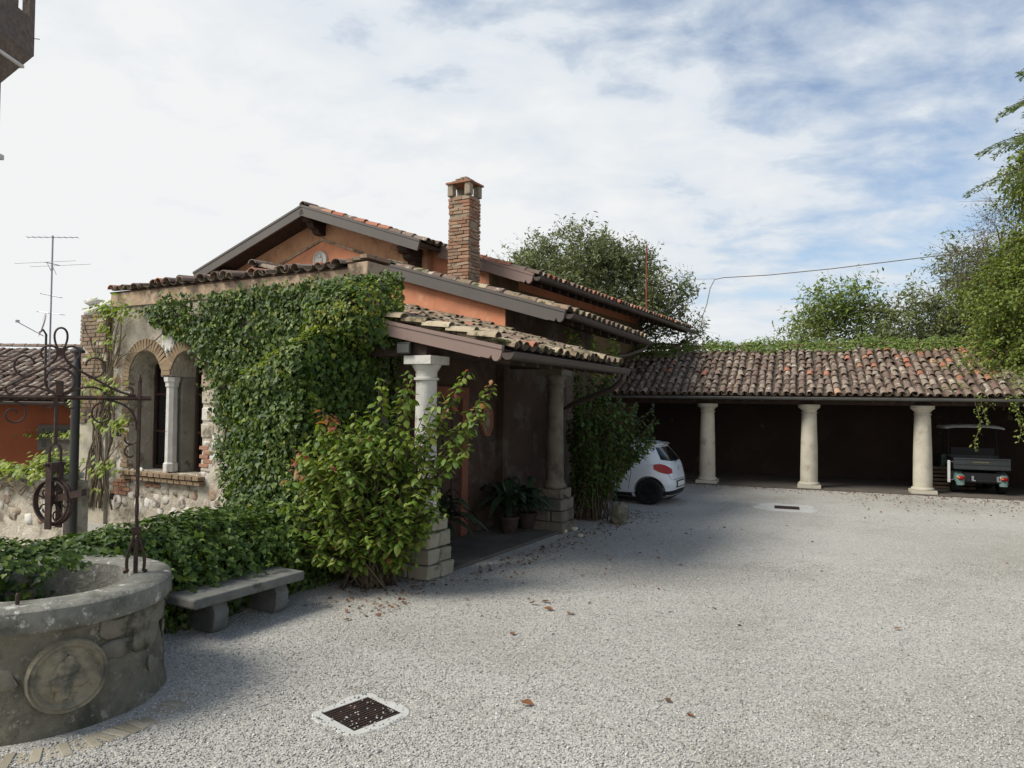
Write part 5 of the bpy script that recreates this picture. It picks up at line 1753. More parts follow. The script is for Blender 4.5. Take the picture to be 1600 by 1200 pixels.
m = MB(); m.fbox(-30, -15.15, 11.2, 11.8, 1.222, 1.30); m.build('coping', 'old_concrete', gw2, bevel=.02)

# ================================================================== orange house on the left
oh = thing('orange_house', 'low orange house with weathered tile roof on the far left', 'house', (-13.8, 20.0, 0))
def wbox(mb, x0, x1, y0, y1, z0, z1):
    mb.hexa([(x0, y0, z0), (x1, y0, z0), (x1, y1, z0), (x0, y1, z0), (x0, y0, z1), (x1, y0, z1), (x1, y1, z1), (x0, y1, z1)])
m = MB(); wbox(m, -19.5, -10.0, 20.3, 26.5, 0, 2.42); m.build('wall', 'far_orange', oh)
m = MB(); m.prism([(-10.0, 20.3, 2.42), (-10.0, 26.5, 2.42), (-10.0, 23.4, 3.75)], (-9.5, 0, 0)); m.build('gable', 'far_orange', oh)
m = MB()
slab(m, (-19.8, 19.7, 2.30), (-9.7, 19.7, 2.30), (-19.8, 23.4, 3.95), (-9.7, 23.4, 3.95), .08)
slab(m, (-9.7, 27.1, 2.30), (-19.8, 27.1, 2.30), (-9.7, 23.4, 3.95), (-19.8, 23.4, 3.95), .08)
ro = m.build('roof', 'under_board', oh)
tile_roof(ro, (-18.2, 19.7, 2.30), (-9.7, 19.7, 2.30), (-18.2, 23.4, 3.95), (-9.7, 23.4, 3.95), lambda a, b: 'tile' if random.random() < .6 else 'tile_dark', spacing=.25, expo=.38, budget=300, jit=1.8,
          prio=lambda it: abs(it[4].x + 12.3))
for k in range(26):
    place('ridge_tile', coppo_mesh('tile_dark'), frame((-19.8 + k * .4, 23.4, 4.02), (0, -1, 0), (1, 0, 0), ZX, (1.3, 1, 1.2)), ro)
gutter(oh, (-19.8, 19.62, 2.27), (-9.7, 19.62, 2.25), .085)
m = MB(); wbox(m, -13.25, -11.55, 20.25, 20.30, .9, 1.62); wf = m.build('window_frame', 'old_concrete', oh)
m = MB(); wbox(m, -13.1, -11.7, 20.235, 20.249, 1.0, 1.5); m.build('window_pane', 'dark_glass', wf)

# ================================================================== aerial mast on the orange house
am = thing('aerial_mast', 'tall television aerial mast with satellite dish above the orange house', 'aerial', (-13.0, 20.3, 2.6))
AX = Vector((-13.0, 20.3, 0))
m = MB(); m.tube([AX + ZX * 2.6, AX + ZX * 6.95], .022, 6); m.build('mast', 'steel', am)
def yagi(z, d, L, n, el, name='yagi'):
    d = Vector(d).normalized(); e = d.cross(ZX).normalized()
    mb = MB(); c = AX + ZX * z
    mb.tube([c - d * L * .5, c + d * L * .5], .011, 5)
    for k in range(n):
        p = c + d * (L * (k / max(1, n - 1) - .5))
        mb.tube([p - e * el, p + e * el], .007, 4)
    mb.build(name, 'steel', am)
yagi(6.9, (1, .3, .07), 1.25, 9, .12)
yagi(6.15, (.25, 1, 0), .5, 2, 1.05)
yagi(6.0, (.9, .5, -.1), .1, 2, 1.0)
yagi(5.25, (1, -.4, -.2), .75, 12, .07)
yagi(4.75, (1, -.2, -.12), .75, 3, .1)
m = MB(); N_ = Vector((-.75, -.6, .25)).normalized(); X_ = N_.cross(ZX).normalized(); Y_ = X_.cross(N_)
disc(m, AX + Vector((-.15, -.05, 4.4)), X_, Y_ * 1.15, N_, [(.34, .06), (.25, .025), (.12, .005), (.01, 0)], 24)
m.build('dish', 'dish', am, smooth=True)
m = MB(); m.tube([AX + Vector((-.15, -.05, 4.1)), AX + Vector((-.62, -.45, 4.45))], .012, 5); m.box(AX + Vector((-.62, -.45, 4.47)), (.07, .07, .07)); m.build('feed_arm', 'steel', am)
m = MB(); m.tube([AX + Vector((-.02, 0, 2.6)), AX + Vector((-.1, -.02, 2.9)), AX + Vector((-.1, -.02, 4.15)), AX + Vector((-.18, -.03, 4.28)), AX + Vector((-.28, -.05, 4.2))], .03, 6); m.build('swan_neck', 'black_pipe', am)

# ================================================================== castle tower
tw = thing('castle_tower', 'crenellated brick castle tower rising at the far left edge', 'tower', (-41.5, 49, 0))
TX0, TX1, TY0, TY1 = -47.0, -35.7, 45.0, 53.0
TZ = 4.0
OVH = 1.75
m = MB(); wbox(m, TX0 + OVH, TX1 - OVH, TY0 + OVH, TY1 - .9, 0, 25.2); m.build('shaft', 'tower_stone', tw)
m = MB(); wbox(m, TX0, TX1, TY0, TY1, 27.6, 30.3); hd = m.build('parapet', 'tower_stone', tw)
m = MB()
m.hexa([(TX0 + OVH, TY0 + OVH, 25.2), (TX1 - OVH, TY0 + OVH, 25.2), (TX1 - OVH, TY1 - .9, 25.2), (TX0 + OVH, TY1 - .9, 25.2), (TX0 + .6, TY0 + .6, 26.6), (TX1 - .6, TY0 + .6, 26.6), (TX1 - .6, TY1 - .5, 26.6), (TX0 + .6, TY1 - .5, 26.6)])
m.build('corbel_table', 'tower_stone', hd)
m = MB(); wbox(m, TX0 + .45, TX1 - .45, TY0 + .45, TY1 - .35, 26.55, 26.75); m.build('corbel_band', 'tower_pale', hd)
m = MB()
m.hexa([(TX0 + .6, TY0 + .6, 26.6), (TX1 - .6, TY0 + .6, 26.6), (TX1 - .6, TY1 - .5, 26.6), (TX0 + .6, TY1 - .5, 26.6), (TX0 + .02, TY0 + .02, 27.6), (TX1 - .02, TY0 + .02, 27.6), (TX1 - .02, TY1 - .02, 27.6), (TX0 + .02, TY1 - .02, 27.6)])
m.build('upper_corbels', 'tower_stone', hd)
for k in range(6):
    wd_ = 1.25 if k else .55
    x = TX1 - wd_ - k * 1.95
    for yy in (TY0, TY1 - .6):
        m = MB(); m.prism([(x, yy, 30.3), (x + wd_, yy, 30.3), (x + wd_, yy, 31.9), (x + wd_ / 2, yy, 31.4), (x, yy, 31.9)], (0, .6, 0)); m.build('merlon', 'tower_stone', hd)
for k in range(4):
    y = TY0 + .4 + k * 1.6
    m = MB(); m.prism([(TX1 - .6, y, 30.3), (TX1 - .6, y + 1.0, 30.3), (TX1 - .6, y + 1.05, 31.9), (TX1 - .6, y + .5, 31.4), (TX1 - .6, y - .05, 31.9)], (.6, 0, 0)); m.build('merlon', 'tower_stone', hd)
m = MB(); m.tube([(TX1, TY1 - .1, 28.9), (TX1 + .45, TY1 - .1, 28.85)], .03, 5); m.build('iron_rod', 'iron', hd)
m = MB(); wbox(m, TX0 + 1.5, TX1 - 1.5, TY0 + 1.5, TY1 - .7, 19.6, 19.95); m.build('string_course', 'tower_pale', tw)

# ================================================================== ivy on the outbuilding
def sample(rows, n, wfun=None):
    """area-weighted random points and normals on a grid of points"""
    R = np.array([[tuple(p) for p in r] for r in rows])
    a, b, c, d = R[:-1, :-1], R[:-1, 1:], R[1:, 1:], R[1:, :-1]
    a, b, c, d = (x.reshape(-1, 3) for x in (a, b, c, d))
    nr = np.cross(b - a, d - a)
    ar = np.linalg.norm(nr, axis=1)
    ctr = (a + b + c + d) / 4
    w = ar.copy()
    if wfun is not None:
        w = w * wfun(ctr)
    idx = rng.choice(len(w), size=n, p=w / w.sum())
    s, t = rng.random((n, 1)), rng.random((n, 1))
    P = (a[idx] * (1 - s) + b[idx] * s) * (1 - t) + (d[idx] * (1 - s) + c[idx] * s) * t
    return P, unit(nr[idx])
def sstep(x, a, b):
    t = max(0, min(1, (x - a) / (b - a))); return t * t * (3 - 2 * t)
def ivy_u(v, z):
    S = sstep(v, -9.35, -8.2) * (1 - sstep(v, -7.2, -6.9))
    zt = 2.58 + .42 * (v + 8.9)
    T = 1 - sstep(z, zt - .22, zt + .42)
    S2 = sstep(v, -8.3, -7.3) * (1 - sstep(v, -6.72, -6.38)); T2 = (1 - sstep(z, 3.72, 4.2)) * sstep(z, 2.9, 3.45)
    b = .12 + max(1.15 * S * T, .62 * S2 * T2) + .10 * noise.noise(Vector((v * 1.6, z * 1.6, 3.3))) + .05 * noise.noise(Vector((v * 4, z * 4, 9)))
    # spreads at the foot
    b += .25 * (1 - sstep(z, .3, 1.5)) * sstep(v, -10.2, -9.0) * (1 - sstep(v, -7.3, -6.9))
    if v > -7.1:
        b -= .45 * sstep(v, -7.1, -6.8) * 0
    return UF - b
VL = np.linspace(-12.75, -6.36, 96); ZL = np.linspace(.15, 4.36, 62)
rows = [[W(v, ivy_u(v, z), z) for v in VL] for z in ZL]
# left edge of the ivy: height -> v
EDGE = [(0.0, -9.6), (.45, -9.7), (.9, -9.95), (1.5, -10.25), (2.3, -10.45), (2.7, -10.6), (3.0, -10.72), (3.3, -11.0), (3.5, -11.55), (3.75, -12.1), (3.95, -12.5), (4.3, -12.9)]
def edge_v(z):
    return np.interp(z, [e[0] for e in EDGE], [e[1] for e in EDGE])
def ivy_w(c):
    u_ = c[:, 0] * CU + c[:, 1] * SU; v_ = c[:, 0] * SU - c[:, 1] * CU; z_ = c[:, 2]
    e = edge_v(z_)
    nz_ = np.array([noise.noise(Vector((a * 2.1, b * 2.1, 1.7))) for a, b in zip(v_, z_)])
    inside = np.clip((v_ - e + .22 * nz_) / .22, 0, 1)
    topz = 4.27 + .10 * nz_ - .16 * np.clip((-11.3 - v_), 0, 1) 
    inside *= np.clip((topz - z_) / .08, 0, 1)
    inside *= np.where((v_ > -6.88) & (z_ < 3.2 + .15 * nz_), 0, 1)
    inside *= 1 - .9 * np.clip((np.array([noise.noise(Vector((a * 3.1, b * 3.1, 8.7))) for a, b in zip(v_, z_)]) - .28) / .15, 0, 1) * (v_ < -9.0)
    return inside
ivy = thing('ivy_climber', 'dense dark green ivy covering the outbuilding wall and corner', 'ivy', W(-8.5, 7.6, 0))
NI = 36000
P, Nn = sample(rows, NI, ivy_w)
outw = np.array(tuple(-UX))
flip = np.sum(Nn * outw, 1) < -.3
Nn[flip] *= -1
# normals should point out of the mass
gv = np.array(tuple(VX))
P = P + Nn * (rng.uniform(-.05, .13, (NI, 1)) + .05 * np.array([[noise.noise(Vector((p[0] * 5, p[1] * 5, p[2] * 5)))] for p in P]))
nn = unit(Nn + rng.normal(0, .38, (NI, 3)) + np.array([0, 0, .25]))
tip = np.array([0, 0, -1.0]) + rng.normal(0, .45, (NI, 3))
isz = np.clip(rng.lognormal(math.log(.055), .32, NI), .028, .12)
v_y = P[:, 0] * SU - P[:, 1] * CU
ridge = np.exp(-((P[:, 2] - (2.72 + .42 * (v_y + 8.9))) / .28) ** 2) * np.clip((v_y + 9.4) / .5, 0, 1)  # more pale leaves along here paint in the hump's sunlit ridge
young_lit = (rng.random(NI) < .07 + .5 * ridge) & (P[:, 2] > 1.0)
fo = leaves('foliage', P[~young_lit], nn[~young_lit], tip[~young_lit], isz[~young_lit], 'ivy', ivy, 'ivy'); fo['kind'] = 'stuff'
fo = leaves('young_lit_foliage', P[young_lit], nn[young_lit], tip[young_lit], isz[young_lit] * .8, 'ivy_pale', ivy, 'ivy'); fo['kind'] = 'stuff'
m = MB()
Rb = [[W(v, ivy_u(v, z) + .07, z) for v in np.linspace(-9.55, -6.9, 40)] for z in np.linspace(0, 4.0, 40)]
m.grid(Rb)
m.build('core', 'ivy_core', ivy, smooth=True)  # dark backing sheet added behind the leaves to block light
# hanging trails and right-hand side behind the hump (towards the porch)
n2 = 2600
vv = rng.uniform(-7.0, -6.78, n2); uu = rng.uniform(7.3, 8.8, n2); z2 = rng.uniform(.3, 3.85, n2) 
keep = z2 < 2.7 + (uu - 7.2) * .75
vv, uu, z2 = vv[keep], uu[keep], z2[keep]
P = np.stack([CU * uu + SU * vv, SU * uu - CU * vv, z2], 1)
k_ = len(P)
fo = leaves('side_foliage', P, np.array(tuple(VX)) + rng.normal(0, .4, (k_, 3)), np.array([0, 0, -1.]) + rng.normal(0, .4, (k_, 3)), rng.uniform(.05, .09, k_), 'ivy', ivy, 'ivy'); fo['kind'] = 'stuff'
for k in range(7):
    m = MB(); v_ = -10.2 + k * .5 + random.uniform(-.2, .2)
    pts = [W(v_ + .12 * math.sin(i * .9 + k), UF - .03 - .02 * (i % 2), .1 + i * .32) for i in range(9)]
    m.tube(pts, [.03 - i * .0025 for i in range(9)], 6); m.build('stem', 'vine_stem', ivy, smooth=True)

# ================================================================== ivy hedge over a low wall
hw = thing('ivy_hedge', 'low ivy hedge trailing behind the bench and well', 'hedge', W(-7.4, 5.4, 0))
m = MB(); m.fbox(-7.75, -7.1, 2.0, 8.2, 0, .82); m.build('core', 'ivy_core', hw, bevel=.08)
def hed(t, u):
    # profile around the low wall, t 0..1 from right foot over the top to the left foot
    n_ = noise.noise(Vector((u * 1.3, t * 3, 5.1))) * .2 + noise.noise(Vector((u * 3.7, t * 7, 2.2))) * .05
    pr = [(-6.78, .02), (-6.72, .3), (-6.74, .55), (-6.82, .78), (-7.0, .93), (-7.3, 1.0), (-7.6, .97), (-7.85, .85), (-7.95, .6)]
    x = t * (len(pr) - 1); i = min(int(x), len(pr) - 2); f = x - i
    v = lerp(pr[i][0], pr[i + 1][0], f); z = lerp(pr[i][1], pr[i + 1][1], f)
    if z > .5: z -= .09 * (1 - sstep(u, 3.6, 5.2))
    return W(v + n_ * (1 if t < .45 else -.3), u, z + n_ * (.8 if .3 < t < .85 else .1))
rows = [[hed(t, u) for t in np.linspace(0, 1, 30)] for u in np.linspace(1.6, 8.15, 64)]
NH = 17000
P, Nn = sample(rows, NH)
up = np.array([0, 0, 1.0])
ctr = np.array(tuple(W(-7.35, 5, .5)))
ax = np.array(tuple(UX))
rel = P - ctr; rel = rel - ax * np.sum(rel * ax, 1, keepdims=True)
sg = np.sign(np.sum(Nn * rel, 1)); Nn = Nn * sg[:, None]
P = P + Nn * rng.uniform(-.07, .11, (NH, 1))
fo = leaves('foliage', P, unit(Nn + rng.normal(0, .35, (NH, 3)) + up * .2), np.array([.3, -.1, -.8]) + rng.normal(0, .5, (NH, 3)), np.clip(rng.lognormal(math.log(.056), .3, NH), .03, .1), 'ivy', hw, 'ivy'); fo['kind'] = 'stuff'
# trails spilling on to the well rim and over the bench
TR = []
for k in range(14):
    u0 = random.uniform(2.0, 4.2)
    v0 = -6.85
    TR.append((W(v0, u0, .95), W(v0 + random.uniform(.15, .42), u0 + random.uniform(-.2, .2), 1.0), W(v0 + random.uniform(.25, .6), u0 + random.uniform(-.3, .3), .94)))
for k in range(46):
    u0 = random.uniform(4.5, 7.4)
    ln = random.uniform(.25, .6)
    TR.append((W(-6.8, u0, .85), W(-6.62 + random.uniform(0, .12), u0 + random.uniform(-.1, .15), .8), W(-6.55 + random.uniform(0, .2), u0 + random.uniform(-.1, .3), max(.46, .85 - ln))))
LPs, LN, LT = [], [], []
for a, b, c_ in TR:
    for i in range(26):
        t = i / 25
        p = a * (1 - t) ** 2 + b * 2 * t * (1 - t) + c_ * t * t
        LPs.append(tuple(p + Vector((random.gauss(0, .025), random.gauss(0, .025), random.gauss(0, .02)))))
        LN.append(tuple(VX * .5 + ZX * .6 + Vector((random.gauss(0, .3), random.gauss(0, .3), random.gauss(0, .3)))))
        LT.append(tuple(VX * .4 - ZX * .5 + Vector((random.gauss(0, .4), random.gauss(0, .4), random.gauss(0, .3)))))
fo = leaves('trailing_foliage', np.array(LPs), np.array(LN), np.array(LT), rng.uniform(.035, .07, len(LPs)), 'ivy', hw, 'ivy'); fo['kind'] = 'stuff'

# ================================================================== creeper on the pillar and garden wall
cr = thing('creeper', 'yellow green creeper with bare stems climbing the brick pillar', 'creeper', W(-13.6, 8.2, 0))
random.seed(21)
for k in range(15):
    m = MB()
    v0_, v1_ = random.uniform(-14.2, -13.1), random.uniform(-14.0, -12.95)
    zt_ = random.uniform(2.4, 4.1)
    n = 12
    pts = [W(lerp(v0_, v1_, i / n) + .14 * math.sin(i * .8 + k * 2) + .05 * noise.noise(Vector((k, i * .7, 0))), UF - .09 - .03 * random.random(), lerp(.3, zt_, i / n)) for i in range(n + 1)]
    r0 = random.uniform(.008, .028)
    m.tube(pts, [r0 * (1 - .6 * i / n) for i in range(n + 1)], 5); m.build('stem', 'vine_stem', cr, smooth=True)
for (a, b) in (((-13.2, 3.0), (-11.6, 3.6)), ((-13.4, 2.6), (-12.9, 3.5)), ((-14.2, .9), (-12.9, 1.5)), ((-14.3, 3.9), (-13.5, 2.9))):
    m = MB(); pts = [W(lerp(a[0], b[0], i / 8) + random.gauss(0, .03), UF - .1, lerp(a[1], b[1], i / 8) + .08 * math.sin(i)) for i in range(9)]
    m.tube(pts, .011, 5); m.build('stem', 'vine_stem', cr, smooth=True)
spots = [(-13.35, 4.12, .22, 60), (-12.95, 4.08, .25, 70), (-12.7, 4.0, .2, 40), (-13.3, 3.72, .13, 26), (-13.15, 3.5, .16, 26), (-13.45, 3.2, .1, 12), (-13.35, 2.72, .26, 46), (-13.15, 2.62, .18, 30), (-13.0, 2.45, .16, 26),
         (-14.15, 2.35, .14, 22), (-14.05, 2.1, .12, 14), (-14.2, 1.75, .12, 14), (-13.0, 1.92, .22, 36), (-12.75, 2.0, .18, 26), (-13.5, 2.0, .09, 8), (-13.1, 1.2, .2, 30), (-13.35, 1.05, .15, 18), (-13.4, .7, .08, 8)]
LPs, LN, LT = [], [], []
for v_, z_, s_, n in spots:
    for i in range(n):
        LPs.append(tuple(W(v_ + random.gauss(0, s_), UF - .16 - random.random() * .16, z_ + random.gauss(0, s_ * .38) - abs(random.gauss(0, .03)))))
        LN.append(tuple(-UX * .6 + ZX * .8 + Vector((random.gauss(0, .35), random.gauss(0, .35), random.gauss(0, .3)))))
        LT.append(tuple(-UX * .5 - ZX * .7 + VX * random.gauss(0, .6)))
fo = leaves('foliage', np.array(LPs), np.array(LN), np.array(LT), rng.uniform(.07, .13, len(LPs)), 'creeper', cr, 'ovate'); fo['kind'] = 'stuff'
cr2 = thing('wall_creeper', 'bright green creeper sprawling along the low garden walls', 'creeper', W(-12.6, 6.0, 0))
LPs, LN, LT = [], [], []
for i in range(1500):
    r_ = random.random()
    if r_ < .4:
        v_, u_, z_ = random.uniform(-22.5, -15.7), 11.3 + random.gauss(0, .15), 1.36 + random.gauss(0, .06) + .05 * noise.noise(Vector((i * .1, 0, 0)))
    elif r_ < .78:
        v_ = random.uniform(-14.2, -11.5); u_ = 5.95 + random.gauss(0, .1)
        z_ = 1.30 + random.gauss(0, .05) - max(0, (-12.6 - v_)) * random.random() * .5
    else:
        v_, u_, z_ = random.gauss(-11.2, .16), 6.1 + random.gauss(0, .15), 1.38 + random.gauss(0, .1)
    LPs.append(tuple(W(v_, u_, z_)))
    LN.append(tuple(ZX * .9 - UX * .4 + Vector((random.gauss(0, .35), random.gauss(0, .35), random.gauss(0, .2)))))
    LT.append(tuple(-UX * .6 - ZX * .5 + VX * random.gauss(0, .6)))
fo = leaves('foliage', np.array(LPs), np.array(LN), np.array(LT), rng.uniform(.07, .13, len(LPs)), 'creeper', cr2, 'ovate'); fo['kind'] = 'stuff'
for k in range(6):
    m = MB(); pts = [W(-14.0 + k * .3 + i * .25, 5.93 - .03 * random.random(), 1.15 + .05 * math.sin(i + k) - .06 * k * random.random()) for i in range(9)]
    m.tube(pts, .012, 5); m.build('stem', 'vine_stem', cr2, smooth=True)

# ================================================================== leafy shrubs
LEAF_ME = {}
def leafobj(parent, p, nrm, tip, s_, mname, proto=None):
    if mname not in LEAF_ME:
        LEAF_ME[mname] = proto_mesh('leaf', OVATE_V, OVATE_F, mname)
    Z = Vector(nrm).normalized(); Y = Vector(tip) - Z * Vector(tip).dot(Z)
    Y.normalize(); X = Y.cross(Z)
    return place('leaf', LEAF_ME[mname], frame(p, X, Y, Z, (s_, s_, s_)), parent)
def shrub(t, base, stems, leafs, mname, size, spacing=.07, start=.35, red=None, nobj=300, droop=.75, seed=3):
    """stems: list of bezier control tuples; leaf pairs hang along each stem"""
    rs = random.Random(seed)
    m = MB(); items = []
    for (p0, p1, p2, p3) in stems:
        pts = bez(p0, p1, p2, p3, 12)
        r0 = .014
        m.tube(pts, [r0 * (1 - .8 * i / 12) for i in range(13)], 5)
        L_ = sum((pts[i + 1] - pts[i]).length for i in range(12))
        n = max(3, int(L_ * (1 - start) / spacing))
        for i in range(n + 1):
            tt = start + (1 - start) * i / n
            x = tt * 12; k = min(int(x), 11); p = pts[k].lerp(pts[k + 1], x - k)
            d = (pts[k + 1] - pts[k]).normalized()
            for s_ in (-1, 1):
                q = rs.uniform(0, PI)
                sd = d.orthogonal(); sd.rotate(Matrix.Rotation(q, 3, d)); sd = sd * s_
                tip = sd * .9 + d * .2 - ZX * (droop * rs.uniform(.3, 1.2))
                nr = ZX * 1.25 + sd * .4 + Vector((rs.gauss(0, .36), rs.gauss(0, .36), rs.gauss(0, .2)))
                sz = size * rs.uniform(.65, 1.15) * (1 - .25 * (tt > .93))
                items.append((p + sd * .02 + Vector((rs.gauss(0, .012), rs.gauss(0, .012), rs.gauss(0, .012))), nr, tip, sz, tt))
    m.build('stems', 'bark', t, smooth=True)
    cam_p = Vector((0, 0, 2.4))
    items.sort(key=lambda it: (it[0] - cam_p).length + rs.uniform(0, .25))
    mats_ = lambda it: (red(it) if red else None) or mname
    for it in items[:nobj]:
        leafobj(t, it[0], it[1], it[2], it[3], mats_(it))
    rest = {}
    for it in items[nobj:]:
        rest.setdefault(mats_(it), []).append(it)
    for mn, its in rest.items():
        fo = leaves('foliage', np.array([tuple(i[0]) for i in its]), np.array([tuple(i[1]) for i in its]), np.array([tuple(i[2]) for i in its]), np.array([i[3] for i in its]), mn, t, 'ovate')
        fo['kind'] = 'stuff'
rs = random.Random(11)
SB = Vector((-1.80, 9.45, 0))
sh1 = thing('leafy_shrub', 'large yellow green shrub with reddening tips in front of the near porch column', 'shrub', SB)
stems = []
def stem_to(base, tip, bow=.3, spread=.25, sag=.0):
    b = Vector(base) + Vector((rs.gauss(0, spread * .5), rs.gauss(0, spread * .35), 0))
    tip = Vector(tip)
    mid1 = b.lerp(tip, .35) + ZX * bow * (tip - b).length * .6
    mid2 = b.lerp(tip, .75) + ZX * bow * (tip - b).length * .45
    return (b, mid1, mid2, tip - ZX * sag)
SC_ = Vector((-1.85, 9.2, 1.22))
for k in range(230):
    d = Vector((rs.gauss(0, 1), rs.gauss(0, 1), rs.gauss(0, 1))).normalized()
    if d.z < -.85: d.z *= .6
    rr = rs.uniform(.62, 1.0) 
    tipp = SC_ + Vector((d.x * 1.04, d.y * .75, d.z * 1.16)) * rr
    tipp.z = max(.12, tipp.z)
    # the crown leans: wide on the left low down, narrow on the upper left
    if tipp.z > 1.75: tipp.x += .28 * (tipp.z - 1.75)
    stems.append(stem_to(SB, tipp, rs.uniform(.05, .25), .3))
arms = [((-.22, 9.2, 2.58), .12), ((-.55, 9.3, 2.78), .1), ((-.42, 9.1, 2.30), .15), ((-.5, 9.15, 1.85), .2), ((-.75, 9.25, 2.45), .12), ((-.62, 9.15, 2.12), .15), ((-1.0, 9.1, 2.48), .1), ((-1.62, 9.15, 2.6), .1), ((-1.38, 9.15, 2.55), .1), ((-1.25, 9.2, 2.72), .1),
        ((-2.74, 9.1, 1.62), .2), ((-2.66, 9.05, 1.55), .2), ((-2.32, 9.1, 2.22), .12), ((-2.38, 9.0, 2.05), .15), ((-2.6, 9.0, 1.85), .15), ((-2.85, 9.0, 1.05), .25), ((-2.9, 8.95, .75), .25), ((-2.8, 8.9, .45), .3), ((-.9, 9.0, 1.3), .2), ((-.8, 9.0, 1.0), .2)]
for a, bow in arms:
    for j in range(2):
        stems.append(stem_to(SB, Vector(a) + Vector((rs.gauss(0, .06), rs.gauss(0, .08), rs.gauss(0, .05))) * j, bow, .2))
def redf(it):
    p = it[0]
    d1 = (p - Vector((-2.72, 9.1, 1.6))).length; d2 = (p - Vector((-2.3, 9.1, 2.2))).length
    if min(d1, d2) < .2 and rs.random() < .75: return 'shrub_red'
    if p.z > 2.15 and p.x > -.9 and rs.random() < .22: return 'shrub_red'
    if rs.random() < .008: return 'shrub_red'
    return None
shrub(sh1, SB, stems, None, 'shrub', .122, .08, .40, redf, 300, seed=5)

SB2 = W(-5.95, 13.9, 0)
sh2 = thing('dark_shrub', 'dark green shrub between the far porch column and the white car', 'shrub', SB2)
stems = []
SC2 = W(-5.75, 13.85, 1.65)
for k in range(120):
    d = Vector((rs.gauss(0, 1), rs.gauss(0, 1), rs.gauss(0, 1))).normalized()
    tipp = SC2 + Vector((d.x * .78, d.y * .75, d.z * 1.3)) * rs.uniform(.6, 1.0)
    tipp.z = max(.3, tipp.z)
    if tipp.z < 1.45: tipp.x = SB2.x + (tipp.x - SB2.x) * .5
    stems.append(stem_to(SB2, tipp, rs.uniform(.05, .25), .4))
for a in (W(-5.95, 12.85, 3.86), W(-5.9, 13.0, 3.75), W(-5.65, 13.35, 3.72), W(-5.6, 13.5, 3.62), W(-5.35, 13.7, 3.7), W(-5.3, 13.65, 3.55), W(-4.75, 14.4, 1.85), W(-4.7, 14.3, 1.65), W(-4.7, 14.3, 2.05)):
    for j in range(2):
        stems.append(stem_to(SB2, Vector(a) + Vector((rs.gauss(0, .05), rs.gauss(0, .05), rs.gauss(0, .05))) * j, .1, .15))
for k in range(16):
    stems.append(stem_to(SB2, W(rs.uniform(-5.2, -4.72), rs.uniform(13.9, 14.5), rs.uniform(1.45, 2.5)), .15, .25))
shrub(sh2, SB2, stems, None, 'dark_shrub', .12, .075, .25, lambda it: 'shrub' if it[0].z > 2.95 else None, 0, seed=9)

# aspidistras in pots under the porch
def aspidistra(c, n, label, seed):
    r2 = random.Random(seed)
    t = thing('aspidistra', label, 'pot plant', c)
    m = MB(); m.lathe([(.12, 0), (.14, .05), (.18, .26), (.195, .26), (.195, .30), (.17, .30), (.165, .27), (.02, .26)], c, 20); m.build('pot', 'timber', t, smooth='auto')
    for k in range(n):
        a = r2.uniform(0, 2 * PI); L_ = r2.uniform(.55, 1.15); lean = r2.uniform(.25, .85)
        d = Vector((math.cos(a), math.sin(a), 0)); e = Vector((-d.y, d.x, 0))
        p0 = c + ZX * .26 + d * .05
        spine = bez(p0, p0 + ZX * L_ * .45 + d * .05, p0 + ZX * L_ * (.95 - lean * .5) + d * L_ * lean * .5, p0 + ZX * L_ * (.75 - lean * .75) + d * L_ * lean * 1.05, 9)
        m = MB(); rows = []
        for i, p in enumerate(spine):
            t_ = i / 9
            w_ = .006 if t_ < .3 else .075 * math.sin(PI * min(1, (t_ - .28) / .74)) ** .8 + .003
            rows.append([p - e * w_ + ZX * .012, p, p + e * w_ + ZX * .012])
        m.grid(rows); m.build('leaf', 'aspidistra', t, smooth=True)
aspidistra(W(-6.4, 11.35, .05), 46, 'large dark aspidistra in a pot under the porch relief', 4)
aspidistra(W(-6.45, 9.15, .05), 30, 'dark aspidistra in a pot by the near porch column', 5)
aspidistra(W(-6.35, 11.95, .05), 30, 'dark aspidistra in a pot behind the far porch column', 6)

# rough stone stub and white cobbles near the far column
st = MB()
o = place('stone_stub', stone_mesh('stone_stub', 'well_drum', 77, 1.3, 3, .6), frame(W(-5.35, 13.6, .18), VX, UX, ZX, (.22, .2, .25)), house); o.parent = None
o.matrix_basis = frame(W(-5.2, 13.7, .16), VX, UX, ZX, (.17, .16, .2)); tag(o, 'rough pale stone stub at the foot of the dark shrub', 'stone')
for k, (px_, py_, s_) in enumerate(((882, 832, .07), (899, 828, .065), (909, 838, .05))):
    g_ = ground(px_, py_)
    o = bpy.data.objects.new('cobble', stone_mesh('cobble', 'column_stone', k + 70, .8, 2, .2)); C.objects.link(o)
    o.matrix_basis = frame(g_ + ZX * s_ * .5, VX, UX, ZX, (s_ * 1.1, s_, s_ * .8))
    tag(o, ['rounded white cobble nearest the far porch column', 'white cobble just right of the one touching the far column', 'smallest pale cobble beside the far porch column'][k], 'stone')

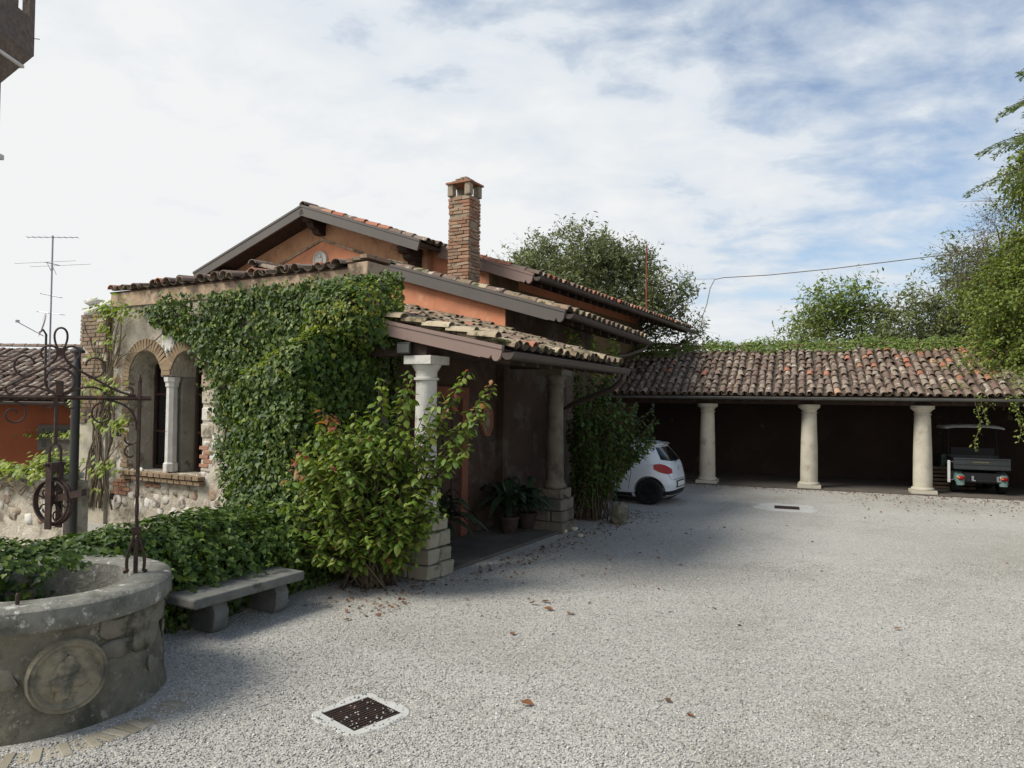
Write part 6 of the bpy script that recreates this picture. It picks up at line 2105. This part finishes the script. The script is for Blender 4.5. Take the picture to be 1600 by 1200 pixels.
# ================================================================== trees
STICK_V = [(-1, 0, -.6), (1, 0, -.6), (0, 0, 1), (-.4, 1, -.25), (.4, 1, -.25), (0, 1, .4)]
STICK_F = [(0, 1, 4, 3), (1, 2, 5, 4), (2, 0, 3, 5)]
def tree(name, label, base, clumps, material, ntw, lper, lsize, twl, upb=.4, shape='ovate', trunk_r=.15, cat='tree', group=None, hang=.3, inner=.35, spread=.5, tuft=1.0):
    base = Vector(base)
    t = thing(name, label, cat, base, group)
    m = MB()
    tot = sum(c[3] * c[4] * c[5] for c in clumps)
    cz = Vector((sum(c[0] for c in clumps) / len(clumps), sum(c[1] for c in clumps) / len(clumps), 0))
    zlow = min(c[2] - c[5] * .3 for c in clumps)
    fork = base.lerp(Vector((cz.x, cz.y, base.z)), .5); fork.z = max(base.z + .5, zlow)
    m.tube([base, base.lerp(fork, .5) + Vector((.08, .05, 0)), fork], [trunk_r, trunk_r * .8, trunk_r * .65], 9)
    for c in clumps:
        cc_ = Vector(c[:3])
        m.tube(bez(fork, fork.lerp(cc_, .3) + ZX * .3, fork.lerp(cc_, .7) + ZX * .2, cc_, 6), [trunk_r * .5 * (1 - .75 * i / 6) for i in range(7)], 6)
        for j in range(4):
            d = rand_dirs(1)[0]; e_ = cc_ + Vector((d[0] * c[3] * .7, d[1] * c[4] * .7, abs(d[2]) * c[5] * .7))
            m.tube([cc_.lerp(fork, .2), cc_.lerp(e_, .5) + ZX * .08, e_], [trunk_r * .2, trunk_r * .12, trunk_r * .05], 5)
    m.build('trunk', 'bark', t, smooth=True)
    P, N, T, S = [], [], [], []
    TP, TY, TL = [], [], []
    tufts = []
    for c in clumps:
        k = max(5, int(tuft * (c[3] * c[4] * c[5]) ** (1 / 3) * 7))
        dd_ = rand_dirs(k) * (.35 + .65 * rng.random((k, 1)) ** .5)
        for q in dd_:
            r_ = rng.uniform(.26, .46)
            tufts.append((c[0] + q[0] * c[3], c[1] + q[1] * c[4], c[2] + q[2] * c[5], c[3] * r_, c[4] * r_, c[5] * r_))
        tufts.append((c[0], c[1], c[2], c[3] * .6, c[4] * .6, c[5] * .6))
    clumps = tufts
    tot = sum(c[3] * c[4] * c[5] for c in clumps)
    for c in clumps:
        n = max(3, int(ntw * (c[3] * c[4] * c[5]) / tot))
        d = rand_dirs(n)
        r = inner + (1 - inner) * rng.random((n, 1)) ** .6
        p0 = np.array(c[:3]) + d * r * np.array(c[3:6])
        td = unit(d * .7 + np.array([0, 0, upb]) + rng.normal(0, spread, (n, 3)))
        L_ = twl * rng.uniform(.5, 1.25, n)
        TP.append(p0); TY.append(td); TL.append(L_)
        for j in range(lper):
            f = (j + rng.random((n, 1))) / lper
            droop = np.array([0, 0, -1.0]) * (f ** 2) * L_[:, None] * hang * .6
            pos = p0 + td * f * L_[:, None] + droop + rng.normal(0, lsize * .5, (n, 3))
            tp = unit(td * .6 + rng.normal(0, .6, (n, 3)) + np.array([0, 0, -hang]))
            nr = unit(rng.normal(0, .55, (n, 3)) + np.array([0, 0, .6]) + d * .4)
            P.append(pos); T.append(tp); N.append(nr); S.append(lsize * rng.uniform(.6, 1.25, n))
    fo = leaves('crown', np.concatenate(P), np.concatenate(N), np.concatenate(T), np.concatenate(S), material, t, shape)
    TP, TY, TL = np.concatenate(TP), np.concatenate(TY), np.concatenate(TL)
    X = unit(np.cross(TY, np.array([.3, .5, .8]))); Z = np.cross(X, TY)
    o = scatter_mesh('twigs', STICK_V, STICK_F, TP, X, TY, Z, np.stack([np.full(len(TL), .006), TL, np.full(len(TL), .006)], 1), 'bark', t)
    o['kind'] = 'stuff'
    return t
# tree rising behind the farmhouse roof
tree('olive_green_tree', 'loose olive green tree rising behind the farmhouse roof', (3.6, 28.5, 0),
     [(.2, 27.5, 6.9, 1.2, 1.2, 1.1), (1.6, 27.6, 7.4, 1.5, 1.5, 1.5), (3.2, 27.8, 7.3, 1.7, 1.6, 1.7), (4.6, 27.6, 7.0, 1.4, 1.4, 1.6), (2.4, 27.2, 6.0, 2.2, 1.4, 1.4), (4.6, 27.2, 5.7, 1.5, 1.2, 1.5), (6.0, 27.4, 5.6, 1.0, 1.0, 1.3), (6.8, 27.4, 4.6, .9, .9, .8)],
     'tree_olive', 2300, 12, .19, .8, .75, 'slim', .2, hang=.25)
# thicket behind the loggia
tree('slender_tree', 'thin leafy sapling tree behind the middle of the loggia roof', (11.9, 29.0, 0),
     [(12.4, 29, 5.6, 1.3, 1.0, 1.2), (13.3, 29, 6.4, 1.1, 1.0, 1.0), (11.4, 29, 4.9, .9, .8, .8), (14.4, 29, 5.6, 1.2, 1.0, 1.3)],
     'tree_green', 600, 10, .2, .8, .7, 'slim', .1, hang=.3)
tree('bushy_tree', 'bushy mid green tree behind the right end of the loggia', (15.8, 28.0, 0),
     [(15.6, 28, 5.8, 1.5, 1.2, 1.6), (17.4, 27, 7.4, 1.3, 1.2, 1.4), (17.0, 27.5, 6.0, 1.6, 1.3, 2.0), (14.4, 28.2, 4.4, 1.6, 1.2, .8), (16.2, 27.3, 4.2, 2.2, 1.4, 1.0)],
     'tree_olive', 1500, 11, .19, .7, .5, 'slim', .14)
tree('grey_twigged_tree', 'sparse grey twigged tree leaning out beside the big green tree', (17.5, 26.0, 0),
     [(16.9, 25.5, 7.6, 1.4, 1.0, 1.3), (17.3, 25.5, 8.6, 1.1, 1.0, .8), (16.2, 25.5, 6.6, 1.2, 1.0, .9), (17.8, 25, 9.6, 1.0, 1.0, .9)],
     'tree_twig', 520, 9, .10, 1.1, -.05, 'slim', .12, spread=.45, inner=.3)
tree('large_green_tree', 'large yellow green tree overhanging the right end of the loggia', (17.4, 22.0, 0),
     [(14.8, 21.0, 4.2, 1.5, 1.4, 1.2), (15.0, 21.3, 5.6, 1.4, 1.4, 1.3), (15.8, 21.4, 7.0, 1.5, 1.5, 1.5), (16.3, 21.5, 8.6, 1.4, 1.4, 1.4), (17.0, 21.5, 10.0, 1.4, 1.4, 1.4), (15.3, 21.0, 7.2, 1.0, 1.0, 1.0), (15.9, 20.6, 8.6, 1.0, 1.0, 1.1), (16.3, 20.6, 10.2, 1.0, 1.0, 1.2), (14.9, 20.4, 5.9, 1.0, 1.0, 1.0), (16.6, 20.5, 6.4, 1.5, 1.3, 1.6), (14.5, 20.0, 3.6, 1.1, 1.0, .9), (13.8, 20.4, 3.7, .8, .8, .6), (14.1, 20.8, 4.6, 1.0, 1.0, .9), (15.4, 19.6, 3.1, 1.0, .9, .7), (17.0, 21.3, 5.0, 2.0, 1.8, 2.0), (17.8, 21.5, 7.5, 2, 2, 2)],
     'tree_yellow', 13000, 12, .10, .6, .1, 'ovate', .28, hang=.6, inner=.25)
# climber over the loggia ridge
rc_ = thing('roof_creeper', 'green creeper spilling over the ridge of the loggia roof', 'creeper', LP(5, 3.55, 4.3))
n = 10000
s_ = rng.uniform(-.35, LEND, n)
s_ = s_[np.array([noise.noise(Vector((x * 1.6, 3, 1))) + .55 * rng.random() > -.05 for x in s_])]; n = len(s_)
hh = np.array([.26 + .34 * noise.noise(Vector((x * .7, 0, 0))) + .22 * noise.noise(Vector((x * 2.3, 4, 0))) for x in s_])
dn = np.array([.25 + .45 * max(0, noise.noise(Vector((x * .9, 7, 0)))) + (.35 if x < 2.2 else 0) for x in s_])
w_ = rng.random(n)
ww = 3.55 - dn * 1.6 * w_ ** 1.5 + rng.normal(0, .1, n) + .4 * (rng.random(n) < .25)
zz2 = 4.28 - np.maximum(0, 3.55 - ww) * .4 + .12 + hh * rng.random(n) * (1 - w_ * .75) 
P = np.array([tuple(LP(a, b, c)) for a, b, c in zip(s_, ww, zz2)])
fo = leaves('foliage', P, np.array([0, -.35, .8]) + rng.normal(0, .4, (n, 3)), rng.normal(0, .6, (n, 3)) + np.array([-.1, -.5, -.4]), rng.uniform(.06, .12, n), 'tree_green', rc_, 'ovate'); fo['kind'] = 'stuff'
m = MB()
for k in range(8):
    m.tube([LP(k * 1.7 + .3 * i, 3.4 + .1 * math.sin(i + k), 4.42 + .03 * math.cos(i * 2)) for i in range(8)], .015, 5)
m.build('stems', 'vine_stem', rc_)
# creeper hanging on the right of the roof, with strands below the gutter
hc = thing('hanging_creeper', 'yellow green creeper with strands dangling over the cart', 'creeper', LP(11.3, -.5, 2.65))
LPs, LN, LT = [], [], []
for i in range(3200):
    s_ = 9.7 + 4.3 * random.random() ** .7; b = random.random()
    if noise.noise(Vector((s_ * .9, b * 3, 2.2))) < .12 - (s_ - 9.7) * .12: continue
    LPs.append(tuple(LP(s_ + random.gauss(0, .08), -.5 + 4.05 * b, 2.66 + 1.62 * b + .12 + .12 * random.random())))
for (s_, w_, z1) in ((10.35, -.62, 1.25), (10.5, -.6, 1.9), (11.25, -.62, 1.5), (11.32, -.6, 1.9), (11.9, -.6, 2.2), (11.15, -.6, 2.3), (10.7, -.6, 2.35)):
    nn_ = int((2.72 - z1) * 44)
    for i in range(nn_):
        z_ = lerp(2.72, z1, i / nn_)
        LPs.append(tuple(LP(s_ + .06 * math.sin(z_ * 5 + s_) + random.gauss(0, .035 + .05 * (z_ > 2.35)), w_ + random.gauss(0, .03), z_)))
for p in LPs:
    LN.append(tuple(Vector((random.gauss(0, .5), -.5 + random.gauss(0, .4), .7)))); LT.append((random.gauss(0, .6), random.gauss(0, .5), -.6))
fo = leaves('foliage', np.array(LPs), np.array(LN), np.array(LT), rng.uniform(.05, .10, len(LPs)), 'tree_yellow', hc, 'ovate'); fo['kind'] = 'stuff'
m = MB()
for (s_, w_, z1) in ((10.35, -.62, 1.25), (10.5, -.6, 1.9), (11.25, -.62, 1.5), (11.32, -.6, 1.9), (11.9, -.6, 2.2)):
    m.tube([LP(s_ + .06 * math.sin(z * 5 + s_), w_, z) for z in np.linspace(2.75, z1, 12)], .006, 4)
m.build('stems', 'vine_stem', hc)
# conifer whose bough tips enter at the right edge
cf = thing('conifer', 'tall conifer with drooping bough tips at the upper right edge', 'tree', (14.05, 16.0, 0))
m = MB(); m.tube([(14.05, 16.0, 0), (14.1, 16.0, 6), (14.05, 16.05, 12), (14.05, 16.0, 15)], [.28, .22, .13, .03], 10); m.build('trunk', 'bark', cf, smooth=True)
P, N, T, S = [], [], [], []
m = MB()
for k in range(84):
    z = 8.0 + 6.8 * (k / 84)
    a = k * 2.4
    L_ = (15.4 - z) * .42 + .35
    d = Vector((math.cos(a), math.sin(a), 0))
    o_ = Vector((14.05, 16.0, z))
    pts = bez(o_, o_ + d * L_ * .4 + ZX * .3, o_ + d * L_ * .8 + ZX * .2, o_ + d * L_ - ZX * .25, 10)
    m.tube(pts, [.03 * (1 - .8 * i / 10) for i in range(11)], 5)
    for i in range(360):
        t_ = .15 + .85 * random.random(); x = t_ * 10; q = min(int(x), 9); p = pts[q].lerp(pts[q + 1], x - q)
        e = Vector((-d.y, d.x, 0)) * random.choice((-1, 1))
        off = random.random() * .38 * (1.1 - t_)
        P.append(tuple(p + e * off - ZX * (.25 * off + .12 * random.random()) + d * off * .5)); T.append(tuple(e * .6 + d * .7 - ZX * (.5 + random.random() * .5))); N.append(tuple(ZX + Vector((random.gauss(0, .4), random.gauss(0, .4), 0)))); S.append(random.uniform(.06, .13))
m.build('boughs', 'bark', cf)
leaves('crown', np.array(P), np.array(N), np.array(T), np.array(S), 'conifer', cf, 'slim')

# ================================================================== roof pole, cables, far aerial
o = MB(); pb = W(-7.35, 21.6, zC(-7.35))
o.tube([pb, pb + ZX * 2.15], .028, 6); o.tube([pb + ZX * 2.15, pb + ZX * 2.3], .01, 5)
o = o.build('rusty_pole', 'rust', None); tag(o, 'rusty iron pole standing on the farmhouse eave', 'pole'); base_origin(o, pb)
o = MB()
def pxw(px, py, y):
    x, z = ray(px, py); return Vector((x * y, y, 2.4 + z * y))
o.tube([pxw(1640, 378, 22.5), pxw(1470, 398, 23), pxw(1300, 419, 24), pxw(1200, 429, 24.5), pxw(1130, 433, 25), pxw(1116, 436, 25), pxw(1109, 450, 25), pxw(1104, 475, 25), pxw(1098, 492, 25), pxw(1094, 520, 25.2)], .016, 5)
o = o.build('cable', 'wire', None, smooth=True); tag(o, 'thick overhead cable sagging from the trees to the roof end', 'cable'); base_origin(o, pxw(1094, 520, 25.2))
o = MB(); o.tube([pxw(1116, 435, 25), pxw(1060, 436, 25.6), pxw(1020, 437, 26)], .006, 4)
o = o.build('thin_wire', 'wire', None); tag(o, 'thin wire running from the cable end to the rusty pole', 'wire'); base_origin(o, pxw(1116, 435, 25))
fa = thing('far_aerial', 'small distant aerial above the loggia roof', 'aerial', Vector((13.9, 34.5, 2)))
m = MB(); m.tube([(13.9, 34.5, 2), (13.9, 34.5, 7.6)], .02, 5); m.build('mast', 'steel', fa)
m = MB(); m.tube([(13.3, 34.5, 7.45), (14.5, 34.5, 7.55)], .012, 4); m.tube([(13.5, 34.5, 6.7), (14.3, 34.5, 6.75)], .012, 4)
for k in range(6): m.tube([(13.4 + k * .2, 34.2, 7.5), (13.4 + k * .2, 34.8, 7.5)], .008, 4)
m.build('elements', 'steel', fa)

# ================================================================== loose gravel and fallen leaves
n = 75000
gy = 3.6 + 7.5 * rng.random(n) ** 1.5
gx = rng.uniform(-.85, .85, n) * gy
ok = ((gx - WC.x) ** 2 + (gy - WC.y) ** 2 > 1.02 ** 2)
dd = np.abs(np.stack([(gx - DC.x) * math.cos(.82) + (gy - DC.y) * math.sin(.82), -(gx - DC.x) * math.sin(.82) + (gy - DC.y) * math.cos(.82)], 1)).max(1)
ok &= (dd > .275) | ((dd < .2) & (rng.random(n) < .2)) | ((dd > .215) & (rng.random(n) < .30))
vv_ = gx * SU - gy * CU; uu_ = gx * CU + gy * SU
ok &= ~((vv_ < -5.7) & (uu_ > 7.6))
lift = np.where(dd < .36, .009, 0)[ok]
gx, gy = gx[ok], gy[ok]; n = len(gx)
OCT_V = [(1, 0, 0), (-1, 0, 0), (0, 1, 0), (0, -1, 0), (0, 0, 1), (0, 0, -1)]
OCT_F = [(0, 2, 4), (2, 1, 4), (1, 3, 4), (3, 0, 4), (2, 0, 5), (1, 2, 5), (3, 1, 5), (0, 3, 5)]
a = rng.uniform(0, 2 * PI, n)
X = np.stack([np.cos(a), np.sin(a), rng.normal(0, .25, n)], 1); X = unit(X)
Zt = unit(np.stack([rng.normal(0, .3, n), rng.normal(0, .3, n), np.ones(n)], 1)); Y = unit(np.cross(Zt, X)); Z = np.cross(X, Y)
sz = rng.uniform(.0045, .0098, n) * np.where(rng.random(n) < .03, 1.5, 1)
o = scatter_mesh('loose_gravel', OCT_V, OCT_F, np.stack([gx, gy, sz * .45 + lift], 1), X, Y, Z, np.stack([sz * rng.uniform(.9, 1.4, n), sz, sz * .75], 1), 'pebble')
o['kind'] = 'stuff'; o['label'] = 'loose pale gravel stones scattered on the courtyard'; o['category'] = 'gravel'
# leaf litter along the porch and under the shrubs
LPs, LT, LS_ = [], [], []
def litter(fn, n):
    for i in range(n):
        p = fn(); LPs.append((p[0], p[1], .012 + .012 * random.random())); LT.append((random.gauss(0, 1), random.gauss(0, 1), random.gauss(0, .12))); LS_.append(random.uniform(.025, .075))
litter(lambda: W(-5.5 + abs(random.gauss(0, .35)), random.uniform(8.3, 15.5)), 420)
litter(lambda: W(random.uniform(-6.2, -5.2), random.uniform(6.2, 8.2)), 150)
litter(lambda: W(-4.8 + abs(random.gauss(0, 1.6)), random.uniform(7, 16)), 80)
litter(lambda: LP(random.uniform(1, 12), -.45 - abs(random.gauss(0, .5))), 420)
litter(lambda: LP(random.uniform(7, 13), -.6 - abs(random.gauss(0, 1.8))), 420)
litter(lambda: (random.uniform(-3, 10), random.uniform(4, 20)), 40)
n = len(LPs)
fo = leaves('leaf_litter', np.array(LPs), np.array([0, 0, 1.]) + rng.normal(0, .3, (n, 3)), np.array(LT), np.array(LS_), 'dry_leaf', None, 'ovate')
fo['kind'] = 'stuff'; fo['label'] = 'scattered brown leaf litter on the gravel'; fo['category'] = 'leaves'
DLV = [(0, 0, .0), (.24, .28, .16), (.30, .52, .20), (.15, .84, .16), (0, 1, .12), (-.13, .84, .10), (-.27, .52, .22), (-.24, .28, .12), (0, .5, .02)]
dl = proto_mesh('fallen_leaf', DLV, OVATE_F, 'dry_leaf')
FL = [(831, 942, .10, 'crumpled brown leaf, left one of a close pair on the gravel'), (850, 939, .11, 'crumpled brown leaf, right one of a close pair on the gravel'), (869, 952, .12, 'long brown leaf just right of the leaf pair'), (805, 991, .09, 'curled brown leaf below and left of the leaf pair'),
      (840, 1098, .11, 'dark brown leaf with a stalk on the near gravel'), (1040, 1088, .10, 'orange brown leaf on the near gravel right of centre'), (545, 968, .08, 'small brown leaf on gravel near the stone bench'), (1088, 1117, .08, 'thin dry leaf lying nearest the lower right'), (820, 912, .06, 'small dark leaf on the gravel above the leaf pair'), (1018, 1016, .04, 'tiny dark leaf alone on mid gravel')]
for px_, py_, s_, lab in FL:
    o = bpy.data.objects.new('fallen_leaf', dl); C.objects.link(o)
    o.location = ground(px_, py_) + ZX * .012; o.scale = (s_, s_, s_); o.rotation_euler = (random.gauss(0, .1), random.gauss(0, .15), random.uniform(0, 6.28))
    tag(o, lab, 'leaf', 'fallen leaves on the gravel')
